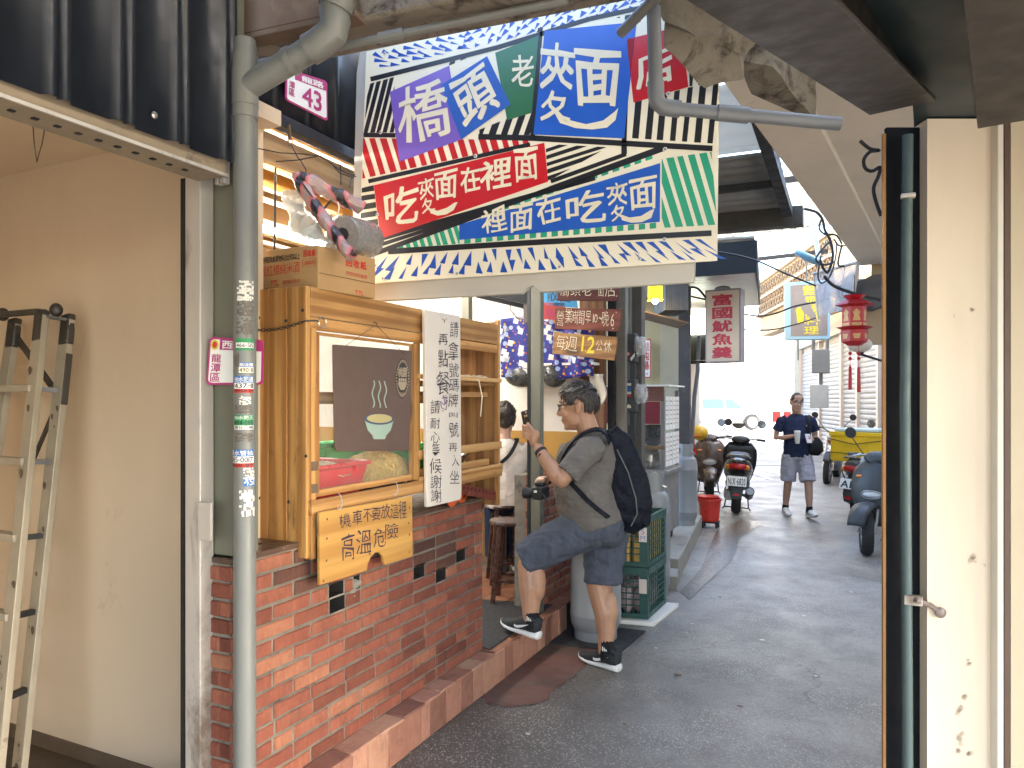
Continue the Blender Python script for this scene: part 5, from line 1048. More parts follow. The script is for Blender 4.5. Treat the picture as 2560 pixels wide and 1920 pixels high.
tag(obj('grey_post', MB().box(-.045, .045, -.03, .03, 0, 3.0), pbr('grey_painted_post', (.17, .16, .14), .5, .15, 5, .1, 50, dirt=(.07, .06, .05), dscale=5, damt=.62), loc=(on_y(1553, 1000, 5.95).x, 5.95, 0), bevel=.003), 'grey painted steel post beside the electricity meters', 'post')
YP = 5.18
def plaque(label, q, mat, chars, col, extra=None, nails=()):
    P_ = [on_y(px, py, YP) for px, py in q]; t = thing('wooden_plaque', label, 'plaque', (P_[2]+P_[3])/2, 0, 'hanging wooden plaques'); f = quadmap(P_)
    obj('board', MB().prism([f(*p) for p in ((0, 1), (.5, .985), (1, 1), (1, .5), (.985, 0), (.5, .01), (.01, 0), (0, .5))], (0, .02, 0)), mat, t, world=True, bevel=.003)
    tb = MB(); ye = MB(); L = Vector((0, -.0015, 0))
    for ch, u0, v1, u1, v0, y_ in chars: put_glyph(ye if y_ else tb, ch, [f(*p)+L for p in ((u0, v1), (u1, v1), (u1, v0), (u0, v0))], .008 if y_ else -.012, .07)
    obj('lettering', tb, INK['cream'], t, world=True)
    if ye.v: obj('yellow_lettering', ye, INK['yellow'], t, world=True)
    if nails:
        m_ = MB()
        for p in nails: m_.sph(f(*p), (.007, .003, .007), 8, 5)
        obj('screw_head', m_, M['brass'], t, world=True)
    return t, f
W_dk = wood('dark_red_plaque', (.115, .025, .02), (.065, .014, .012), 0, .8, False); W_rd = wood('red_brown_plaque', (.24, .06, .035), (.15, .035, .02), 0, .8, False); W_nat = wood('natural_plaque', (.42, .22, .075), (.24, .11, .035), 0, .8, True, dirt=(.07, .03, .012), damt=.55)
def row(s, u0, u1, v0, v1, ys=''): n = len(s); return [(c, u0+(u1-u0)*i/n, v1, u0+(u1-u0)*(i+.86)/n, v0, c in ys) for i, c in enumerate(s)]
plaque('dark red wooden plaque, topmost of three, half hidden by the big sign', [(1396, 690), (1548, 690), (1548, 753), (1391, 751)], W_dk, row('橋頭老麵店', .04, .97, .18, .8), None, None, ((.96, .2),))
plaque('reddish wooden plaque of opening hours, middle of three', [(1388, 768), (1553, 773), (1549, 829), (1386, 822)], W_rd, [('營', .03, .86, .14, .14, 0), ('業', .16, .95, .27, .30, 0), ('時', .27, .88, .345, .30, 0), ('間', .35, .88, .46, .25, 0), ('早', .48, .88, .56, .30, 0), ('1', .592, .75, .602, .35, 0), ('0', .61, .75, .66, .35, 0), ('~', .68, .62, .73, .50, 0), ('晚', .73, .90, .83, .22, 0), ('6', .86, .80, .91, .22, 0)], None, None, ((.93, .85), (.9, .12)))
plaque('natural wood plaque of closing days, lowest of three', [(1385, 830), (1543, 842), (1538, 902), (1379, 884)], W_nat, [('每', .06, .90, .20, .25, 0), ('週', .20, .86, .40, .22, 0), ('1', .465, .92, .495, .25, 1), ('.', .525, .32, .54, .24, 1), ('2', .55, .92, .67, .20, 1), ('公', .69, .80, .79, .35, 0), ('休', .81, .84, .93, .30, 0)], None)
mb = MB()
for (a, b) in (((1510, 753), (1512, 772)), ((1400, 752), (1398, 769)), ((1514, 828), (1510, 842))): mb.tube([on_y(*a, YP+.01), on_y((a[0]+b[0])/2+4, (a[1]+b[1])/2, YP+.0), on_y(*b, YP+.01)], .003, 5)
mb.tube([on_y(1510, 690, YP+.01), on_y(1512, 600, YP+.01)], .003, 5); tag(obj('plaque_cord', mb, M['rust']), 'rusty wire links joining the three wooden plaques', 'wire')
rag = MB().grid(lambda u, v: on_y(1482+34*u-10*(1-v)+8*math.sin(v*5), 1010-75*v, 5.62-.02*math.sin(u*7+v*3)-.03*u*(1-u)), 10, 12); tag(obj('white_rag', rag, pbr('dirty_white_cloth', (.50, .47, .42), .8, .1, 6, .3, 40), solid=.003), 'crumpled white rag hung behind the man in the grey shirt', 'rag')
# ------------------------------------------------------------------ right hand side close to the camera
OFFW = pbr('off_white_column_paint', (.54, .455, .35), .55, .10, 2.6, .12, 22, .005, dirt=(.42, .32, .23), dscale=3.0, damt=.60, st=(1, 1, .3))
def colf(px, d): p = at_d(px, 1000, d); return p.x, p.y
rc = thing('off_white_column', 'off white rendered column with a round bolt beside the black post', 'column', (*colf(2405, 2.15), 0))
nv = Vector((_s, -_c, 0)); rv = Vector((_c, _s, 0))
def facebox(mb, px0, px1, d, depth, z0, z1):
    a, b = at_d(px0, 1000, d), at_d(px1, 1000, d); a.z = b.z = z0
    return mb.prism([a, b, b+fw*depth, a+fw*depth], (0, 0, z1-z0))
m = MB(); a, b = at_d(2318, 1000, 2.2), at_d(2480, 1000, 2.2); pts = [a, b]
for k in range(1, 7): t_ = k/6*PI/2; pts.append(b+rv*(.022*math.sin(t_))+fw*(.022*(1-math.cos(t_))))
pts += [pts[-1]+fw*.25, a+fw*.25]; pts = [Vector((p.x, p.y, 0)) for p in pts]
obj('shaft', m.prism(pts, (0, 0, 2.47)), OFFW, rc, world=True)
bt = at_d(2350, 1531, 2.19); obj('bolt', MB().lathe([(.016, 0), (.016, .006), (.011, .009), (.006, .011)], bt, 16, nv).tube([at_d(2288, 1500, 2.17), at_d(2325, 1513, 2.185), bt], .008, 8), pbr('grey_bolt', (.16, .13, .12), .5, .2, 20, .05, metal=.5), rc, world=True)
rr = random.Random(2); stn = MB()
for cx, cy, s in ((2432, 1395, 14), (2462, 1412, 4), (2422, 1655, 8), (2412, 1740, 9), (2398, 1775, 12), (2402, 1840, 12), (2400, 1870, 14), (2425, 1890, 9), (2385, 790, 4), (2430, 778, 7)):
    for _ in range(5):
        ox, oy, q = cx+rr.uniform(-s, s)*.5, cy+rr.uniform(-s, s)*.8, s*rr.uniform(.25, .6); stn.poly([at_d(ox+q*math.cos(t)*(1+.3*math.sin(3*t+q)), oy+q*math.sin(t)*(1+.3*math.cos(2*t+ox)), 2.1985) for t in [2*PI*k/9 for k in range(9)]])
obj('mud_stain', stn, pbr('dried_mud', (.42, .34, .26), .9, .3, 30, .2), rc, world=True)
rw = thing('side_panel_wall', 'tan wall panel with white and brown edge strips at the alley mouth', 'wall', (*colf(2550, 2.2), 0))
obj('white_strip', facebox(MB(), 2494, 2510, 2.17, .2, 0, 2.47), pbr('white_strip_paint', (.60, .56, .48), .5, .05, 4, .05), rw, world=True, bevel=.003); obj('brown_strip', facebox(MB(), 2511, 2526, 2.18, .2, 0, 2.47), pbr('brown_strip_paint', (.085, .05, .035), .5, .15, 5, .08), rw, world=True, bevel=.002)
obj('panel', facebox(MB(), 2527, 2980, 2.185, .12, 0, 2.47), pbr('tan_panel', (.50, .42, .30), .6, .06, 2, .08, 30, dirt=(.16, .13, .10), dscale=9, damt=.72), rw, world=True)
bp = thing('black_post', 'black steel post with an orange edge at the alley mouth', 'post', (*colf(2258, 2.2), 0))
obj('post', facebox(MB(), 2216, 2312, 2.24, .016, 0, 2.46), pbr('matt_black_post_paint', (.005, .006, .008), .75, .3, 6, .08, 60, spec=.12), bp, world=True, bevel=.003); obj('orange_edge', facebox(MB(), 2208, 2215, 2.24, .010, 0, 2.44), pbr('worn_orange_edge', (.28, .13, .03), .55, .35, 9, .1, 60, dirt=(.10, .09, .08), dscale=3, damt=.58, st=(1, 1, .3)), bp, world=True)
obj('brown_edge', facebox(MB(), 2313, 2317, 2.23, .05, 0, 2.44), M['brown_steel'], bp, world=True)
tp = thing('teal_pipe', 'faded teal pipe clipped to the black post', 'pipe', (*colf(2267, 2.2), 0)); a = Vector((*colf(2266, 2.2), 0))
obj('pipe', MB().tube([a+rv*.006, a+Vector((0, 0, .8))+rv*.002, a+Vector((0, 0, 1.6))-rv*.004, a+Vector((0, 0, 2.42))+rv*.004], .0155, 14), pbr('faded_teal_pipe', (.042, .070, .070), .5, .25, 4, .08, 50, dirt=(.085, .135, .13), dscale=2.5, damt=.6), tp, world=True)
obj('clip', MB().obox(at_d(2283, 1500, 2.185), (.05, .02, .03)).obox(at_d(2270, 490, 2.19), (.04, .03, .012)), M['alu'], tp, world=True, bevel=.003)
# beams and ceiling overhead
bh = thing('brown_steel_beam', 'dark brown steel beam resting on the black post', 'beam', (-.1, 1.8, 2.35))
A_ = Vector((-.30, .55, 2.16)); B_ = Vector((.105, 2.30, 2.44)); ex = (B_-A_).normalized(); sx_ = Vector((ex.y, -ex.x, 0)).normalized(); up_ = sx_.cross(ex)
def lbar(mb, a, b, off, w_, h_):
    R = Matrix((sx_, up_, ex)).transposed(); c0 = (a+b)/2+sx_*off[0]+up_*off[1]; return mb.obox(c0, (w_, h_, (b-a).length), R)
obj('lower_flange', lbar(MB(), A_, B_, (0, 0), .165, .012), M['brown_steel'], bh, world=True, bevel=.002); obj('lip', lbar(MB(), A_, B_, (-.082, .022), .010, .045), pbr('dusty_steel_lip', (.09, .085, .075), .6, .3, 8, .2), bh, world=True, bevel=.002); obj('web', lbar(MB(), A_, B_, (0.03, .12), .012, .22), M['brown_steel'], bh, world=True)
b2 = thing('second_steel_beam', 'second dark brown steel beam ending above the tan panel', 'beam', (.35, 1.7, 2.6)); A_, B_ = Vector((.08, .62, 2.33)), Vector((.325, 2.22, 2.33)); ex = (B_-A_).normalized(); sx_ = Vector((ex.y, -ex.x, 0)).normalized(); up_ = sx_.cross(ex)
obj('lower_flange', lbar(MB(), A_, B_, (0, 0), .10, .012), M['brown_steel'], b2, world=True, bevel=.002); obj('web', lbar(MB(), A_, B_, (-.03, .10), .012, .19), M['brown_steel'], b2, world=True); obj('lip', lbar(MB(), A_, B_, (.05, .02), .008, .04), M['brown_steel'], b2, world=True)
TEAL = pbr('dark_teal_ceiling_sheet', (.008, .017, .020), .5, .15, 2, .04)
arc = thing('arcade_ceiling', 'dark teal sheet ceiling of the arcade above the alley mouth', 'ceiling', (1, 0, 2.8))
obj('ceiling_sheet', MB().box(-2.0, 3.4, -3.2, 1.55, 3.25, 3.30).prism([(-.28, .55, 2.475), (.13, 2.30, 2.475), (.16, 2.7, 2.475), (3.3, 2.7, 2.475), (3.3, .55, 2.475)], (0, 0, .03)), TEAL, arc, world=True); obj('side_wall', MB().box(.62, .72, 2.45, 2.55, 0, 3.2), M['cream'], arc, world=True)
ccb = thing('broken_concrete_beam', 'broken concrete beam stub with raw edges above the red sign tile', 'beam', at_d(1790, 170, 2.75))
def chunk(polyp, d0, th, sd):
    mb = MB(); mb.prism([at_d(x, y, d) for x, y, d in polyp], fw*0+Vector((0, 0, th)) if th else fw*.2); return mb
def rock(mb, amp=.012, cuts=3, sd=0):
    bm = bmesh.new(); me = mb.mesh('tmp', None, None); bm.from_mesh(me); bpy.data.meshes.remove(me); bmesh.ops.subdivide_edges(bm, edges=bm.edges[:], cuts=cuts, use_grid_fill=True)
    for v in bm.verts: v.co += noise.noise_vector(v.co*11+Vector((sd, 0, 0)))*amp
    o = MB(); bm.verts.index_update(); o.add([v.co.copy() for v in bm.verts], [tuple(v.index for v in f.verts) for f in bm.faces]); bm.free(); return o
obj('stub', rock(MB().prism([at_d(*p) for p in ((1660, 115, 2.55), (1830, 70, 2.55), (1856, 197, 2.66), (1762, 222, 2.66))], Vector((0, 0, .24))), .014, 4), M['concrete'], ccb, world=True, smooth=25)
obj('stub', rock(MB().prism([at_d(*p) for p in ((1853, 140, 2.7), (1930, 170, 2.7), (2040, 300, 2.85), (1880, 235, 2.85))], Vector((0, 0, .24))), .014, 4, 3), M['concrete'], ccb, world=True, smooth=25)
obj('slab_edge', rock(MB().prism([at_d(*p) for p in ((1600, -40, 2.5), (1770, -60, 2.5), (1925, 80, 2.55), (1860, 140, 2.6), (1655, 52, 2.52))], Vector((0, 0, .3))), .012, 3, 6), M['concrete'], ccb, world=True, smooth=25)
# long overhanging eave on the right
EAV = pbr('beige_eave_plaster', (.72, .63, .51), .75, .08, 3, .15, 20, dirt=(.30, .25, .19), dscale=3, damt=.64)
ev = thing('beige_eave', 'long beige rendered eave running over the alley towards the street', 'eave', (0, 5, 2.9)); e0, e1 = Vector((-.50, 3.0, 2.9)), Vector((-.0, 7.7, 2.9)); ed = (e1-e0).normalized(); er = Vector((ed.y, -ed.x, 0))
obj('edge_beam', MB().prism([e0, e1, e1+er*.26, e0+er*.26], (0, 0, .3)), EAV, ev, world=True, bevel=.008); obj('soffit', MB().prism([e0+er*.262, e1+er*.262, e1+er*1.1, e0+er*1.1], (0, 0, .28)).warp(lambda p: p+Vector((0, 0, .03))), EAV, ev, world=True)
obj('end_block', MB().prism([e1+er*.10-ed*.02+Vector((0, 0, -.10)), e1+er*.10+ed*.5+Vector((0, 0, -.10)), e1+er*.8+ed*.5+Vector((0, 0, -.10)), e1+er*.8-ed*.02+Vector((0, 0, -.10))], (0, 0, .098)), pbr('wooden_end_block', (.40, .28, .13), .7, .1, 5, .1), ev, world=True)
# ------------------------------------------------------------------ ledge, meters, cart, cylinders, crates on the stall side
lg = thing('concrete_ledge', 'raised concrete ledge along the shopfronts beyond the crates', 'ledge', (-1.8, 7.8, 0))
obj('slab', rock(MB().prism([(-1.46, 6.52, 0), (-1.76, 9.1, 0), (-3.2, 9.1, 0), (-3.2, 6.52, 0)], (0, 0, .2)), .006, 5), M['slab'], lg, world=True, smooth=30, bevel=.01)
obj('step_block', rock(MB().prism([(-1.40, 6.17, 0), (-1.46, 6.50, 0), (-2.2, 6.50, 0), (-2.2, 6.17, 0)], (0, 0, .115)), .012, 4, 4), M['slab'], lg, world=True, smooth=30)
MET = pbr('dark_grey_meter_case', (.060, .062, .065), .45, .15, 8, .05); mcol = thing('steel_column', 'dark steel column carrying two electricity meters', 'column', (-1.77, 6.16, 0)); mc = at_d(1585, 1000, 6.35)
obj('shaft', MB().box(mc.x-.075, mc.x+.068, mc.y-.0, mc.y+.12, 0, 3.3), pbr('grimy_dark_column', (.085, .078, .068), .6, .25, 5, .2, 40, dirt=(.04, .035, .03), dscale=4, damt=.58), mcol, world=True, bevel=.004)
dome = glass('meter_glass', (.85, .88, .88), .03, .32)
def meter(label, y0, y1, lab):
    z1, z0 = EYE+(HZ-y0)/FPX*6.25, EYE+(HZ-y1)/FPX*6.25; t = thing('electricity_meter', label, 'electricity meter', (mc.x, mc.y-.02, z0), 0, 'electricity meters on the steel column'); hh = z1-z0
    obj('case', MB().box(-.068, .045, -.10, .018, 0, hh), MET, t, bevel=.008); obj('base_plate', MB().box(-.05, .03, -.03, .019, -.24, -.002), MET, t, bevel=.006)
    obj('dome', MB().lathe([(.085, 0), (.085, .05), (.078, .07), (.05, .085), (.0, .088)], (.0452, -.045, hh*.55), 24, (1, 0, 0)), dome, t); obj('dial', MB().lathe([(.055, 0), (.055, .045), (.02, .05)], (.046, -.045, hh*.55), 20, (1, 0, 0)), pbr('meter_dial', (.30, .30, .30), .4, .2, 40, 0), t)
    obj('dome_ring', MB().lathe([(.09, 0), (.09, .012), (.084, .012)], (.0455, -.045, hh*.55), 24, (1, 0, 0)), M['brass'], t)
    if lab == 1:
        obj('round_label', MB().poly([(-.018+.02*math.cos(a), -.1012, hh*.28+.02*math.sin(a)) for a in [2*PI*k/18 for k in range(18)]]), INK['red'], t); tb = MB(); put_text(tb, '中', [(-.03, -.102, hh*.28+.013), (-.006, -.102, hh*.28+.013), (-.006, -.102, hh*.28-.013), (-.03, -.102, hh*.28-.013)], .02); obj('lettering', tb, INK['white'], t)
        obj('paper_label', MB().poly([(.0, -.1012, .03), (.04, -.1012, .075), (.043, -.1012, .05), (.01, -.1012, .006)]), INK['white'], t)
    else:
        for i, (c, za, zb) in enumerate((('white', .80, .88), ('blue', .64, .76), ('white', .54, .62), ('red', .47, .53))): obj('label_strip', MB().poly([(-.066, -.1012, hh*za), (.01, -.1012, hh*za), (.01, -.1012, hh*zb), (-.066, -.1012, hh*zb)]), INK[c], t)
        obj('seal_sticker', MB().poly([(-.012+.022*math.cos(a), -.1012, hh*.12+.032*math.sin(a)) for a in [PI*k/10 for k in range(11)]]), INK['cream'], t)
meter('upper electricity meter with a round red seal on the steel column', 833, 905, 1); meter('lower electricity meter with blue and red labels on the steel column', 948, 1030, 2)
tag(obj('meter_conduit', MB().tube([(mc.x-.03, mc.y-.03, 1.4), (mc.x-.03, mc.y-.03, 3.2)], .022, 10), M['pvc']), 'grey conduit rising from the upper electricity meter', 'conduit')
# food cart
ALU2 = pbr('brushed_cart_steel', (.26, .255, .25), .42, .05, 3, .02, 60, metal=.5); MAR = pbr('maroon_board', (.18, .018, .03), .45, .1, 4, .05)
ct = thing('food_cart', 'steel food cart with a maroon board and black bowls behind glass', 'food cart', (-2.0, 7.5, .2)); X0, X1, Y0, Y1 = -2.45, -1.715, 7.02, 7.66
fz = lambda y: EYE+(HZ-y)/FPX*7.1
def cp(n, mb, mt, **k): return obj(n, mb, mt, ct, world=True, **k)
cp('lower_body', MB().box(X0, X1, Y0, Y1, .30, fz(1188)), ALU2, bevel=.006); cp('counter', MB().box(X0-.02, X1+.035, Y0-.02, Y1, fz(1188)+.001, fz(1176)), ALU2, bevel=.005)
for x, y in ((X1-.02, Y0+.02), (X1-.02, Y1-.02), (X0+.02, Y0+.02)): cp('corner_post', MB().box(x-.018, x+.018, y-.018, y+.018, fz(1176)+.001, fz(975)), ALU2)
cp('shelf_rail', MB().box(X0, X1, Y0+.001, Y0+.03, fz(1124), fz(1115)), wood('cart_rail', (.30, .20, .12), (.2, .12, .07), 0, 1, False)); cp('shelf', MB().box(X0, X1-.04, Y0+.04, Y1-.05, fz(1122), fz(1118)), ALU2)
cp('maroon_board', MB().box(X0, X1-.04, Y0-.014, Y0-.001, fz(1060), fz(1004)), MAR, bevel=.002); cp('brown_board', MB().box(X0, X1-.005, Y0-.012, Y0+.012, fz(1003), fz(967)), pbr('brown_red_board', (.17, .075, .06), .6, .1, 5, .05), bevel=.002)
cp('roof_sheet', MB().box(X0-.03, X1+.06, Y0-.06, Y1, fz(966), fz(962)), M['white_wall']); gl = glass('cart_glass', (.9, .92, .92), .08, .04); cp('glass_pane', MB().box(X0, X1-.04, Y0+.003, Y0+.008, fz(1176)+.002, fz(1062)), gl)
cp('side_glass', MB().box(X1-.01, X1-.004, Y0+.04, Y1-.04, fz(1176)+.002, fz(985)), gl)
rr = random.Random(6)
for i in range(8):
    ya = Y0+.05+(i % 4)*.148; zb = fz(1168)+(i//4)*.36; o = cp('menu_paper', MB().prism([(X1+.001, ya, zb), (X1+.001, ya+.135, zb), (X1+.001, ya+.135, zb+.33), (X1+.001, ya, zb+.33)], (.001, 0, 0)), INK['white'])
    tb = MB();
    for k in range(2):
        for j in range(6): e_ = rr.uniform(.012, .04); tb.poly([(X1+.0034, ya+.02+.05*k, zb+.29-.045*j), (X1+.0034, ya+.02+.05*k+e_, zb+.29-.045*j), (X1+.0034, ya+.02+.05*k+e_, zb+.278-.045*j), (X1+.0034, ya+.02+.05*k, zb+.278-.045*j)])
    obj('menu_print', tb, INK['red' if i % 3 == 0 else 'black'], o, world=True)
for y in (Y0+.12, Y1-.15): cp('caster', MB().lathe([(.03, -.02), (.05, -.018), (.05, .018), (.03, .02)], (X1-.06, y, .255), 18, (1, 0, 0)).box(X1-.09, X1-.03, y-.03, y+.03, .28, .30), M['rubber'])
bw = thing('stack_of_bowls', 'tall stack of black bowls behind the cart glass', 'bowl stack', (-1.88, Y0+.17, fz(1118))); bc = at_d(1631, 1000, 7.28)
for i in range(9): obj('bowl', MB().lathe([(.045, 0), (.06, .004), (.098, .045), (.102, .05), (.094, .048), (.05, .012)], (bc.x, Y0+.16, fz(1117)+.02*i), 22), pan, bw, world=True)
pt = thing('soup_pot', 'dim steel soup pot inside the lower cart glass', 'pot', (-1.9, Y0+.3, fz(1176))); obj('pot', MB().lathe([(.10, 0), (.11, .02), (.11, .16), (.08, .21), (.02, .23)], (-1.92, Y0+.2, fz(1176)), 22), pbr('dull_pot_steel', (.30, .28, .26), .3, .2, 10, .03, metal=.9), pt, world=True)
# gas cylinders
CYL = pbr('grey_cylinder_paint', (.22, .23, .24), .38, .10, 4, .06, 50, dirt=(.14, .12, .10), dscale=5, damt=.66)
def cylinder(label, x, y, z, r, h, txt=None):
    t = thing('gas_cylinder', label, 'gas cylinder', (x, y, z), 0, 'grey gas cylinders along the alley'); hb = h*.84
    obj('tank', MB().lathe([(r*.5, .05), (r*.86, .06), (r*.97, .10), (r, .15), (r, hb*.18), (r*1.012, hb*.185), (r*1.012, hb*.20), (r, hb*.205), (r, hb*.80), (r*1.012, hb*.805), (r*1.012, hb*.82), (r, hb*.825), (r*.985, hb*.90), (r*.88, hb*.97), (r*.6, hb*1.01), (r*.3, hb*1.02)], (0, 0, 0), 36), CYL, t)
    obj('foot_ring', MB().lathe([(r*.80, 0), (r*.84, 0), (r*.84, .075), (r*.80, .075)], (0, 0, 0), 36), CYL, t)
    n = 40; mb = MB(); cz0, cz1 = hb*.965, h; cr_ = r*.62
    pts = [(cr_*math.cos(a), cr_*math.sin(a)) for a in [2*PI*k/n for k in range(n)]]; vs = []; fs = []; skip = set(range(3, 7)) | set(range(22, 26))
    for rr_ in (1, .94):
        for zz in (cz0, cz0+(cz1-cz0)*.35, cz0+(cz1-cz0)*.75, cz1): vs += [(px*rr_, py*rr_, zz) for px, py in pts]
    for k in range(n):
        l = (k+1) % n
        for lay in range(3):
            if lay == 1 and k in skip: continue
            fs.append((lay*n+k, lay*n+l, (lay+1)*n+l, (lay+1)*n+k)); fs.append((4*n+lay*n+l, 4*n+lay*n+k, 4*n+(lay+1)*n+k, 4*n+(lay+1)*n+l))
        fs.append((3*n+k, 3*n+l, 7*n+l, 7*n+k))
    obj('collar', mb.add(vs, fs), CYL, t); obj('valve', MB().lathe([(.02, hb*1.0), (.022, hb*1.05), (.014, hb*1.07), (.014, h*.97), (.028, h*.975), (.028, h*.99), (.01, h)], (0, 0, 0), 14).tube([(0, 0, hb*1.06), (.06, -.02, hb*1.07), (.11, -.03, hb*1.05)], .011, 8), M['brass'], t)
    if txt:
        s, z1, z0, a0, a1, c = txt; tb = MB(); put_text(tb, s, [(0, 1, 0), (1, 1, 0), (1, 0, 0), (0, 0, 0)], .02, .03, vertical=True); tb.warp(lambda p: ((r+.0012)*math.sin(a0+(a1-a0)*p.x), -(r+.0012)*math.cos(a0+(a1-a0)*p.x), z0+(z1-z0)*p.y)); obj('lettering', tb, c, t)
    return t
fade_red = ink('faded_red_stencil', (.36, .16, .14))
cylinder('grey gas cylinder with faded red lettering behind the standing man', -1.625, 4.72, .012, .172, 1.02, ('液化石油氣', .80, .30, .72, 1.08, fade_red))
cylinder('grey gas cylinder standing between the upper green crate and the food cart', -1.545, 5.99, .0, .128, 1.02)
cylinder('tall clean grey gas cylinder standing on the ledge end near the red bucket', -1.795, 8.36, .2, .128, .92)
tag(obj('cylinder_mat', MB().prism([(-1.88, 4.46, .004), (-1.38, 4.50, .004), (-1.35, 4.98, .004), (-1.88, 4.95, .004)], (0, 0, .008)), M['rubber']), 'black rubber mat under the cylinder behind the man', 'mat')
# crates
CRG = pbr('dark_green_crate', (.022, .075, .062), .42, .15, 6, .05, 50, dirt=(.05, .06, .05), dscale=7, damt=.62)
crate_o = Vector((-1.385, 5.17, 0)); cx_ = Vector((-.985, -.17, 0)).normalized(); cyv = Vector((.03, 1, 0)).normalized()
def crate(label, z0, h, content):
    t = thing('green_crate', label, 'crate', crate_o+Vector((0, 0, z0)), 0, 'green plastic crates stacked by the cylinder'); L1, L2 = .36, .47
    P0 = [Vector((0, 0, 0)), cyv*L2, cyv*L2+cx_*L1, cx_*L1]
    mb = MB()
    for i in range(4):
        a, b = P0[i], P0[(i+1) % 4]; dv = (b-a).normalized(); L = (b-a).length; n_ = 9 if L > .4 else 7; nin = Vector((-dv.y, dv.x, 0))
        mb.bar(a+Vector((0, 0, .02)), b+Vector((0, 0, .02)), .012, .035, (0, 0, 1)); mb.bar(a+Vector((0, 0, h-.03)), b+Vector((0, 0, h-.03)), .016, .05, (0, 0, 1))
        for k in range(5): zz = .05+(h-.11)*(k+1)/6; mb.bar(a+Vector((0, 0, zz)), b+Vector((0, 0, zz)), .007, .008, (0, 0, 1))
        for k in range(1, n_): q = a+dv*(L*k/n_); mb.bar(q+Vector((0, 0, .02)), q+Vector((0, 0, h-.03)), .008, .008, dv)
    obj('lattice', mb, CRG, t, smooth=None)
    for i in range(4):
        cm = MB(); p = P0[i]; a = (P0[i-1]-p).normalized(); b = (P0[(i+1) % 4]-p).normalized(); cm.prism([p-(a+b)*.003, p+a*.055, p+a*.055+b*.008, p+a*.01+b*.01, p+b*.055+a*.008, p+b*.055], (0, 0, h-.01)); obj('corner', cm, CRG, t, bevel=.002)
    rim = MB()
    for i in range(4): rim.bar(P0[i]+Vector((0, 0, h-.006)), P0[(i+1) % 4]+Vector((0, 0, h-.006)), .026, .012, (0, 0, 1))
    obj('rim', rim, CRG, t, bevel=.002); obj('bottom', MB().prism([p+Vector((0, 0, .004)) for p in P0], (0, 0, .01)), CRG, t)
    tg = obj('paper_tag', MB().prism([cx_*.008+Vector((.004, -.007, h*.50)), cx_*.06+Vector((.0, -.007, h*.50)), cx_*.06+Vector((.0, -.007, h*.78)), cx_*.008+Vector((.004, -.007, h*.78))], (0, -.0015, 0)), pbr('worn_paper', (.62, .52, .45), .8, .1, 20, .1), t)
    return t, L1, L2
t1, L1, L2 = crate('lower green crate of clear bags standing on the white board', .035, .37, 0); t2, _, _ = crate('upper green crate of wrapped yellow packs, topmost of its stack', .408, .37, 1)
tb = MB(); put_glyph(tb, '5', [t2.location+cx_*a+Vector((0, -.0095, b)) for a, b in ((.045, .28), (.02, .28), (.02, .24), (.045, .24))], -.01, .05); put_glyph(tb, 'M', [t2.location+cx_*a+Vector((0, -.0095, b)) for a, b in ((.05, .23), (.018, .23), (.018, .195), (.05, .195))], -.01, .08); obj('tag_writing', tb, INK['blue'], t2, world=True)
wbrd = [on_z(*p, .012) for p in ((1545, 1548), (1612, 1562), (1680, 1512), (1640, 1500))]; tag(obj('white_board', MB().prism([crate_o+cyv*-.05+cx_*-.06, crate_o+cyv*.52+cx_*-.09, crate_o+cyv*.52+cx_*.42, crate_o+cyv*-.05+cx_*.42], (0, 0, .03)), M['white_wall'], bevel=.003), 'white board lying on the ground under the green crates', 'board')
PK = pbr('yellow_noodle_pack', (.50, .32, .09), .3, .25, 12, .3, 30, rnd=.2); rr = random.Random(12)
for i in range(3):
    for j in range(4):
        c0 = crate_o+cx_*(.07+.11*i)+cyv*(.06+.115*j)+Vector((0, 0, .43+.145)); o = obj('noodle_pack', MB().obox((0, 0, 0), (.10, .105, .29)), PK, bevel=.018); o.location = c0; o.rotation_euler = (0, 0, rr.uniform(-.1, .1)); tag(o, 'yellow wrapped noodle pack standing in the upper green crate', 'noodle pack', 'yellow packs in the upper crate')
        if j == 0: tb = MB(); put_text(tb, '麵', [(-.035, -.0545, .09), (.035, -.0545, .09), (.035, -.0545, .02), (-.035, -.0545, .02)], 0); obj('lettering', tb, INK['black'], o)
PLB = NT('pink_clear_bag'); PLB.out((.55, .40, .40), .15, 0, PLB.bump(PLB.noise(30, 4, .6, PLB.coord()), .8, .01)); PLB.b.inputs['Alpha'].default_value = .8
for i in range(3):
    for j in range(3):
        c0 = crate_o+cx_*(.08+.10*i)+cyv*(.09+.14*j)+Vector((0, 0, .05+.11)); b_ = MB().sph((0, 0, 0), (.058, .07, .11), 12, 8).warp(lambda p: p+noise.noise_vector(p*22+Vector((i, j, 0)))*.02); o = obj('plastic_bag', b_, PLB.m); o.location = c0; tag(o, 'clear pinkish plastic bag packed in the lower green crate', 'bag', 'clear bags in the lower crate')
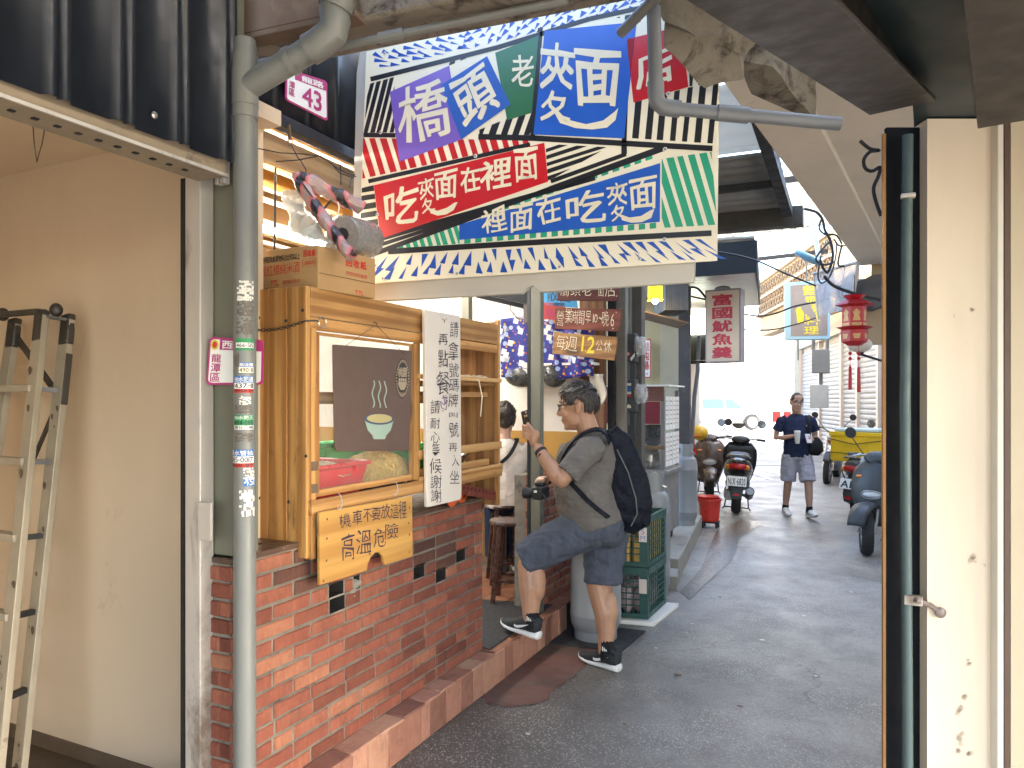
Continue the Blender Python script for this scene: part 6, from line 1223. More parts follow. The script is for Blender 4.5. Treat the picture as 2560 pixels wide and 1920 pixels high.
# wall, sign and lamp behind the cart
cw = thing('stained_wall', 'stained cream wall behind the food cart', 'wall', (-2.3, 8.6, 0)); obj('wall', MB().box(-4.0, -1.93, 9.1, 9.25, 0, 4.0), pbr('stained_cream_wall', (.46, .38, .22), .75, .12, 3, .2, 40, dirt=(.16, .11, .06), dscale=7, damt=.66), cw, world=True); obj('pilaster', MB().box(on_y(1650, 900, 9.0).x, -1.93, 9.0, 9.098, 0, 4.0), pbr('pitted_cream_pilaster', (.46, .40, .28), .75, .12, 3, .2, 40, dirt=(.12, .08, .05), dscale=11, damt=.63), cw, world=True)
P_ = [on_y(x, y, 8.94) for x, y in ((1592, 846), (1627, 848), (1627, 945), (1592, 945))]; t = thing('soup_sign', 'small white sign with red border and lettering behind the meters', 'sign', P_[3]); f = quadmap(P_); obj('board', MB().prism(P_, (0, .02, 0)), INK['white'], t, world=True); L = Vector((0, -.002, 0)); tb = MB()
for q in (((0, 1), (1, 1), (1, .97), (0, .97)), ((0, .03), (1, .03), (1, 0), (0, 0)), ((.94, 1), (1, 1), (1, 0), (.94, 0))): tb.poly([f(*p)+L for p in q])
put_text(tb, '餛飩湯', [f(*p)+L for p in ((.34, .93), (.86, .93), (.86, .2), (.34, .2))], .02, vertical=True); put_text(tb, '<4', [f(*p)+L for p in ((.45, .14), (.8, .14), (.8, .07), (.45, .07))]); obj('lettering', tb, INK['red'], t, world=True)
lp = at_d(1638, 752, 7.3); lam = thing('yellow_lantern_lamp', 'lit yellow shade lamp hanging above the food cart', 'lamp', lp)
obj('shade', MB().lathe([(.098, -.02), (.098, .15), (.03, .17)], (0, 0, .03), 4, cap=False).xf(Matrix.Rotation(PI/4+.3, 4, 'Z')), (lambda t: t.out((.80, .62, .03), .6, 0, None, Emission_Color=(.9, .68, .03, 1), Emission_Strength=.12))(NT('yellow_paper_shade')), lam, solid=.003, smooth=None); obj('bulb', MB().sph((0, 0, -.0), .032, 14, 10), emit('warm_bulb_light', (1, .72, .30), 14), lam); obj('rim', MB().tube([(.105*math.cos(a+.3+PI/4), .105*math.sin(a+.3+PI/4), .01) for a in [k*PI/2 for k in range(4)]], .006, 6, closed=True), ink('lamp_rim', (.45, .30, .05)), lam); obj('cord', MB().tube([(0, 0, .19), (0, 0, .9)], .004, 6), M['black'], lam)
tb = MB(); put_text(tb, '麵食小吃', [Vector((0, 0, 0))+rv*a+nv*.08+Vector((0, 0, b)) for a, b in ((-.06, .17), (.06, .17), (.06, .03), (-.06, .03))], -.005); obj('lettering', tb, ink('lamp_print', (.45, .30, .02)), lam)
hd = thing('corrugated_hood', 'grey corrugated hood box beside the yellow lamp', 'hood', at_d(1690, 745, 7.6)); a, b = at_d(1663, 700, 7.5), at_d(1722, 700, 7.5); a.z = b.z = EYE+225/FPX*7.5; mb = MB(); nn = 14
for i in range(nn): p = a.lerp(b, i/nn); q = a.lerp(b, (i+.55)/nn); mb.prism([p, q, q+fw*.03, p+fw*.03], (0, 0, .42))
obj('corrugated_front', mb, pbr('grey_corrugated', (.15, .15, .15), .5, .15, 6, .05, metal=.4), hd, world=True, smooth=None); obj('hood_body', MB().prism([a+fw*.02, b+fw*.02, b+fw*.6, a+fw*.6], (0, 0, .42)), pbr('hood_body_grey', (.12, .12, .12), .5, .15, 6, .05), hd, world=True)
obj('hood_tray', MB().prism([a+Vector((0, 0, -.02))-rv*.22, b+Vector((0, 0, -.14)), b+fw*.5+Vector((0, 0, -.14)), a+fw*.5-rv*.22+Vector((0, 0, -.02))], (0, 0, .015)), M['rust'], hd, world=True)
c0 = at_d(1705, 1000, 8.25); bc_ = thing('black_column', 'dark steel column carrying the squid soup lightbox', 'column', (c0.x, c0.y, .2)); obj('shaft', MB().box(c0.x-.075, c0.x+.055, c0.y+.15, c0.y+.23, .0, 3.2), pbr('dark_weathered_column', (.06, .055, .06), .5, .3, 6, .2, 40, dirt=(.12, .11, .11), dscale=5, damt=.6), bc_, world=True, bevel=.004)
# squid soup lightbox
sq = thing('squid_soup_lightbox', 'tall cream lightbox with five red characters on the dark column', 'lightbox', at_d(1809, 905, 8.2)); P_ = [at_d(*p) for p in ((1766, 730, 8.25), (1848, 724, 8.05), (1848, 902, 8.05), (1766, 904, 8.25))]; f = quadmap(P_); nrm = (P_[1]-P_[0]).cross(P_[2]-P_[0]).normalized(); nrm = nrm if nrm.y < 0 else -nrm
GRF = pbr('grey_lightbox_frame', (.22, .21, .22), .45, .1, 5, .05)
obj('box', MB().prism([f(-.04, 1.025), f(1.04, 1.025), f(1.04, -.02), f(-.04, -.02)], nrm*-.18), GRF, sq, world=True, bevel=.004); obj('face', MB().prism([f(0, 1), f(1, 1), f(1, 0), f(0, 0)], nrm*.004), pbr('cream_lightbox_face', (.62, .50, .39), .4, .05, 3, 0), sq, world=True)
tb = MB()
for i, c in enumerate('富國魷魚羹'): v1 = .95-.187*i; put_glyph(tb, c, [f(.20, v1)+nrm*.006, f(.78, v1)+nrm*.006, f(.78, v1-.155)+nrm*.006, f(.20, v1-.155)+nrm*.006], .025)
obj('lettering', tb, ink('signage_red', (.50, .045, .07)), sq, world=True); obj('bracket', MB().tube([f(-.04, .01)-nrm*.08, f(-.65, .01)-nrm*.1], .012, 8).tube([f(-.04, .9)-nrm*.08, f(-.65, .98)-nrm*.1], .01, 8), M['black'], sq, world=True); obj('cap_lamp', MB().sph(f(.45, 1.04)-nrm*.06, (.09, .07, .035), 12, 8), GRF, sq, world=True)
# ------------------------------------------------------------------ roofs over the alley
def corr(name, P0, U, V, nU, amp, mat, par, th=.003):
    mb = MB(); U = Vector(U); V = Vector(V); nn_ = U.cross(V).normalized(); k = nU*4
    mb.grid(lambda u, v: Vector(P0)+U*u+V*v+nn_*amp*math.sin(u*nU*2*PI), k, 1); return obj(name, mb, mat, par, world=True, solid=th)
GRR = pbr('grey_roof_sheet', (.30, .29, .26), .45, .15, 4, .05, metal=.3, dirt=(.16, .13, .10), dscale=3, damt=.6);
def translucent(name, col, tr=.55):
    t = NT(name); t.out(col, .5); bs = t.b; tl = t.new('ShaderNodeBsdfTranslucent'); tl.inputs[0].default_value = (*col, 1); mx = t.new('ShaderNodeMixShader'); mx.inputs[0].default_value = tr; out = t.n['Material Output']; t.l(bs.outputs[0], mx.inputs[1]); t.l(tl.outputs[0], mx.inputs[2]); t.l(mx.outputs[0], out.inputs[0]); return t.m
TRS = translucent('pale_translucent_sheet', (.72, .70, .64))
r1 = thing('dark_corrugated_roof', 'dark corrugated roof slope beyond the big sign with a black gutter beam', 'roof', (-1.5, 5, 3.3))
corr('roof_sheet', (-2.6, 4.90, 3.24), (0, 1.10, -.12), (2.12, .1, 0), 9, .012, GRR, r1); corr('bright_sheet', (-2.6, 3.95, 3.32), (0, .94, -.07), (2.3, .1, 0), 5, .012, TRS, r1)
obj('gutter_beam', MB().prism([(-2.6, 5.95, 2.98), (-.40, 6.05, 2.98), (-.40, 6.17, 2.98), (-2.6, 6.07, 2.98)], (0, 0, .15)), pbr('dark_gutter', (.05, .045, .035), .6, .3, 8, .3), r1, world=True, bevel=.005)
obj('rafter', MB().bar((-.52, 3.95, 3.24), (-.50, 5.95, 3.06), .07, .07, (0, 0, 1)).bar((-2.3, 5.3, 3.13), (-.5, 5.38, 3.13), .04, .05, (0, 0, 1)), M['brown_steel'], r1, world=True)
aw = thing('dark_awning_box', 'dark slate awning box with a white slatted underside', 'awning', (-1.6, 8, 2.9)); fx = lambda px, d: at_d(px, 1000, d).xy
obj('front_panel', MB().prism([(-2.6, 7.25, 2.84), (-.93, 7.62, 2.90), (-.93, 7.62, 3.22), (-2.6, 7.25, 3.16)], (0, .04, 0)), pbr('dark_slate_panel', (.012, .015, .018), .6, .15, 4, .05, spec=.2), aw, world=True); obj('side_panel', MB().prism([(-.93, 7.665, 2.90), (-1.25, 10.6, 2.95), (-1.25, 10.6, 3.2), (-.93, 7.665, 3.22)], (-.02, 0, 0)), pbr('dark_slate_side', (.014, .017, .02), .6, .15, 4, .05, spec=.2), aw, world=True)
obj('top_sheet', MB().prism([(-2.6, 7.24, 3.24), (-.95, 7.6, 3.24), (-1.25, 10.6, 3.26), (-3.2, 10.6, 3.26)], (0, 0, .02)), GRR, aw, world=True)
SLW = pbr('white_awning_slat', (.66, .60, .54), .5, .06, 4, .03)
for i in range(16):
    y = 7.72+i*.18; obj('slat', MB().box(-2.9, -.97-.11*i*.18/1, y, y+.165, 2.93, 2.945), SLW, aw, world=True)
# right building with shutters
w0 = Vector((2.13, 8.0, 0)); wd = Vector((-.225, .974, 0)).normalized(); wn_ = Vector((-wd.y, wd.x, 0))
rb_ = thing('shuttered_building', 'long pale building with closed roller shutters along the alley', 'building', w0)
def wall_poly(s0, s1, z0, z1, off, th, mb=None): mb = mb or MB(); a = w0+wd*s0+wn_*off; b = w0+wd*s1+wn_*off; a.z = b.z = z0; return mb.prism([a, b, b-wn_*th, a-wn_*th], (0, 0, z1-z0))
PALE = pbr('pale_building_wall', (.55, .50, .42), .75, .1, 3, .15, 40, dirt=(.35, .28, .2), dscale=3, damt=.62)
obj('wall', wall_poly(-5.75, .5, 0, 8.6, -.10, 1.6), PALE, rb_, world=True); obj('low_wall', wall_poly(.501, 8.0, 0, 5.2, -.10, 1.6), PALE, rb_, world=True); obj('low_wall', wall_poly(8.001, 18.2, 0, 4.5, -.10, 1.6), PALE, rb_, world=True)
SHT = pbr('grey_roller_shutter', (.34, .35, .36), .5, .08, 4, .03); GUI = pbr('pale_shutter_guide', (.60, .52, .45), .5, .1, 5, .05)
def s_at(px): p = on_pl(px, 1000, w0, wn_); return (p-w0).dot(wd)
edges = [s_at(2420), s_at(2290), s_at(2192), s_at(2140), s_at(2100), s_at(2046), s_at(2000)]
for s0, s1 in zip(edges, edges[1:]):
    if s1-s0 < .4: continue
    m_ = MB(); zz = .10; gw = .13; a = w0+wd*(s0+gw*.5); b = w0+wd*(s1-gw*.5); pit = .11
    while zz < 3.0:
        prof_ = [(0, 0), (.022, .035), (.026, .075), (.0, pit)]
        for (o0, h0), (o1, h1) in zip(prof_, prof_[1:]): m_.add([a+wn_*(o0-.085)+Vector((0, 0, zz+h0)), b+wn_*(o0-.085)+Vector((0, 0, zz+h0)), b+wn_*(o1-.085)+Vector((0, 0, zz+h1)), a+wn_*(o1-.085)+Vector((0, 0, zz+h1))], [(0, 1, 2, 3)])
        zz += pit
    obj('roller_shutter', m_, SHT, rb_, world=True, smooth=50); obj('shutter_guide', wall_poly(s1-gw*.5+.004, s1+gw*.5-.004, 0, 3.2, .0, .099), GUI, rb_, world=True)
obj('shutter_hood', wall_poly(edges[0], edges[-1], 3.21, 3.5, .05, .145), pbr('shutter_hood_paint', (.50, .46, .40), .6, .1, 5, .05), rb_, world=True)
obj('end_pillar', wall_poly(edges[-1]+.08, edges[-1]+.75, 0, 5.5, .16, .25), pbr('mint_white_pillar', (.62, .66, .62), .5, .1, 3, .1, 40, dirt=(.4, .36, .3), dscale=6), rb_, world=True)
LT = pbr('brown_vent_block', (.24, .17, .10), .8, .2, 6, .2); bal = thing('vent_block_balcony', 'upper storey of brown lattice vent blocks over the far alley', 'balcony', at_d(1990, 760, 18)); q0, q1 = at_d(2085, 1000, 15), at_d(1898, 1000, 22); q0.z = q1.z = 4.08; qd = (q1-q0).normalized(); qL = (q1-q0).length; qn = Vector((-qd.y, qd.x, 0)); qn = qn if qn.y < 0 else -qn
nb = int(qL/.30); lat = MB()
for i in range(nb):
    for j in range(3):
        c0 = q0+qd*(.15+.30*i)+qn*.06+Vector((0, 0, .20+.29*j))
        for sg_ in (-1, 1): lat.bar(c0-qd*.13-Vector((0, 0, .12*sg_)), c0+qd*.13+Vector((0, 0, .12*sg_)), .035, .04, qn)
o = obj('vent_block', lat, LT, bal, world=True, smooth=None); o['kind'] = 'stuff'
obj('backing_wall', MB().prism([q0, q1, q1-qn*.5, q0-qn*.5], (0, 0, 1.1)), pbr('tan_balcony_wall', (.46, .36, .23), .75, .1, 4, .1), bal, world=True)
fr_ = MB()
for zz in (.0, .50, .98): fr_.prism([q0+qn*.1+Vector((0, 0, zz)), q1+qn*.1+Vector((0, 0, zz)), q1+qn*.005+Vector((0, 0, zz)), q0+qn*.005+Vector((0, 0, zz))], (0, 0, .07))
obj('frame_rail', fr_, pbr('brown_lattice_frame', (.40, .31, .21), .7, .1, 5, .1), bal, world=True); obj('lower_wall', MB().prism([q0+Vector((0, 0, -.55))-qn*.03, q1+Vector((0, 0, -.55))-qn*.03, q1+Vector((0, 0, -.55))-qn*.4, q0+Vector((0, 0, -.55))-qn*.4], (0, 0, .548)), pbr('ochre_balcony_base', (.50, .36, .20), .75, .1, 4, .1), bal, world=True)
up2 = thing('arcade_sun_block', 'unseen plain box above the arcade, added to block the sun', 'building', (2.5, -1, 3.4)); obj('storey', MB().box(.6, 3.6, -6, 2.7, 3.4, 9), PALE, up2, world=True)  # box out of view, added to keep direct sun off the brick counter
cn = thing('translucent_canopy', 'pale translucent canopy strips over the far alley', 'canopy', (-1.2, 14, 4.4))
corr('canopy_sheet', (-2.9, 10.9, 4.75), (2.9, .2, .15), (-.25, 2.6, -.25), 14, .02, TRS, cn);
obj('canopy_rafter', MB().bar((-3.0, 10.9, 4.65), (.1, 11.1, 4.8), .05, .08, (0, 0, 1)).bar((-3.3, 13.5, 4.55), (-.2, 13.7, 4.7), .05, .08, (0, 0, 1)).bar((-3.6, 16.2, 4.55), (-.6, 16.4, 4.7), .05, .08, (0, 0, 1)), M['brown_steel'], cn, world=True)
# left side of the far alley and the street beyond
lb = thing('far_stall_building', 'pale building on the stall side of the far alley', 'building', (-3.2, 14, 0)); obj('wall', MB().prism([(-2.45, 9.6, 0), (-4.3, 22, 0), (-8, 22, 0), (-6, 9.6, 0)], (0, 0, 5.2)), PALE, lb, world=True); obj('awning', MB().prism([(-2.45, 9.7, 2.75), (-4.2, 20.5, 2.8), (-3.5, 20.5, 2.7), (-1.95, 9.7, 2.65)], (0, 0, .03)), TRS, lb, world=True)
fb = thing('street_building', 'bright white building across the sunlit street', 'building', (-9, 44, 0), math.radians(25)); obj('wall', MB().box(-30, 30, 0, 6, 0, 9), pbr('bright_facade', (.78, .76, .72), .7, .05, .5, .1), fb)
for i in range(9): obj('window', MB().box(-24+i*5.4, -21.6+i*5.4, -.06, -.004, 4.4, 6.2), pbr('pale_window', (.45, .52, .55), .2, .1, 3, 0) if 'pale_window' not in bpy.data.materials else bpy.data.materials['pale_window'], fb)
obj('shop_awning', MB().prism([(-12, -.01, 3.9), (12, -.01, 3.9), (12, -.9, 3.6), (-12, -.9, 3.6)], (0, 0, .05)), pbr('faded_orange_awning', (.66, .46, .32), .7, .1, 3, .05), fb)
# far small things on the alley
ys_ = thing('blue_framed_sign', 'blue framed sign with yellow brush characters over the shutters', 'sign', at_d(2020, 850, 10.5)); P_ = [at_d(*p) for p in ((1966, 706, 10.8), (2078, 699, 10.2), (2076, 848, 10.2), (1968, 850, 10.8))]; f = quadmap(P_)
obj('frame', MB().prism([f(*p) for p in ((0, 1), (1, 1), (1, 0), (0, 0))], fw*.12), pbr('light_blue_frame', (.28, .50, .66), .4, .05, 4, 0), ys_, world=True, bevel=.01); obj('face', MB().prism([f(*p)-fw*.002 for p in ((.09, .94), (.93, .94), (.93, .06), (.09, .06))], -fw*.003), pbr('taupe_face', (.24, .21, .21), .5, .05, 3, 0), ys_, world=True)
tb = MB()
for c, u0, v1, u1, v0 in (('曾', .38, .93, .70, .76), ('泰', .42, .75, .70, .60), ('湯', .45, .60, .80, .42), ('料', .42, .44, .76, .25), ('理', .40, .22, .74, .09)): put_glyph(tb, c, [f(*p)-fw*.007 for p in ((u0, v1), (u1, v1), (u1, v0), (u0, v0))], .010, .08)
tb.poly([f(.31+.10*math.cos(a), .50+.06*math.sin(a))-fw*.0062 for a in [k*PI/9 for k in range(18)]]); tb.poly([f(*p)-fw*.0064 for p in ((.22, .50), (.40, .50), (.38, .30), (.25, .28))]); obj('lettering', tb, INK['yellow'], ys_, world=True)
obj('hanger', MB().tube([f(.3, 0)+fw*.06, f(.3, -.35)+fw*.06], .01, 6).tube([f(.5, 1)+fw*.06, f(.5, 1.5)+fw*.06], .01, 6), M['pvc'], ys_, world=True)
P_ = [at_d(*p) for p in ((2034, 684, 7.0), (2146, 655, 6.4), (2128, 770, 6.4), (2045, 791, 7.0))]; ab = thing('clear_acrylic_board', 'grey see through acrylic board hanging under the eave corner', 'board', P_[3]); f = quadmap(P_); obj('sheet', MB().prism(P_, fw*.01), glass('hazy_acrylic', (.52, .50, .50), .15, .55), ab, world=True)
obj('edge_strip', MB().bar(f(0, 1), f(1, 1), .015, .05, fw).bar(f(1, 1), f(1, 0), .03, .012, fw).bar(f(0, 1), f(0, 0), .012, .012, fw).bar(f(.38, .97), f(.34, 0), .006, .006, fw).bar(f(.72, .97), f(.62, 0), .006, .006, fw), pbr('acrylic_edge', (.55, .50, .45), .4, .1, 5, .05), ab, world=True)
# red lantern
RL = pbr('lantern_red', (.42, .012, .02), .45, .15, 8, .1); GOLD = pbr('lantern_gold_print', (.55, .33, .12), .4, .3, 25, .1)
lc = at_d(2136, 810, 5.6); ln = thing('red_palace_lantern', 'red hexagonal paper lantern with gold panels and tassels under the eave', 'lantern', lc); n6 = 6
def hexring(r, z, rot=.2): return [(r*math.cos(2*PI*k/6+rot), r*math.sin(2*PI*k/6+rot), z) for k in range(6)]
def hexloft(rs): mb = MB(); mb.add([p for r, z in rs for p in hexring(r, z)], [(i*6+k, i*6+(k+1) % 6, (i+1)*6+(k+1) % 6, (i+1)*6+k) for i in range(len(rs)-1) for k in range(6)]+[tuple(reversed(range(6))), tuple((len(rs)-1)*6+k for k in range(6))]); return mb
obj('upper_body', hexloft([(.088, -.03), (.088, .13)]), RL, ln, smooth=None); obj('lower_body', hexloft([(.05, -.165), (.095, -.135), (.098, -.05), (.085, -.035)]), RL, ln, smooth=None)
obj('brim', hexloft([(.10, -.04), (.135, -.025), (.10, -.02)]), RL, ln, smooth=None); obj('brim', hexloft([(.09, .13), (.145, .145), (.11, .17), (.05, .19)]), RL, ln, smooth=None); obj('crown', hexloft([(.05, .19), (.085, .22), (.04, .225)]), RL, ln, smooth=None)
gp_ = MB()
for k in range(6):
    a, b = Vector(hexring(.0895, 0)[k]), Vector(hexring(.0895, 0)[(k+1) % 6]); f = quadmap([a+Vector((0, 0, .12)), b+Vector((0, 0, .12)), b+Vector((0, 0, -.022)), a+Vector((0, 0, -.022))]); gp_.poly([f(.18, .3), f(.82, .3), f(.7, .6), f(.8, .75), f(.5, .95), f(.2, .75), f(.32, .6)]); gp_.poly([f(.1, .04), f(.9, .04), f(.9, .2), f(.1, .2)])
    a, b = Vector(hexring(.097, 0)[k]), Vector(hexring(.097, 0)[(k+1) % 6]); f = quadmap([a+Vector((0, 0, -.055)), b+Vector((0, 0, -.055)), b+Vector((0, 0, -.13)), a+Vector((0, 0, -.13))]); gp_.poly([f(.3, .2), f(.7, .2), f(.8, .8), f(.2, .8)])
obj('gold_panel_print', gp_, GOLD, ln); ts = MB()
for k, (dx, L_) in enumerate(((-.03, .34), (.03, .36))):
    ts.tube([(dx, 0, -.165), (dx, 0, -.165-L_*.45)], .002, 5)
    for zz in (.06, .10): ts.sph((dx, 0, -.165-zz), .014, 8, 6)
    ts.lathe([(.004, -.165-L_*.45), (.011, -.165-L_*.5), (.014, -.165-L_)], (dx, 0, 0), 8)
obj('tassel', ts, RL, ln); obj('cord', MB().tube([(0, 0, .22), (0, 0, .38)], .003, 5), M['black'], ln)
pd = at_d(2148, 862, 5.75); obj_ = obj('white_lamp_globe', MB().sph((0, 0, 0), (.095, .095, .06), 18, 10), pbr('milky_globe', (.66, .63, .58), .3, .05, 5, 0), loc=pd); tag(obj_, 'milky white lamp globe just behind the red lantern', 'lamp')
tag(obj('lamp_arm', MB().tube([at_d(2150, 885, 5.8), at_d(2175, 893, 5.8), at_d(2215, 905, 5.8)], .01, 8).sph(at_d(2150, 880, 5.8), .03, 10, 8), M['black']), 'black lamp arm reaching out from the post behind the lantern', 'lamp arm')
tg2 = thing('grey_tarpaulin', 'folded grey tarpaulin tucked under the eave end', 'tarpaulin', at_d(2175, 720, 6.5)); obj('tarpaulin', rock(MB().prism([at_d(*p) for p in ((2140, 700, 6.6), (2230, 680, 6.5), (2230, 765, 6.5), (2150, 765, 6.6))], fw*.4), .03, 3), pbr('grey_tarp', (.09, .09, .10), .6, .2, 6, .3, 20), tg2, world=True, smooth=60)
tag(obj('hanging_board', MB().prism([at_d(*p) for p in ((2160, 768, 6.9), (2235, 768, 6.8), (2235, 862, 6.8), (2160, 862, 6.9))], fw*.04), pbr('beige_hanging_panel', (.40, .30, .20), .6, .05, 3, .05)), 'plain beige board hanging below the grey tarpaulin', 'board')
# blue street lamp
bl2 = thing('blue_lamp_head', 'light blue street lamp head hanging among the wires', 'street lamp', at_d(2018, 640, 8)); BLU = pbr('light_blue_lamp', (.24, .46, .62), .35, .05, 5, 0); a, b = at_d(1988, 628, 8), at_d(2052, 660, 8)
obj('head', MB().tube([a, a.lerp(b, .15), a.lerp(b, .5), a.lerp(b, .85), b], [(.03, .02), (.07, .03), (.09, .035), (.07, .03), (.045, .02)], 16), BLU, bl2, world=True); obj('lens', MB().tube([a.lerp(b, .2)+nv*.03, a.lerp(b, .6)+nv*.035], [(.04, .01), (.045, .012)], 10), M['rubber'], bl2, world=True); obj('arm', MB().tube([b+fw*.02, at_d(2040, 600, 8), at_d(2026, 530, 8)], .025, 10), pbr('white_arm', (.7, .7, .7), .4, .05, 5, 0), bl2, world=True)
wr = MB(); rr = random.Random(3)
def cable(pts, r=.009, d=6.0): wr.tube(catmull([at_d(p_[0], p_[1], d) for p_ in pts]), r, 7)
tw = thing('cable_tangle', 'tangle of black cables looping below the beige eave edge', 'cables', at_d(2060, 620, 6.5))
cable([(2010, 522), (2040, 530), (2056, 548), (2062, 575), (2075, 600), (2082, 640), (2070, 680), (2058, 670), (2050, 650)], .012, 6.4); cable([(2055, 545), (2048, 570), (2062, 585), (2090, 588), (2105, 610)], .009, 6.4); cable([(2078, 600), (2050, 630), (2040, 650), (2060, 662), (2085, 655)], .009, 6.4); cable([(2092, 610), (2088, 650), (2075, 690), (2055, 708), (2045, 690), (2052, 640)], .007, 6.3); cable([(2105, 612), (2095, 660), (2110, 665)], .009, 6.4); cable([(2085, 598), (2100, 615), (2128, 610)], .008, 6.4)
obj('cables', wr, M['black'], tw, world=True)
wr = MB(); cable([(1795, 630), (1850, 640), (1900, 655), (1960, 682), (2040, 715)], .008, 6.2); cable([(2060, 690), (2085, 715), (2140, 735), (2200, 750)], .014, 6.2); tag(obj('sagging_cable', wr, M['black']), 'long black cable sagging across the alley in front of the signs', 'cable')
wr = MB(); cable([(1855, 785), (1900, 790), (1940, 783), (1990, 765), (2060, 752)], .012, 9.6); cable([(1855, 824), (1920, 825), (1975, 815), (2040, 795)], .009, 9.6); cable([(1728, 718), (1745, 722), (1765, 745)], .012, 8.0); tag(obj('slack_cable', wr, M['black']), 'slack black cables strung between the lightbox and the blue framed sign', 'cable')
wr = MB(); cable([(2150, 352), (2175, 372), (2198, 376), (2175, 380), (2160, 398), (2163, 420), (2180, 428), (2200, 418), (2196, 440), (2184, 470), (2190, 505), (2203, 540)], .006, 2.45); tag(obj('bunched_cable', wr, M['rubber']), 'bunched dirty cables tied at the top of the black post', 'cable')
for lab, px, d in (('grey meter box with cables on the roller shutters', 2052, 12.5),):
    c0 = at_d(px, 930, d); t = thing('meter_box', lab, 'meter box', c0); obj('box', MB().box(-.14, .14, -.1, .12, -.02, .38), pbr('grey_meter_box', (.22, .22, .22), .5, .1, 5, 0), t, bevel=.01); obj('lower_box', MB().box(-.17, .12, -.09, .12, -.62, -.22), pbr('pale_meter_box', (.5, .5, .48), .5, .1, 5, 0), t, bevel=.01); obj('pipe', MB().tube([(-.12, .0, .38), (-.12, 0, 1.3)], .03, 8).tube([(.1, 0, .38), (.1, 0, 1.3)], .03, 8).tube([(0, 0, -.22), (0, 0, 0)], .03, 8), M['pvc'], t)
wl = at_d(1735, 812, 9.4); t = thing('lit_shop_lightbox', 'small bright lightbox on the far stall front', 'lightbox', wl); obj('face', MB().box(-.12, .12, 0, .06, -.12, .12), emit('lightbox_glow', (.95, 1, .8), 2.2), t, bevel=.01); obj('bracket', MB().box(-.13, .13, .061, .16, -.5, -.125), M['black'], t)
tag(obj('drain_hose', MB().tube([at_d(1748, 840, 9.0), at_d(1744, 930, 9.0), at_d(1736, 990, 9.0), at_d(1732, 1060, 9.0), at_d(1730, 1120, 9.0)], .025, 10), M['pvc_blue']), 'grey hose hanging beside the dark column', 'hose')
# red bucket on its stand
bk_ = on_z(1774, 1318, 0); t = thing('red_bucket', 'red plastic bucket with a handle on a small black stand', 'bucket', (bk_.x, bk_.y, .085)); BR = pbr('bright_red_bucket', (.52, .03, .018), .35, .12, 6, .03)
obj('bucket', MB().lathe([(.10, 0), (.108, .0), (.125, .13), (.142, .26), (.152, .262), (.152, .285), (.14, .285), (.118, .02)], (0, 0, 0), 30), BR, t); obj('handle', MB().tube([(.15*math.cos(a), .15*math.sin(a)*.35-.03, .27+.02*math.sin(a)) for a in [PI+PI*k/12 for k in range(13)]], .006, 6), BR, t); obj('inner_bucket', MB().lathe([(.09, .25), (.135, .29), (.14, .31), (.13, .31), (.085, .26)], (-.02, .02, 0), 24), BR, t)
t = thing('bucket_stand', 'small black stand under the red bucket', 'stand', (bk_.x, bk_.y, 0)); obj('stand_top', MB().box(-.1, .12, -.08, .08, .06, .083), M['black'], t, bevel=.004)
for sx in (-1, 1):
    for sy in (-1, 1): obj('leg', MB().box(.01+sx*.085-.015, .01+sx*.085+.015, sy*.06-.015, sy*.06+.015, 0, .06), M['black'], t)
# ------------------------------------------------------------------ scooters, motorcycle, car
def loft(rings, n=16, e=2.4, cap=True):
    """rings: (x, y, z, half width, half height) cross sections across x, superellipse outline"""
    mb = MB(); vs = []; fs = []
    for x, y, z, a, b in rings:
        for k in range(n):
            t = 2*PI*k/n; c_, s_ = math.cos(t), math.sin(t); vs.append((x, y+a*math.copysign(abs(c_)**(2/e), c_), z+b*math.copysign(abs(s_)**(2/e), s_)))
    for i in range(len(rings)-1):
        for k in range(n): l = (k+1) % n; fs.append((i*n+k, i*n+l, (i+1)*n+l, (i+1)*n+k))
    if cap: fs += [tuple(reversed(range(n))), tuple((len(rings)-1)*n+k for k in range(n))]
    return mb.add(vs, fs)
def paint(name, c, r=.25, **k): return pbr(name, c, r, .06, 3, 0, coat=.6, **k)
CHR = pbr('chrome_steel', (.6, .6, .6), .18, .05, 5, 0, metal=1); BLK = pbr('black_vehicle_plastic', (.022, .023, .025), .45, .2, 10, .05); TYR = pbr('tyre_rubber', (.018, .018, .019), .8, .2, 14, .25, 90); SEAT = pbr('black_seat_vinyl', (.020, .020, .022), .5, .15, 12, .1); ALW = pbr('grey_alloy', (.28, .28, .29), .35, .15, 8, .03, metal=.8); LENSR = pbr('red_lens', (.45, .012, .012), .15, .1, 8, 0); LENSW = pbr('clear_lens', (.62, .64, .66), .1, .05, 8, 0); LENSO = pbr('orange_lens', (.70, .20, .02), .15, .1, 8, 0); MIR = pbr('mirror_glass', (.45, .5, .55), .08, .05, 5, 0, metal=1)
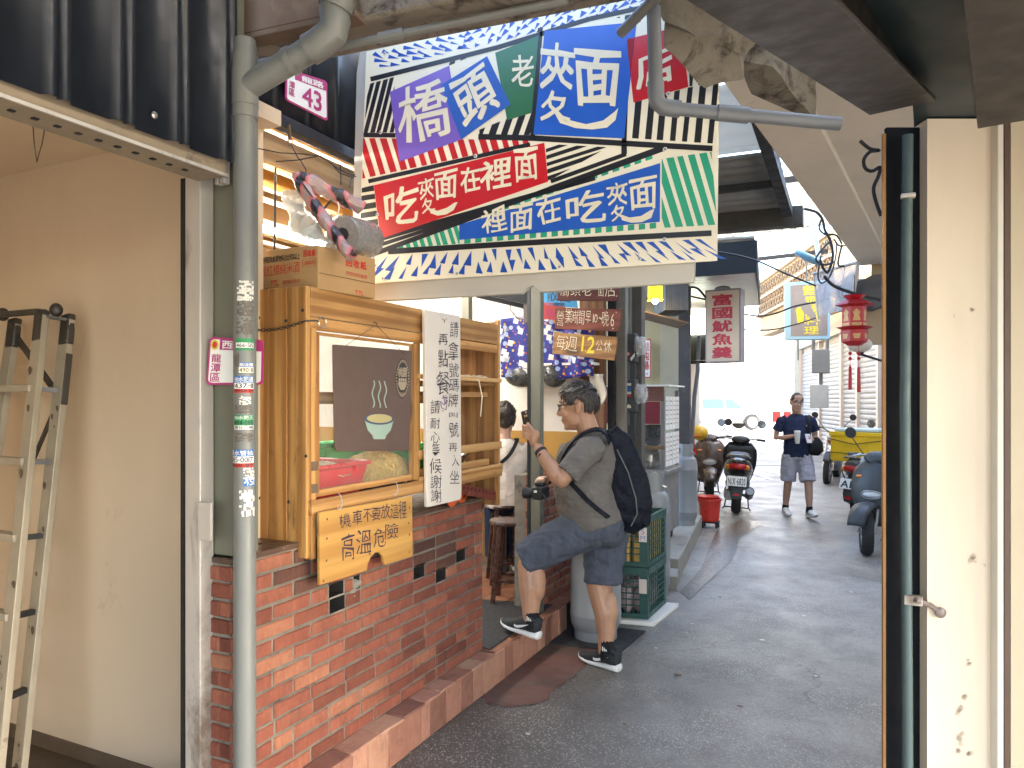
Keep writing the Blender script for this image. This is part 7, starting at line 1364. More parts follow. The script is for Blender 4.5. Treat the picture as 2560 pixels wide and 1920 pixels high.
def wheel(t, x, y, r, w_, rimmat=None, rz=0, spokes=5):
    o = link('wheel', None, t, (x, y, r), (0, 0, rz)); o.empty_display_size = .1
    prof = [(r-.075, -w_*.5), (r-.03, -w_*.56), (r-.008, -w_*.36), (r, 0), (r-.008, w_*.36), (r-.03, w_*.56), (r-.075, w_*.5)]
    obj('tyre', MB().lathe(prof+[prof[0]], (0, 0, 0), 28, (0, 1, 0), cap=False), TYR, o)
    m_ = MB().lathe([(r-.075, -w_*.42), (r-.09, -w_*.3), (r-.09, w_*.3), (r-.075, w_*.42), (r-.075, -w_*.42)], (0, 0, 0), 26, (0, 1, 0), cap=False).lathe([(.035, -w_*.5), (.04, -w_*.4), (.04, w_*.4), (.035, w_*.5)], (0, 0, 0), 14, (0, 1, 0))
    for k in range(spokes): a = 2*PI*k/spokes; m_.bar((0, 0, 0), ((r-.085)*math.cos(a), 0, (r-.085)*math.sin(a)), .035, w_*.35, (0, 1, 0))
    obj('rim', m_, rimmat or ALW, o); m_ = MB().lathe([(.03, w_*.5+.004), (r*.42, w_*.5+.004), (r*.42, w_*.5+.008), (.03, w_*.5+.008)], (0, 0, 0), 20, (0, 1, 0), cap=False); obj('brake_disc', m_, CHR, o)
    return o
def mirrors(t, x, z, wy, sty=0, h=.2):
    for s in (-1, 1):
        b = Vector((x, s*.17, z)); tip = Vector((x+.02, s*wy, z+h)); mo = obj('mirror', MB().tube([b, b.lerp(tip, .5)+Vector((.03, 0, .02)), tip], .006, 6).lathe([(.02, -.012), (.058, -.010), (.062, .0), (.058, .008)], tip+Vector((0, 0, .03)), 18, (-1, 0, .1), sx=1.25 if sty == 0 else 1), BLK, t)
        obj('mirror_face', MB().lathe([(.052, .0085), (.05, .0105)], tip+Vector((0, 0, .03)), 18, (-1, 0, .1), sx=1.25 if sty == 0 else 1), MIR, mo)
def plate_(t, x, z, txt, tilt, face=-1, w_=.26, h_=.14, sub=None):
    R = Matrix.Rotation(tilt, 3, 'Y'); o = obj('licence_plate', MB().obox((0, 0, 0), (.006, w_, h_), R), INK['white'], t, loc=(x, 0, z), bevel=.004); L = R @ Vector((-.0042, 0, 0)); tb = MB()
    pt = lambda y, zz: R @ Vector((0, y, zz))+L
    put_text(tb, txt, [pt(w_*.45, h_*.28), pt(-w_*.45, h_*.28), pt(-w_*.45, -h_*.38), pt(w_*.45, -h_*.38)], .02, gap=.12); obj('lettering', tb, INK['black'], o); return o
def scooter(label, loc, rz, body, body2, lean=0, plate='', lamp='oval', style=0, steer=0, group='scooters parked along the alley'):
    t = thing('scooter', label, 'scooter', loc, rz, group); t.rotation_euler = (lean, 0, rz); r = .235
    fwx = .64
    wheel(t, -.60, 0, r, .115); wheel(t, fwx, 0, r, .105, rz=steer)
    obj('rear_body', loft([(-.93, 0, .76, .05, .03), (-.88, 0, .73, .12, .085), (-.75, 0, .68, .185, .13), (-.5, 0, .62, .20, .165), (-.25, 0, .56, .185, .20), (-.12, 0, .50, .165, .20), (-.06, 0, .46, .14, .18)], 18), body, t)
    obj('side_skirt', loft([(-.62, 0, .44, .15, .06), (-.3, 0, .40, .175, .10), (0, 0, .33, .17, .07), (.32, 0, .31, .16, .05), (.42, 0, .36, .14, .07)], 14, 3), BLK, t)
    obj('seat', loft([(-.80, 0, .80, .11, .03), (-.68, 0, .83, .15, .05), (-.4, 0, .815, .155, .055), (-.15, 0, .78, .125, .06), (.0, 0, .76, .08, .045)], 16, 2.6), SEAT, t, smooth=60)
    obj('grab_rail', MB().tube([(-.55, .16, .80), (-.85, .14, .84), (-.97, .06, .86), (-.97, -.06, .86), (-.85, -.14, .84), (-.55, -.16, .80)], .014, 8), body2 if style else ALW, t)
    sh = MB();
    def shield(u, v):
        zz = .30+.66*v; w_ = (.13+.12*math.sin(min(1, v*1.25)*PI*.62))*(1 if v < .85 else 1-.35*(v-.85)/.15); y = (u*2-1)*w_; x = .40+.12*v*.0+.10*(1-(u*2-1)**2)+.06*math.sin(v*PI)-.10*v; return (x, y, zz)
    sh.grid(shield, 12, 12); obj('front_shield', sh, body, t, solid=.02, smooth=60)
    obj('leg_shield', MB().grid(lambda u, v: (.36-.07*v, (u*2-1)*(.13+.09*math.sin(v*2.2)), .34+.58*v), 8, 8), BLK, t, solid=.015)
    # headlight
    hx = .515; hz = .62 if style else .66
    ring = MB().tube([(hx+.025-.10*(abs(math.cos(a)))**2*.35, .105*math.cos(a), hz+.042*math.sin(a)) for a in [2*PI*k/24 for k in range(24)]], .009, 6, closed=True); obj('headlight', MB().sph((hx-.025, 0, hz), (.05, .10, .04), 16, 10), LENSW, t); obj('headlight_ring', ring, ALW, t)
    for s in (-1, 1): obj('turn_signal', MB().sph((.43, s*.15, .80), (.03, .045, .018), 10, 6), LENSO, t)
    fo = MB().tube([(.36, 0, .95), (.46, 0, .62), (.52, 0, .46)], .028, 10)
    for s in (-1, 1): fo.tube([(.50, s*.065, .50), (.58, s*.075, .34), (fwx, s*.078, r)], .019, 8)
    obj('fork', fo, ALW if style else BLK, t)
    fd = MB(); fd.grid(lambda u, v: (fwx+(r+.05+.035*(1-(2*u-1)**2))*math.cos(math.radians(20+140*v)), (u*2-1)*(.085+.02*math.sin(v*PI)), r+(r+.05+.035*(1-(2*u-1)**2))*math.sin(math.radians(20+140*v))), 6, 14); obj('front_fender', fd, body if style else body2, t, solid=.008, smooth=60)
    obj('handlebar_cover', loft([(.24, 0, 1.0, .07, .03), (.29, 0, 1.02, .13, .05), (.36, 0, 1.0, .14, .055), (.41, 0, .97, .07, .03)], 16), body if style else BLK, t, smooth=60); hb = MB().tube([(.22, .34, 1.02), (.27, .22, 1.025), (.32, .1, 1.01), (.32, -.1, 1.01), (.27, -.22, 1.025), (.22, -.34, 1.02)], .012, 8); obj('handlebar', hb, ALW, t)
    for s in (-1, 1): obj('grip', MB().tube([(.255, s*.24, 1.024), (.215, s*.36, 1.02)], .019, 10), BLK, t); obj('brake_lever', MB().tube([(.29, s*.21, 1.02), (.31, s*.27, 1.01), (.27, s*.35, 1.0)], .007, 6), CHR, t)
    mirrors(t, .29, 1.03, .30, 1)
    obj('tail_light', MB().sph((-.90, 0, .70), (.05, .125, .05), 16, 8), LENSR, t)
    for s in (-1, 1): obj('turn_signal', MB().sph((-.87, s*.125, .685), (.045, .04, .04), 10, 6), LENSO if s < 2 else LENSW, t)
    obj('rear_mudguard', loft([(-.80, 0, .60, .10, .03), (-.90, 0, .50, .10, .035), (-.97, 0, .36, .09, .03), (-.98, 0, .27, .07, .02)], 10, 3), BLK, t); obj('reflector', MB().box(-1.012, -1.0, -.04, .04, .30, .33), LENSR, t)
    if plate: plate_(t, -.985, .50, plate, .32)
    obj('engine', loft([(-.72, .10, .26, .05, .07), (-.5, .11, .27, .075, .10), (-.2, .09, .27, .08, .10), (-.08, .05, .28, .10, .08)], 12, 3), ALW, t); obj('exhaust', MB().tube([(-.2, -.08, .22), (-.42, -.15, .22), (-.50, -.165, .25), (-.88, -.18, .36)], [.02, .022, .058, .062], 14), BLK, t); obj('exhaust_cap', MB().lathe([(.03, 0), (.048, .0), (.048, .012), (.025, .014)], (-.88, -.18, .36), 16, (-.96, -.02, .26)), ALW, t)
    obj('centre_stand', MB().tube([(-.18, .14, .28), (-.28, .17, .04), (-.28, .2, .01)], .011, 6).tube([(-.18, -.14, .28), (-.28, -.17, .04), (-.28, -.2, .01)], .011, 6).tube([(-.28, -.17, .04), (-.28, .17, .04)], .011, 6), BLK, t); obj('shock', MB().tube([(-.62, .13, .28), (-.52, .13, .55)], .024, 10), CHR, t)
    return t
p = on_z(1839, 1283); fa = math.radians(90+7)
b1 = paint('gloss_black_paint', (.016, .017, .02)); b2_ = paint('dark_brown_paint', (.06, .035, .025)); b3 = pbr('matt_grey_blue_paint', (.030, .035, .040), .48, .05, 3, 0); b4 = paint('white_scooter_paint', (.55, .55, .55))
dv = Vector((math.cos(fa), math.sin(fa), 0)); scooter('black scooter seen from behind with plate NJX-6820', Vector((p.x, p.y, 0))+dv*.60, fa, b1, b1, .05, 'NJX-6820')
q = at_d(1772, 1000, 12.3); scooter('dark brown scooter with an oval headlight facing the camera beside the black one', (q.x, q.y, 0), math.radians(-90+12), b2_, b2_, 0, '', style=1)
p = on_z(2166, 1388); a = math.radians(-112); dv = Vector((math.cos(a), math.sin(a), 0)); scooter('matt grey scooter with an oval front lamp, largest of the row by the shutters', Vector((p.x, p.y, 0))-dv*.64, a, b3, b3, .0, '', style=1, steer=.45)
# scooter with the yellow crate, tail towards us
p = on_z(2150, 1296); a = math.radians(66); dv = Vector((math.cos(a), math.sin(a), 0)); s3 = Vector((p.x, p.y, 0))+dv*.62; scooter('dusty scooter carrying a yellow plastic crate behind its seat', s3, a, pbr('worn_dark_grey_paint', (.06, .065, .065), .4, .2, 5, .05), b4, .04, 'AD')
M3 = Matrix.Translation(s3) @ Matrix.Rotation(a, 4, 'Z'); YEL = pbr('yellow_crate_plastic', (.80, .50, .015), .42, .08, 4, .03, dirt=(.45, .28, .03), dscale=4, damt=.62)
yc = thing('yellow_crate', 'big yellow plastic crate strapped on the dusty scooter', 'crate', s3+dv*-.52+Vector((0, 0, .78)), a); hx_, hy_, hh_ = .25, .33, .40
def ybox(mb, x0, x1, y0, y1, z0, z1): return mb.box(x0, x1, y0, y1, z0, z1)
m_ = MB(); m_.box(-hx_, hx_, -hy_, hy_, 0, .02)
for s in (-1, 1): m_.box(s*hx_-.008, s*hx_+.008, -hy_, hy_, .02, hh_); m_.box(-hx_, hx_, s*hy_-.008, s*hy_+.008, .02, hh_)
obj('crate_wall', m_, YEL, yc, bevel=.004); m_ = MB()
for s in (-1, 1): m_.box(s*hx_-.022, s*hx_+.022, -hy_-.02, hy_+.02, hh_-.05, hh_+.004); m_.box(-hx_-.02, hx_+.02, s*hy_-.022, s*hy_+.022, hh_-.05, hh_+.0035)
obj('rim', m_, YEL, yc, bevel=.004); m_ = MB()
for s in (-1, 1):
    for k in range(5): m_.box(s*(hx_+.010)-.006, s*(hx_+.010)+.006, -hy_+.02+k*.155, -hy_+.04+k*.155, .02, hh_-.05)
    for k in range(4): m_.box(-hx_+.03+k*.145, -hx_+.05+k*.145, s*(hy_+.010)-.006, s*(hy_+.010)+.006, .02, hh_-.05)
obj('crate_rib', m_, YEL, yc); obj('bungee_cord', MB().tube([(-hx_-.02, -hy_-.02, .30), (-hx_-.03, 0, .24), (-hx_-.02, hy_+.02, .31), (0, hy_+.03, .25), (hx_+.02, hy_+.02, .3), (hx_+.03, 0, .25), (hx_+.02, -hy_-.02, .3), (0, -hy_-.03, .22)], .006, 6, closed=True).tube([(-hx_-.03, -hy_, .10), (-hx_-.03, hy_, .12)], .006, 6), M['black'], yc); obj('crate_lid', MB().box(-hx_+.03, hx_-.02, -hy_+.04, hy_-.03, hh_+.005, hh_+.05), pbr('pale_blue_lid', (.45, .58, .62), .4, .1, 5, .03), yc, bevel=.012)
bgp = at_d(2165, 1190, 9.1); bg_ = MB().tube([bgp+Vector((0, 0, .28)), bgp+Vector((0, 0, .22)), bgp+Vector((0, 0, .05)), bgp+Vector((0, 0, -.16)), bgp+Vector((0, 0, -.26))], [.012, .05, .085, .12, .06], 14).warp(lambda p: p+noise.noise_vector(p*14)*.02); WBG = NT('white_plastic_bag'); WBG.out((.62, .62, .62), .3, 0, WBG.bump(WBG.noise(20, 5, .7, WBG.coord(), 1), 1, .02)); WBG.b.inputs['Alpha'].default_value = .75; tag(obj('plastic_bag', bg_, WBG.m), 'white plastic bag hanging between the yellow crate and the grey scooter', 'bag')
# motorcycle, black and red
p = on_z(2065, 1200); a = math.radians(70); mt_ = thing('motorcycle', 'black motorcycle with a red tank panel parked by the shutters', 'motorcycle', (p.x+.12, p.y-.3, 0), a+PI); mt_.rotation_euler = (-.06, 0, a+PI+.25)
RDP = paint('red_tank_paint', (.42, .02, .05)); wheel(mt_, -.65, 0, .30, .10); wheel(mt_, .68, 0, .30, .09); obj('fuel_tank', loft([(-.1, 0, .78, .09, .05), (.0, 0, .82, .14, .10), (.2, 0, .85, .15, .12), (.34, 0, .84, .08, .08)], 16), RDP, mt_, smooth=60); obj('seat', loft([(-.75, 0, .84, .06, .03), (-.6, 0, .83, .11, .04), (-.3, 0, .78, .12, .05), (-.06, 0, .77, .08, .04)], 14), SEAT, mt_, smooth=60)
obj('side_panel', loft([(-.65, 0, .74, .06, .04), (-.4, 0, .68, .12, .09), (-.1, 0, .64, .10, .10), (.0, 0, .62, .06, .06)], 14), RDP, mt_); obj('engine', loft([(-.25, 0, .36, .09, .10), (-.05, 0, .38, .15, .16), (.18, 0, .42, .14, .16), (.3, 0, .44, .08, .10)], 12, 3), ALW, mt_); fr = MB().tube([(.42, 0, .98), (.28, 0, .7), (.3, 0, .35), (-.2, 0, .28), (-.35, 0, .6), (-.7, 0, .78)], .022, 8); obj('frame', fr, BLK, mt_)
fk = MB(); [fk.tube([(.42, s*.07, .98), (.68, s*.08, .30)], .02, 8) for s in (-1, 1)]; obj('fork', fk, CHR, mt_); obj('headlight', MB().sph((.50, 0, .92), (.07, .09, .09), 14, 10), LENSW, mt_); obj('headlight_shell', MB().sph((.455, 0, .92), (.07, .10, .10), 14, 10), BLK, mt_); obj('front_fender', MB().grid(lambda u, v: (.68+.345*math.cos(math.radians(30+130*v)), (u*2-1)*.06, .30+.345*math.sin(math.radians(30+130*v))), 4, 12), BLK, mt_, solid=.006)
obj('handlebar', MB().tube([(.24, .37, 1.06), (.33, .2, 1.08), (.38, .06, 1.0), (.38, -.06, 1.0), (.33, -.2, 1.08), (.24, -.37, 1.06)], .013, 8), BLK, mt_); [obj('grip', MB().tube([(.30, s*.25, 1.075), (.235, s*.39, 1.06)], .02, 8), BLK, mt_) for s in (-1, 1)]; mirrors(mt_, .33, 1.08, .34, 1); obj('exhaust', MB().tube([(.25, -.1, .3), (.1, -.14, .2), (-.3, -.16, .24), (-.85, -.18, .36)], [.02, .022, .05, .05], 12), CHR, mt_); obj('tail_light', MB().sph((-.80, 0, .80), (.04, .07, .03), 12, 8), LENSR, mt_); obj('rear_fender', MB().grid(lambda u, v: (-.65+.35*math.cos(math.radians(60+110*v)), (u*2-1)*.07, .30+.35*math.sin(math.radians(60+110*v))), 4, 12), BLK, mt_, solid=.006); plate_(mt_, -.98, .50, 'M', .3, w_=.2, h_=.13); obj('side_stand', MB().tube([(-.1, .12, .3), (-.15, .24, .01)], .012, 6), BLK, mt_)
# helmet on the far scooter mirror
hp = at_d(1748, 1082, 11.4); t = thing('helmet', 'yellow and orange half helmet hung near the brown scooter', 'helmet', hp); obj('shell', MB().sph((0, 0, 0), (.14, .14, .12), 18, 10), pbr('yellow_helmet', (.60, .38, .03), .25, .1, 5, 0), t); obj('peak', MB().sph((-.04, -.10, -.04), (.11, .09, .02), 14, 6), pbr('orange_helmet', (.55, .12, .02), .3, .1, 5, 0), t); obj('strap', MB().tube([(-.08, -.08, -.08), (-.06, -.08, -.28), (-.02, -.06, -.34)], .02, 6), LENSR, t)
# white car crossing at the street
cz = gz(33.0)-.05; c0 = at_d(1815, 1000, 33); car = thing('white_car', 'white hatchback car passing on the sunlit street', 'car', (c0.x-.42, c0.y-.2, cz+.09), TH+math.radians(3)); WC = paint('white_car_paint', (.78, .78, .77)); GLS = pbr('pale_car_glass', (.03, .065, .075), .08, .05, 2, 0)
sect = [(-2.15, .55, .30), (-2.10, .88, .28), (-1.5, .95, .26), (-.2, .97, .26), (1.0, .95, .26), (1.9, .84, .28), (2.12, .68, .32)]
bd = MB(); vs = []; nn = 14
for x, top, bot in sect:
    for k in range(nn): tt = 2*PI*k/nn; c_, s_ = math.cos(tt), math.sin(tt); vs.append((x, .86*(1 if abs(x) < 1.8 else .88)*math.copysign(abs(c_)**.45, c_), (top+bot)/2+(top-bot)/2*math.copysign(abs(s_)**.5, s_)))
bd.add(vs, [(i*nn+k, i*nn+(k+1) % nn, (i+1)*nn+(k+1) % nn, (i+1)*nn+k) for i in range(len(sect)-1) for k in range(nn)]+[tuple(reversed(range(nn))), tuple((len(sect)-1)*nn+k for k in range(nn))]); obj('body', bd, WC, car, smooth=50)
cab_ = MB(); cs = [(-2.0, .90, .80), (-1.75, 1.42, .66), (-1.0, 1.52, .66), (.1, 1.50, .66), (.55, 1.40, .66), (1.15, .93, .80)]; vs = [(x, s*w_, zz) for x, h, w_ in cs for s, zz, in ((-1, .90), (-1, h), (1, h), (1, .90))]
vs = []
for x, h, w_ in cs: vs += [(x, -.84, .90), (x, -w_, h), (x, w_, h), (x, .84, .90)]
cab_.add(vs, [(i*4+k, i*4+(k+1) % 4, i*4+4+(k+1) % 4, i*4+4+k) for i in range(len(cs)-1) for k in range(4)]+[(3, 2, 1, 0), tuple(20+k for k in range(4))]); obj('cabin', cab_, WC, car, bevel=.03)
for x0, x1, xt0, xt1 in ((-1.75, -.95, -1.6, -.95), (-.85, .12, -.85, .08), (.2, .95, .2, .5)):
    for s in (-1, 1): obj('window', MB().prism([(x0, s*.850, .95), (x1, s*.850, .95), (xt1, s*.715, 1.38), (xt0, s*.715, 1.38)], (0, s*.006, 0)), GLS, car)
for x in (-1.35, 1.35):
    for s in (-1, 1): o = link('wheel', None, car, (x, s*.78, .33)); obj('tyre', MB().lathe([(.24, -.1), (.32, -.1), (.34, -.05), (.34, .05), (.32, .1), (.24, .1)], (0, 0, 0), 24, (0, 1, 0)), TYR, o); obj('hubcap', MB().lathe([(.0, .0), (.10, .03), (.235, .02), (.24, 0)], (0, s*.10, 0), 20, (0, s, 0)), ALW, o); obj('wheel_arch', MB().tube([(.38*math.cos(a_), s*.08, .38*math.sin(a_)-.02) for a_ in [PI*k/14 for k in range(15)]], .03, 6), BLK, o)
obj('headlight', MB().sph((2.0, -.6, .68), (.12, .18, .08), 12, 8), LENSW, car); obj('tail_light', MB().sph((-2.06, -.68, .80), (.07, .14, .09), 12, 8), LENSR, car); obj('wing_mirror', MB().sph((.85, -.93, .98), (.09, .10, .07), 12, 8), WC, car)
c1 = at_d(1955, 1000, 27); rs = thing('red_stall_cloth', 'red and white signs standing at the street corner', 'signs', (c1.x, c1.y, gz(27))); obj('red_panel', MB().box(-.35, -.05, 0, .04, .55, .95), INK['red'], rs); obj('second_red_panel', MB().box(.05, .42, 0, .04, .5, .95), INK['red'], rs); obj('stand', MB().box(-.4, .45, .05, .5, 0, .5), M['white_wall'], rs)
# ------------------------------------------------------------------ people
def blob(name, mb, mat, parent, voxel=.006, it=6, fac=.5, extra=None, label=None):
    me = mb.mesh(name, mat, None); o = link(name, me, parent)
    m = o.modifiers.new('skin', 'REMESH'); m.mode = 'VOXEL'; m.voxel_size = voxel; m.adaptivity = 0; m.use_smooth_shade = True
    if it: s_ = o.modifiers.new('soft', 'SMOOTH'); s_.factor = fac; s_.iterations = it
    if label: o['label'] = label
    return o
def skin(name, c):
    t = NT(name); v = t.coord(); n = t.noise(9, 5, .6, v); cc = t.ramp(n, [(.3, mul(c, .86)), (.7, mul(c, 1.1))]); t.out(cc, .48, 0, t.bump(t.noise(160, 3, .6, v), .12, .002)); b = t.b.inputs; b['Subsurface Weight'].default_value = .12; b['Subsurface Radius'].default_value = (.01, .004, .002); b['Subsurface Scale'].default_value = 1; return t.m
def fabric(name, c, wr=.5, scale=7, st=(1, 1, 2.2), rough=.85, var=.10):
    t = NT(name); v = t.coord(st); n = t.noise(scale, 4, .55, v, 1.6); f = t.noise(320, 2, .5, t.coord()); cc = t.ramp(t.noise(3, 4, .6, t.coord()), [(.3, mul(c, 1-var)), (.7, mul(c, 1+var))])
    nr = t.bump(n, wr, .03); nr = t.bump(f, .25, .001, nr); return t.out(cc, rough, 0, nr, Specular_IOR_Level=.2)
def hairmat(name, c):
    t = NT(name); n = t.noise(1, 3, .6, t.coord((90, 90, 12))); return t.out(t.ramp(n, [(.3, mul(c, .5)), (.75, mul(c, 2.0))]), .45, 0, t.bump(n, 1.0, .008))
SK = skin('light_tan_skin', (.43, .235, .145)); SK2 = skin('pale_skin', (.46, .27, .19)); HR = hairmat('black_hair', (.026, .020, .017))
def V(*a): return Vector(a)
def chain(mb, pts, rs, n=10):
    mb.tube(pts, rs, n);
    for p, r in zip(pts, rs):
        if not isinstance(r, tuple): mb.sph(p, r, n, 6)
def head_mesh(mb, c, R, k=1.0):
    """skull, face, ears and neck root around c; R turns the head, x is forward"""
    P = lambda x, y, z: c + R @ V(x*k, y*k, z*k)
    S_ = lambda p, r, n=16: mb.sph(P(*p), tuple(a*k for a in r), n, 10, R)
    S_((0, 0, 0), (.098, .077, .102)); S_((.040, 0, -.055), (.064, .063, .082)); S_((.038, 0, -.105), (.055, .054, .045)); S_((.078, 0, -.128), (.022, .026, .018)); S_((.082, 0, .016), (.018, .052, .013)); S_((.055, 0, .045), (.045, .058, .045))
    mb.tube([P(.094, 0, .004), P(.108, 0, -.022), P(.122, 0, -.048), P(.108, 0, -.058)], [.008*k, .010*k, .0135*k, .010*k], 10)
    for s in (-1, 1):
        S_((.104, s*.012, -.053), (.011, .009, .009), 10); S_((.072, s*.036, -.05), (.026, .026, .024)); S_((.03, s*.052, -.09), (.035, .014, .035))
        S_((-.006, s*.078, -.026), (.019, .008, .031), 12); S_((-.016, s*.083, -.014), (.014, .006, .020), 10); S_((.003, s*.077, -.052), (.009, .007, .011), 8)
    S_((.098, 0, -.083), (.0115, .023, .0065), 12); S_((.096, 0, -.096), (.0115, .020, .0075), 12); S_((.088, 0, -.108), (.012, .02, .008), 10)
def face_bits(par, c, R, k, brow=True):
    P = lambda x, y, z: c + R @ V(x*k, y*k, z*k); e = MB(); ir = MB(); bw_ = MB(); lp_ = MB(); ld = MB()
    for s in (-1, 1):
        e.sph(P(.0845, s*.031, -.012), (.0105*k, .0145*k, .0075*k), 12, 8, R); ir.sph(P(.0925, s*.031, -.012), (.003*k, .0055*k, .0055*k), 10, 6, R)
        ld.tube([P(.092, s*.018, -.010), P(.0965, s*.031, -.0055), P(.088, s*.046, -.0105)], .0022*k, 6); bw_.tube([P(.099, s*.014, .013), P(.099, s*.032, .020), P(.085, s*.052, .013)], [.0028*k, .0038*k, .0018*k], 6)
    lp_.tube([P(.1005, -.022, -.0895), P(.109, 0, -.0885), P(.1005, .022, -.0895)], [.0012*k, .0022*k, .0012*k], 6)
    obj('eye', e, INK['white'], par); obj('iris', ir, ink('dark_iris', (.012, .008, .006)) if 'dark_iris' not in bpy.data.materials else bpy.data.materials['dark_iris'], par); obj('eyelid', ld, HR, par); obj('eyebrow', bw_, HR, par); obj('mouth_line', lp_, bpy.data.materials.get('lip_line') or ink('lip_line', (.16, .055, .04)), par)
def glasses(par, c, R, k, mat=None):
    P = lambda x, y, z: c + R @ V(x*k, y*k, z*k); g_ = MB(); le = MB()
    for s in (-1, 1):
        loop = [P(.112-.010*abs(math.cos(a))**2*(1 if s*math.cos(a) > 0 else .2), s*.034+.026*math.copysign(abs(math.cos(a))**.7, math.cos(a)), -.014+.018*math.copysign(abs(math.sin(a))**.7, math.sin(a))) for a in [2*PI*q/18 for q in range(18)]]
        g_.tube(loop, .0024*k, 6, closed=True); le.poly(loop); g_.tube([P(.104, s*.060, -.004), P(.06, s*.079, -.004), P(.0, s*.083, -.006), P(-.02, s*.083, -.022)], [.0032*k, .0032*k, .0026*k, .002*k], 6)
    g_.tube([P(.113, -.010, -.008), P(.117, 0, -.004), P(.113, .010, -.008)], .0024*k, 6)
    o = obj('glasses', g_, mat or M['black'], par); obj('lens', le, bpy.data.materials.get('spectacle_lens') or glass('spectacle_lens', (.85, .9, .92), .02, .12), o)
def hair_mesh(c, R, k, hairline, th=.016, seed=0, spikes=160, slen=.028):
    """hairline(azimuth) gives the lowest height (in head radii) that still carries hair; azimuth 0 is the face"""
    mb = MB(); nu, nv = 40, 26; vs = []; fs = []; rr = random.Random(seed); pts = []
    for j in range(nv+1):
        ph = -PI/2*.75 + (PI*.875)*j/nv
        for i in range(nu):
            az = 2*PI*i/nu; d = V(math.cos(ph)*math.cos(az), math.cos(ph)*math.sin(az), math.sin(ph)); e = V(d.x*.098, d.y*.077, d.z*.102); a_ = math.atan2(math.sin(az), math.cos(az)); h = d.z-hairline(abs(a_)); t_ = max(0, min(1, (h+.06)/.16));
            s_ = 1-.12*(1-t_)+(th/.09)*t_*(1+.35*noise.noise(d*7+V(seed, 0, 0))); p = c + R @ (e*k*s_); vs.append(p)
            if t_ > .85: pts.append((p, (R @ d).normalized(), az))
    for j in range(nv):
        for i in range(nu): l = (i+1) % nu; fs.append((j*nu+i, j*nu+l, (j+1)*nu+l, (j+1)*nu+i))
    fs.append(tuple(nv*nu+i for i in range(nu))); mb.add(vs, fs)
    for _ in range(spikes):
        p, d, az = rr.choice(pts); f_ = R @ V(1, 0, 0); tg = f_*(1 if d.z > .3 else .2)+V(rr.uniform(-.35, .35), rr.uniform(-.35, .35), -.25 if d.z > .3 else -1); tg = (tg-d*tg.dot(d)).normalized(); L = slen*rr.uniform(.6, 1.3); mb.tube([p-d*.002-tg*L*.4, p+d*.0035, p+tg*L*.5+d*.002, p+tg*L+d*rr.uniform(-.001, .007)], [.002, .0042, .0036, .0006], 4)
    return mb
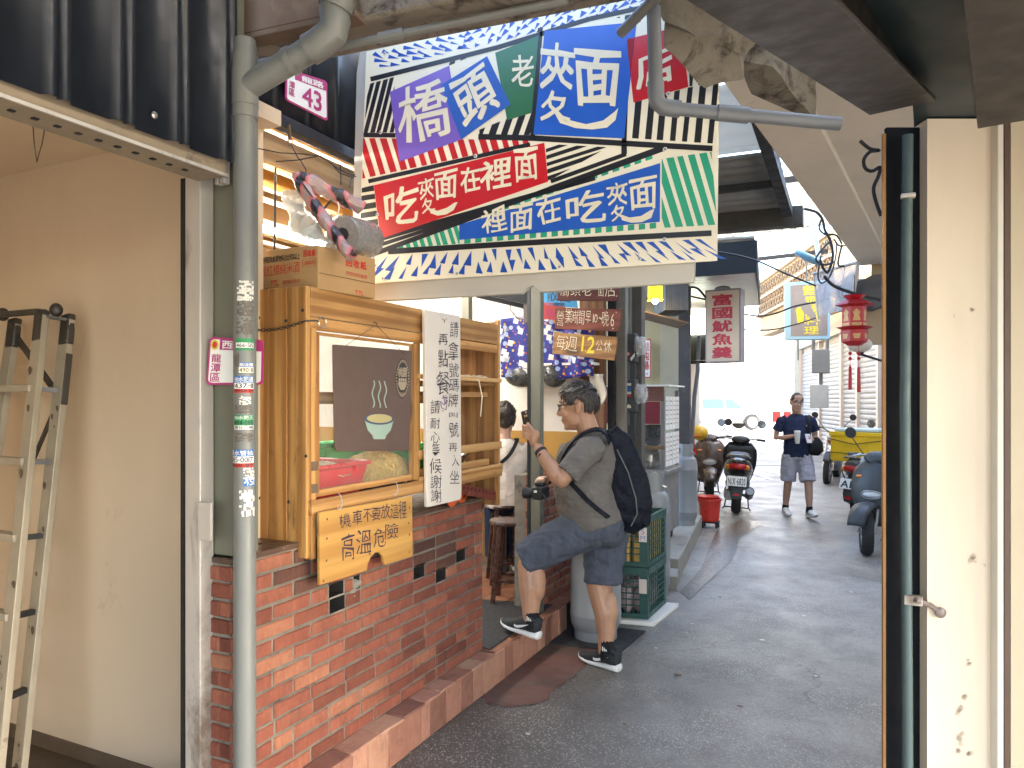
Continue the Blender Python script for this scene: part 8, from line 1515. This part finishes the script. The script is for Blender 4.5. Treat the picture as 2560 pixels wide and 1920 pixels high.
def shoe(par, heel, toe, pitch=0, mats=None, label=None, swoosh=True, k=1.0):
    heel = V(*heel); toe = V(*toe); d = (toe-heel); d.normalize(); side = V(0, 0, 1).cross(d).normalized(); up = d.cross(side); L = .30*k
    P = lambda x, y, z: heel+d*(x*L)+side*(y*k)+up*(z*k)
    def sect(rows, n=14, e=2.6):
        mb = MB(); vs = []
        for x, zc_, w_, h_, off in rows:
            for q in range(n): t = 2*PI*q/n; c_, s_ = math.cos(t), math.sin(t); vs.append(P(x, off+w_*math.copysign(abs(c_)**(2/e), c_), zc_+h_*math.copysign(abs(s_)**(2/e), s_)))
        return mb.add(vs, [(i*n+q, i*n+(q+1) % n, (i+1)*n+(q+1) % n, (i+1)*n+q) for i in range(len(rows)-1) for q in range(n)]+[tuple(reversed(range(n))), tuple((len(rows)-1)*n+q for q in range(n))])
    o = link('shoe', None, par);
    if label: o['label'] = label
    obj('sole', sect([(-.03, .034, .018, .018, 0), (.0, .024, .034, .024, 0), (.15, .021, .040, .021, 0), (.40, .018, .038, .017, 0), (.62, .017, .046, .014, 0), (.82, .022, .044, .013, 0), (.95, .032, .030, .012, 0), (1.0, .040, .014, .010, 0)]), mats[1], o, smooth=60)
    obj('upper', sect([(-.015, .085, .022, .030, 0), (.03, .075, .034, .048, 0), (.15, .075, .038, .052, 0), (.28, .078, .040, .050, 0), (.42, .068, .040, .044, 0), (.58, .052, .043, .034, 0), (.75, .042, .042, .024, 0), (.90, .042, .034, .016, 0), (.985, .043, .016, .008, 0)], 16, 2.3), mats[0], o, smooth=60)
    obj('collar', MB().tube([P(.10+.13*math.cos(a), .030*math.sin(a), .118+.012*math.cos(a)) for a in [2*PI*q/18 for q in range(18)]], .009*k, 8, closed=True), mats[0], o)
    lc_ = MB()
    for i in range(4): x = .36+.075*i; z_ = .116-.018*i; lc_.tube([P(x, -.022, z_-.012), P(x+.015, 0, z_), P(x, .022, z_-.012)], .004*k, 6)
    obj('lace', lc_, mats[2], o)
    if swoosh:
        pts_ = [(.62, .043), (.50, .050), (.38, .062), (.30, .078), (.33, .058), (.40, .044), (.50, .037), (.58, .038), (.20, .086)]
        for s in (-1, 1):
            yy = lambda x: s*(.0415+.002*(1-abs(x-.45)))
            a = [(.60, .045), (.50, .041), (.42, .043), (.36, .052), (.345, .064), (.37, .056), (.42, .051), (.50, .050), (.12, .088)] if False else None
            crv = [(.66, .050), (.56, .0435), (.47, .0445), (.42, .054), (.425, .066)]; inn = [(.445, .058), (.49, .053), (.57, .056), (.20, .092)]
            poly_ = [(.43, .068), (.405, .056), (.425, .044), (.50, .040), (.58, .044), (.30, .044)][:5]; mbs = MB(); top = [(.445, .060), (.47, .0555), (.53, .057)];
            tail = [(.16, .092)]; outl = [(.52, .064), (.535, .052), (.50, .044), (.42, .046), (.30, .060), (.14, .088), (.30, .074), (.42, .063), (.485, .0585)]
            mbs.poly([P(x, s*(.0465 if x < .5 else .0475), z_) for x, z_ in (outl if s > 0 else outl[::-1])]); obj('logo', mbs, mats[1], o)
    return o
# ---- the man stepping into the stall
man = thing('person', 'man in grey polo shirt and slate shorts stepping up with a phone raised', 'person', (-1.40, 4.20, 0), PI)
bm = MB(); Rh = Matrix.Rotation(math.radians(12), 3, 'Z') @ Matrix.Rotation(math.radians(8), 3, 'Y'); hc = V(.140, .045, 1.605); K = 1.09
head_mesh(bm, hc, Rh, K); chain(bm, [V(.045, .035, 1.34), V(.075, .04, 1.43), V(.11, .043, 1.52)], [.078, .066, .064], 14)
bm.sph(V(.155, .045, 1.470), (.05, .05, .03), 12, 8)
bm.tube([V(.03, .02, .86), V(.06, .025, 1.0), V(.085, .03, 1.12), V(.07, .03, 1.26), V(.05, .03, 1.36)], [(.15, .16), (.18, .17), (.18, .17), (.13, .18), (.08, .13)], 18)
chain(bm, [V(.03, -.09, .86), V(.045, -.08, .66), V(.05, -.06, .49), V(.035, -.045, .44), V(-.005, -.035, .33), V(-.012, -.025, .20), V(-.01, -.015, .10)], [.105, .092, .074, .069, .072, .052, .043], 14); bm.sph(V(-.028, -.035, .345), (.052, .060, .12), 12, 8)
chain(bm, [V(.05, .11, .87), V(.23, .15, .78), V(.39, .18, .675), V(.405, .19, .62), V(.385, .20, .50), V(.385, .205, .38), V(.385, .21, .29)], [.105, .094, .077, .069, .074, .055, .044], 14); bm.sph(V(.347, .20, .525), (.054, .060, .12), 12, 8)
chain(bm, [V(.02, .20, 1.335), V(.075, .275, 1.25), V(.135, .33, 1.165), V(.17, .325, 1.19), V(.25, .285, 1.27), V(.312, .25, 1.335)], [.062, .054, .047, .050, .042, .031], 12)
chain(bm, [V(.05, -.15, 1.33), V(.09, -.23, 1.21), V(.13, -.26, 1.11), V(.20, -.22, 1.09), V(.30, -.14, 1.09), V(.345, -.10, 1.10)], [.060, .052, .046, .046, .040, .030], 12)
Rp = Matrix.Rotation(math.radians(-20), 3, 'Y'); bm.sph(V(.345, .243, 1.395), (.030, .034, .052), 14, 8, Rp)
for i, z in enumerate((1.392, 1.414, 1.436, 1.456)):
    q = .001*i; chain(bm, [V(.350+.004*i, .258, z-.006), V(.392, .266-q, z+.006), V(.417, .246, z+.012), V(.420, .216+.004*i, z+.012)], [.0115, .0105, .0095, .0085], 8)
chain(bm, [V(.335, .238, 1.395), V(.345, .255, 1.435), V(.366, .262, 1.462), V(.384, .252, 1.482)], [.015, .0135, .0115, .0095], 8)
bm.sph(V(.375, -.082, 1.105), (.046, .032, .034), 12, 8)
for i in range(4): chain(bm, [V(.37+.016*i, -.075, 1.125-.003*i), V(.385+.017*i, -.040, 1.134-.003*i), V(.39+.018*i, -.012, 1.122-.004*i), V(.39+.018*i, -.004, 1.102)], [.0115, .0105, .0095, .0085], 8)
chain(bm, [V(.345, -.075, 1.10), V(.350, -.05, 1.085), V(.365, -.022, 1.075)], [.015, .013, .010], 8)
blob('body', bm, SK, man, .0048, 5)
face_bits(man, hc, Rh, K); glasses(man, hc, Rh, K)
def hl(a): return .46 if a < .55 else (.46-.62*(a-.55)/.55 if a < 1.1 else (-.16+.36*max(0, 1-abs(a-1.62)/.34) if a < 1.98 else -.62))
obj('hair', hair_mesh(hc+V(-.002, 0, .004), Rh, K, hl, .015, 3, 420, .026), HR, man, smooth=60)
SHIRT = fabric('grey_polo_cloth', (.145, .133, .120), .55, 5, (1, 1, 2.4)); sh = MB()
sh.tube([V(.035, .02, .865), V(.055, .025, .93), V(.080, .028, 1.00), V(.100, .03, 1.08), V(.098, .03, 1.15), V(.078, .03, 1.24), V(.058, .03, 1.31), V(.05, .03, 1.365), V(.058, .035, 1.40)], [(.208, .204), (.212, .200), (.214, .196), (.214, .194), (.196, .194), (.165, .198), (.140, .200), (.100, .150), (.070, .085)], 26)
sh.tube([V(-.005, .15, 1.335), V(.02, .205, 1.325), V(.062, .262, 1.262), V(.112, .308, 1.192)], [.080, .085, .080, .074], 16); sh.tube([V(.03, -.10, 1.335), V(.055, -.16, 1.315), V(.085, -.225, 1.22), V(.105, -.25, 1.16)], [.078, .082, .078, .072], 16)
def creases(mb, amp, fq, sd=0, dirz=2.2): return mb.warp(lambda p: p+V(*noise.noise_vector(V(p.x*fq, p.y*fq, p.z*fq*dirz+sd)))*amp)
o = blob('shirt', sh, SHIRT, man, .0065, 4)
def wrinkle(o, scale, strength, kind='CLOUDS'):
    tx = bpy.data.textures.new('cloth_folds', 'CLOUDS'); tx.noise_scale = scale; tx.noise_depth = 2; m = o.modifiers.new('folds', 'DISPLACE'); m.texture = tx; m.strength = strength; m.mid_level = .5; m.texture_coords = 'LOCAL'
wrinkle(o, .09, .022)
clr = MB()
for dz, r_ in ((0, .074), (.018, .076), (.034, .071)): pass
clr.grid(lambda u, v: (.066+.022*v*1.1+(.074-.006*v)*math.cos(2*PI*u)*1.02, .037+(.078-.006*v)*math.sin(2*PI*u), 1.385+.042*v-.030*math.cos(2*PI*u)), 28, 4); obj('collar', clr, SHIRT, man, solid=.006, smooth=60)
SHORT = fabric('slate_shorts_cloth', (.078, .092, .122), .6, 6, (1, 2, 1)); so_ = MB()
so_.tube([V(.02, .02, .80), V(.03, .02, .86), V(.045, .022, .93)], [(.165, .18), (.190, .188), (.188, .182)], 20)
so_.tube([V(.03, .08, .87), V(.13, .125, .835), V(.26, .155, .765), V(.375, .178, .690), V(.425, .186, .655)], [.132, .132, .122, .110, .106], 18); so_.tube([V(.01, -.085, .86), V(.018, -.09, .74), V(.024, -.082, .60), V(.024, -.074, .50)], [(.150, .128), (.140, .122), (.122, .112), (.118, .110)], 18); so_.sph(V(-.03, .0, .83), (.12, .17, .10), 14, 8)
o = blob('shorts', so_, SHORT, man, .007, 4); wrinkle(o, .07, .026)
BKP = pbr('black_shoe_knit', (.018, .02, .022), .7, .2, 20, .15, 120); WSL = pbr('white_shoe_foam', (.70, .69, .66), .5, .05, 10, .03); LAC = pbr('dark_lace', (.03, .03, .033), .8)
shoe(man, (-.105, .012, .0), (.195, -.085, .0), 0, (BKP, WSL, LAC), 'black running shoe flat on the alley floor'); shoe(man, (.320, .235, .200), (.608, .150, .218), 0, (BKP, WSL, LAC), 'black running shoe half over the step edge')
SOC = fabric('black_sock_rib', (.014, .014, .016), .2, 30)
for (a, b, hx_, hy_) in ((V(-.012, -.02, .17), V(-.03, -.005, .06), 0, 0), (V(.385, .21, .355), V(.355, .222, .265), 0, 0)):
    o = obj('sock', MB().tube([a, a.lerp(b, .5), b], [.0465, .045, .050], 16), SOC, man, smooth=60); lg_ = MB(); c0 = a.lerp(b, .38)+V(0, .0462, 0)
    for i in range(3): lg_.poly([c0+V(-.018+.012*i, .0012, -.012), c0+V(-.011+.012*i, .0012, -.012), c0+V(-.006+.010*i, .0012, .000+.007*i), c0+V(-.013+.010*i, .0012, .004+.007*i)][::-1])
    obj('logo', lg_, WSL, o)
WCH = M['rubber']; wd_ = V(.062, -.035, .065).normalized(); wc = V(.292, .260, 1.312); o = obj('wristwatch', MB().tube([wc-wd_*.011, wc+wd_*.011], .0385, 20), WCH, man); obj('watch_case', MB().lathe([(.019, 0), (.021, .004), (.021, .010), (.016, .012)], wc+V(-.015, .030, -.018), 20, V(-.35, .8, -.45)), M['black'], o)
ph_ = tag(obj('phone', MB().obox((0, 0, 0), (.009, .074, .150)), M['black'], bevel=.006), 'black smartphone held up by the man in grey', 'phone'); ph_.matrix_world = Matrix.Translation(V(-1.40-.398, 4.20-.228, 1.478)) @ Matrix.Rotation(PI, 4, 'Z') @ Matrix.Rotation(math.radians(12), 4, 'Y') @ Matrix.Rotation(math.radians(58), 4, 'Z') @ Matrix.Diagonal((1.15, 1.1, 1.08, 1))
obj('camera_bump', MB().obox((.006, .016, .05), (.004, .034, .036)), pbr('camera_glass', (.05, .05, .055), .15, .1, 5, 0), ph_, bevel=.004); lr_ = MB(); [lr_.lathe([(.007, 0), (.007, .002), (.004, .0025)], (.0081, .016+a, .05+b), 12, (1, 0, 0)) for a, b in ((.008, .009), (-.008, -.009), (.008, -.009))]; obj('lens', lr_, CHR, ph_); obj('screen', MB().obox((-.0048, 0, 0), (.0006, .066, .140)), pbr('dim_screen', (.03, .035, .045), .1, .1, 5, 0), ph_)
# backpack
BAG = fabric('navy_nylon', (.0065, .0085, .016), .7, 9, (1, 1, .8), .6); bpk = thing('backpack', 'slouchy black nylon backpack on the back of the man in grey', 'backpack', (-1.40, 4.20, 0), PI); bb_ = MB()
bb_.tube([V(-.030, .02, 1.435), V(-.065, .015, 1.37), V(-.10, .01, 1.26), V(-.130, .005, 1.12), V(-.150, .0, 1.00), V(-.145, .0, .92), V(-.115, .0, .865)], [(.028, .07), (.050, .112), (.072, .135), (.090, .150), (.098, .155), (.090, .145), (.045, .09)], 18); o = blob('bag', bb_, BAG, bpk, .007, 6); wrinkle(o, .06, .020)
def strap(pts, w_=.045, th=.007, mat=None):
    mb = MB(); pts = [V(*p) for p in pts]
    fine = []
    for i in range(len(pts)-1):
        p0 = pts[max(i-1, 0)]; p1 = pts[i]; p2 = pts[i+1]; p3 = pts[min(i+2, len(pts)-1)]
        for q in range(6): t = q/6; fine.append(.5*((2*p1)+(p2-p0)*t+(2*p0-5*p1+4*p2-p3)*t*t+(3*p1-p0-3*p2+p3)*t**3))
    fine.append(pts[-1]); return fine
def ribbon(pts, nrm_fn, w_, th):
    mb = MB(); f_ = strap(pts); vs = []
    for i, p in enumerate(f_):
        t = (f_[min(i+1, len(f_)-1)]-f_[max(i-1, 0)]).normalized(); n_ = nrm_fn(p).normalized(); sd_ = t.cross(n_).normalized();
        for a, b in ((-1, 0), (1, 0), (1, 1), (-1, 1)): vs.append(p+sd_*(a*w_/2)+n_*(b*th))
    return mb.add(vs, [(i*4+k, i*4+(k+1) % 4, i*4+4+(k+1) % 4, i*4+4+k) for i in range(len(f_)-1) for k in range(4)]+[(3, 2, 1, 0), tuple(len(vs)-4+k for k in range(4))])
ctr_ = V(.06, .03, 1.2)
def out_(p): return V(p.x-.05, p.y-.03, 0)+V(0, 0, max(0, p.z-1.26)*3)
obj('shoulder_strap', ribbon([(-.075, .10, 1.36), (-.045, .128, 1.432), (.02, .145, 1.436), (.105, .152, 1.395), (.180, .160, 1.315), (.205, .190, 1.225), (.165, .228, 1.165), (.13, .235, 1.150)], out_, .058, .014), BAG, bpk, smooth=60); obj('lower_strap', ribbon([(.13, .238, 1.155), (.08, .244, 1.11), (.0, .230, 1.03), (-.08, .175, .95), (-.12, .11, .905)], out_, .028, .007), BAG, bpk, smooth=60)
obj('shoulder_strap', ribbon([(-.075, -.06, 1.37), (-.045, -.075, 1.415), (.02, -.085, 1.415), (.10, -.09, 1.375), (.17, -.09, 1.30), (.185, -.12, 1.2)], out_, .055, .010), BAG, bpk, smooth=60); obj('buckle', MB().obox((.135, .222, 1.17), (.045, .016, .05)), M['black'], bpk, bevel=.005); obj('grab_loop', MB().tube([V(-.06, .05, 1.42), V(-.085, .045, 1.455), V(-.085, -.01, 1.455), V(-.06, -.02, 1.42)], .008, 8), BAG, bpk)
obj('piping', MB().tube([V(-.115, .085, 1.33), V(-.182, .085, 1.2), V(-.228, .085, 1.05), V(-.235, .08, .96), V(-.195, .07, .885)], .004, 6), pbr('grey_piping', (.14, .14, .15), .6), bpk)
# camera hanging at the belly
cmr = thing('camera', 'black camera with a long strap held at the belly of the man in grey', 'camera', (-1.40, 4.20, 0), PI); CBK = pbr('black_camera_body', (.016, .016, .017), .5, .15, 20, .1, 100)
obj('camera_body', MB().box(.360, .425, -.035, .10, 1.005, 1.085), CBK, cmr, bevel=.010); obj('viewfinder_hump', MB().box(.365, .425, .015, .06, 1.0855, 1.112), CBK, cmr, bevel=.008); obj('lens_barrel', MB().lathe([(.033, 0), (.035, .02), (.031, .022), (.033, .055), (.036, .06), (.036, .08), (.029, .082)], (.4255, .035, 1.04), 22, (1, 0, -.05)), CBK, cmr); obj('lens_glass', MB().lathe([(.0, .0), (.026, .001)], (.506, .035, 1.037), 18, (1, 0, -.05), cap=False), LENSW, cmr)
obj('badge', MB().box(.39, .41, .1012, .102, 1.05, 1.065), INK['white'], cmr); obj('neck_strap', ribbon([(.37, .10, 1.06), (.34, .06, 1.00), (.345, .05, .92), (.36, .06, .84)], lambda p: V(1, .3, 0), .022, .003).merge(ribbon([(.37, -.03, 1.08), (.30, -.05, 1.2), (.19, -.03, 1.33), (.10, -.055, 1.41)], out_, .022, .003)), CBK, cmr)
# ---- seated woman
wx, wy = WOM; wom = thing('person', 'seated woman in a white shirt seen from behind with a black crossbody bag', 'person', (wx, wy, .19), math.radians(118)); b_ = MB(); WH = skin('woman_skin', (.45, .26, .18)); Hs = .615
hcw = V(.03, 0, Hs+.685); Rw = Matrix.Rotation(math.radians(14), 3, 'Y'); head_mesh(b_, hcw, Rw, .93); chain(b_, [V(-.01, 0, Hs+.47), V(.005, 0, Hs+.54), V(.015, 0, Hs+.60)], [.06, .048, .047], 12)
b_.tube([V(0, 0, Hs+.04), V(-.01, 0, Hs+.25), V(-.01, 0, Hs+.45)], [(.11, .14), (.10, .13), (.07, .13)], 16)
for s in (-1, 1):
    chain(b_, [V(-.01, s*.15, Hs+.44), V(.03, s*.185, Hs+.30), V(.07, s*.18, Hs+.20), V(.18, s*.14, Hs+.22), V(.28, s*.08, Hs+.26)], [.045, .04, .036, .03, .024], 10); b_.sph(V(.315, s*.07, Hs+.27), (.04, .03, .018), 10, 6)
    for i in range(4): chain(b_, [V(.33, s*.07+.014*(i-1.5), Hs+.272), V(.36, s*.07+.015*(i-1.5), Hs+.268), V(.375, s*.07+.015*(i-1.5), Hs+.255)], [.0085, .0078, .007], 6)
    chain(b_, [V(.0, s*.09, Hs+.06), V(.2, s*.10, Hs+.06), V(.38, s*.10, Hs+.04), V(.36, s*.10, Hs-.2), V(.33, s*.10, .12)], [.085, .075, .055, .048, .035], 12)
blob('body', b_, WH, wom, .008, 4); face_bits(wom, hcw, Rw, .93)
hw = hair_mesh(hcw+V(-.004, 0, .004), Rw, .93, lambda a: .42 if a < .7 else (.42-1.0*(a-.7)/.6 if a < 1.3 else -.75), .022, 9, 160, .035); hw.sph(hcw+V(-.095, 0, .03), (.045, .05, .05), 14, 9); hw.sph(hcw+V(-.075, 0, -.045), (.04, .055, .05), 12, 8); obj('hair', hw, HR, wom, smooth=60)
ts_ = MB(); ts_.tube([V(0, 0, Hs-.02), V(-.005, 0, Hs+.1), V(-.015, 0, Hs+.24), V(-.012, 0, Hs+.36), V(-.008, 0, Hs+.45), V(0, 0, Hs+.505)], [(.155, .19), (.15, .185), (.125, .165), (.112, .17), (.09, .155), (.055, .065)], 20)
for s in (-1, 1): ts_.tube([V(-.01, s*.12, Hs+.45), V(.01, s*.175, Hs+.38), V(.04, s*.195, Hs+.27)], [.062, .062, .060], 14)
o = blob('shirt', ts_, fabric('white_shirt_cloth', (.62, .56, .50), .6, 6), wom, .009, 4); wrinkle(o, .08, .02)
jn = MB(); jn.tube([V(-.02, 0, Hs-.02), V(.02, 0, Hs+.03), V(.04, 0, Hs+.09)], [(.14, .17), (.16, .18), (.13, .16)], 16)
for s in (-1, 1): jn.tube([V(.02, s*.09, Hs+.055), V(.2, s*.10, Hs+.06), V(.38, s*.10, Hs+.045), V(.39, s*.10, Hs-.0), V(.37, s*.10, Hs-.2), V(.34, s*.10, .12)], [.10, .09, .072, .068, .06, .055], 14)
blob('jeans', jn, fabric('blue_denim', (.022, .035, .075), .4, 9), wom, .009, 4)
for s in (-1, 1): shoe(wom, (.29, s*.10, .01), (.55, s*.10, .01), 0, (BKP, WSL, LAC), None, False, .85)
bgw = thing('crossbody_bag', 'black crossbody bag with a pale book on the seated woman', 'bag', (wx, wy, .19), math.radians(118)); bgm = fabric('black_bag_nylon', (.012, .012, .013), .5, 9, (1, 1, 1), .6)
obj('pouch', MB().tube([V(-.03, .20, Hs+.17), V(-.02, .215, Hs+.08), V(-.02, .215, Hs+.0), V(-.02, .20, Hs-.04)], [(.05, .03), (.115, .06), (.115, .06), (.07, .035)], 16).warp(lambda p: p+noise.noise_vector(p*18)*.008), bgm, bgw, smooth=60); obj('strap', ribbon([(-.06, .19, Hs+.14), (-.13, .10, Hs+.27), (-.135, -.03, Hs+.39), (-.08, -.09, Hs+.49), (.0, -.09, Hs+.505), (.08, -.05, Hs+.42)], lambda p: V(p.x-.02, p.y*.3, max(0, p.z-Hs-.4)*2), .028, .005), bgm, bgw); obj('book', MB().obox((-.09, .25, Hs+.10), (.05, .03, .12)), pbr('pale_green_book', (.42, .52, .44), .5, .2, 30, .05), bgw, bevel=.004)
# ---- walking man with cup and phone
wp = on_z(1992, 1292); fm = thing('person', 'man in a navy T-shirt walking towards the camera with a cup and phone', 'person', (wp.x, wp.y, 0), math.radians(-66)); b_ = MB(); hcf = V(.02, -.015, 1.605); Rf = Matrix.Rotation(math.radians(6), 3, 'Y') @ Matrix.Rotation(math.radians(-6), 3, 'X'); head_mesh(b_, hcf, Rf, 1.02); chain(b_, [V(-.02, 0, 1.38), V(-.012, 0, 1.45), V(.0, -.01, 1.53)], [.07, .058, .056], 12)
b_.tube([V(0, 0, .86), V(.01, 0, 1.0), V(.01, 0, 1.15), V(0, 0, 1.3), V(-.01, 0, 1.38)], [(.11, .15), (.12, .155), (.115, .16), (.10, .175), (.07, .13)], 16)
chain(b_, [V(0, -.09, .88), V(-.03, -.10, .68), V(-.04, -.105, .48), V(-.09, -.11, .28), V(-.13, -.11, .11)], [.09, .075, .056, .050, .036], 12); chain(b_, [V(0, .09, .88), V(.07, .10, .68), V(.13, .11, .48), V(.14, .115, .28), V(.14, .12, .11)], [.09, .075, .056, .050, .036], 12)
chain(b_, [V(-.01, -.19, 1.36), V(-.03, -.26, 1.22), V(-.03, -.275, 1.10), V(.08, -.22, 1.10), V(.19, -.12, 1.13)], [.05, .044, .038, .036, .026], 10); chain(b_, [V(-.01, .19, 1.36), V(-.03, .25, 1.22), V(-.03, .265, 1.09), V(.08, .19, 1.06), V(.19, .095, 1.08)], [.05, .044, .038, .036, .026], 10)
for sy, zc_, yc_ in ((-1, 1.14, -.09), (1, 1.085, .075)):
    b_.sph(V(.22, yc_, zc_), (.036, .028, .034), 12, 8)
    for i in range(4): zz = zc_-.03+.02*i; chain(b_, [V(.235, yc_-.02*-sy*-1 if False else yc_+.024*sy, zz), V(.262, yc_+.016*sy, zz+.002), V(.274, yc_-.010*sy, zz+.002)], [.0095, .009, .0078], 6)
    chain(b_, [V(.22, yc_+.01*sy, zc_+.025), V(.245, yc_, zc_+.045), V(.262, yc_-.012*sy, zc_+.052)], [.011, .010, .008], 6)
blob('body', b_, SK2, fm, .007, 4); face_bits(fm, hcf, Rf, 1.02); glasses(fm, hcf, Rf, 1.02)
obj('hair', hair_mesh(hcf, Rf, 1.02, lambda a: .52 if a < .6 else (.52-.55*(a-.6)/.5 if a < 1.1 else (-.03+.2*max(0, 1-abs(a-1.62)/.34) if a < 2 else -.55)), .008, 5, 140, .018), HR, fm, smooth=60)
ts_ = MB(); ts_.tube([V(.005, 0, .84), V(.012, 0, .95), V(.022, 0, 1.08), V(.015, 0, 1.2), V(.005, 0, 1.32), V(-.01, 0, 1.385), V(-.012, 0, 1.425)], [(.135, .185), (.142, .185), (.14, .182), (.125, .19), (.105, .19), (.075, .14), (.06, .07)], 20)
for s in (-1, 1): ts_.tube([V(-.01, s*.14, 1.36), V(-.015, s*.205, 1.33), V(-.03, s*.262, 1.19)], [.066, .068, .068], 14)
o = blob('tshirt', ts_, fabric('navy_tshirt_cloth', (.020, .026, .060), .5, 6), fm, .008, 4); wrinkle(o, .09, .02); lg2 = MB(); lg2.poly([V(.130, .075, 1.275), V(.128, .115, 1.285), V(.126, .12, 1.265), V(.131, .085, 1.255)]); obj('chest_print', lg2.xf(Matrix.Translation((.008, 0, 0))), INK['white'], fm)
sr_ = MB(); sr_.tube([V(0, 0, .80), V(0, 0, .86), V(0, 0, .92)], [(.13, .175), (.145, .178), (.13, .165)], 18); sr_.tube([V(.0, -.085, .86), V(-.02, -.10, .68), V(-.035, -.108, .50)], [.115, .112, .105], 16); sr_.tube([V(.0, .085, .86), V(.06, .105, .68), V(.11, .112, .50)], [.115, .112, .105], 16); o = blob('shorts', sr_, fabric('pale_grey_shorts', (.36, .35, .40), .6, 7), fm, .008, 4); wrinkle(o, .07, .024)
WSH = pbr('white_shoe', (.66, .65, .62), .6, .05, 10, .05)
shoe(fm, (-.20, -.11, .012), (.05, -.12, .0), 0, (WSH, WSL, WSH), None, False, .95); shoe(fm, (.075, .12, .0), (.345, .14, .04), 0, (WSH, WSL, WSH), None, False, .95)
for a, b in ((V(-.12, -.11, .16), V(-.14, -.11, .08)), (V(.14, .12, .17), V(.135, .12, .08))): obj('sock', MB().tube([a, b], [.041, .042], 14), SOC, fm)
obj('forearm_watch', MB().tube([V(.14, .135, 1.068), V(.155, .122, 1.072)], .031, 14), M['brass'], fm)
FR = Matrix.Rotation(math.radians(-66), 4, 'Z'); wl_ = lambda p: Vector((wp.x, wp.y, 0))+(FR @ p)
cup = thing('drink_cup', 'white takeaway cup held by the walking man', 'cup', wl_(V(.255, -.085, 1.03))); obj('cup', MB().lathe([(.026, 0), (.030, .01), (.040, .15), (.040, .153)], (0, 0, 0), 20), pbr('milky_cup', (.60, .60, .56), .3, .05, 8, 0), cup); obj('lid', MB().lathe([(.043, .154), (.043, .165), (.036, .175), (.01, .177)], (0, 0, 0), 20), INK['white'], cup)
p2_ = tag(obj('phone', MB().obox((0, 0, 0), (.009, .07, .145)), pbr('pale_phone', (.5, .45, .44), .3, .05, 5, 0), bevel=.005, loc=wl_(V(.262, .062, 1.10)), rot=(0, math.radians(-35), math.radians(-66))), 'pale smartphone in the hand of the walking man', 'phone')
bag2 = thing('shoulder_bag', 'dark shoulder bag hanging at the side of the walking man', 'bag', (wp.x, wp.y, 0), math.radians(-66)); obj('pouch', MB().tube([V(.06, .20, 1.10), V(.06, .205, 1.03), V(.06, .21, .92), V(.06, .205, .86)], [(.06, .06), (.10, .12), (.10, .13), (.05, .08)], 16).warp(lambda p: p+noise.noise_vector(p*16)*.012), bgm, bag2, smooth=60); obj('strap', ribbon([(.08, .15, 1.06), (.142, .10, 1.2), (.12, .125, 1.33), (.03, .135, 1.405), (-.06, .12, 1.35)], lambda p: V(p.x, p.y*.2, max(0, p.z-1.3)*3), .045, .006), bgm, bag2, smooth=60)
bpy.data.objects.remove(_to)
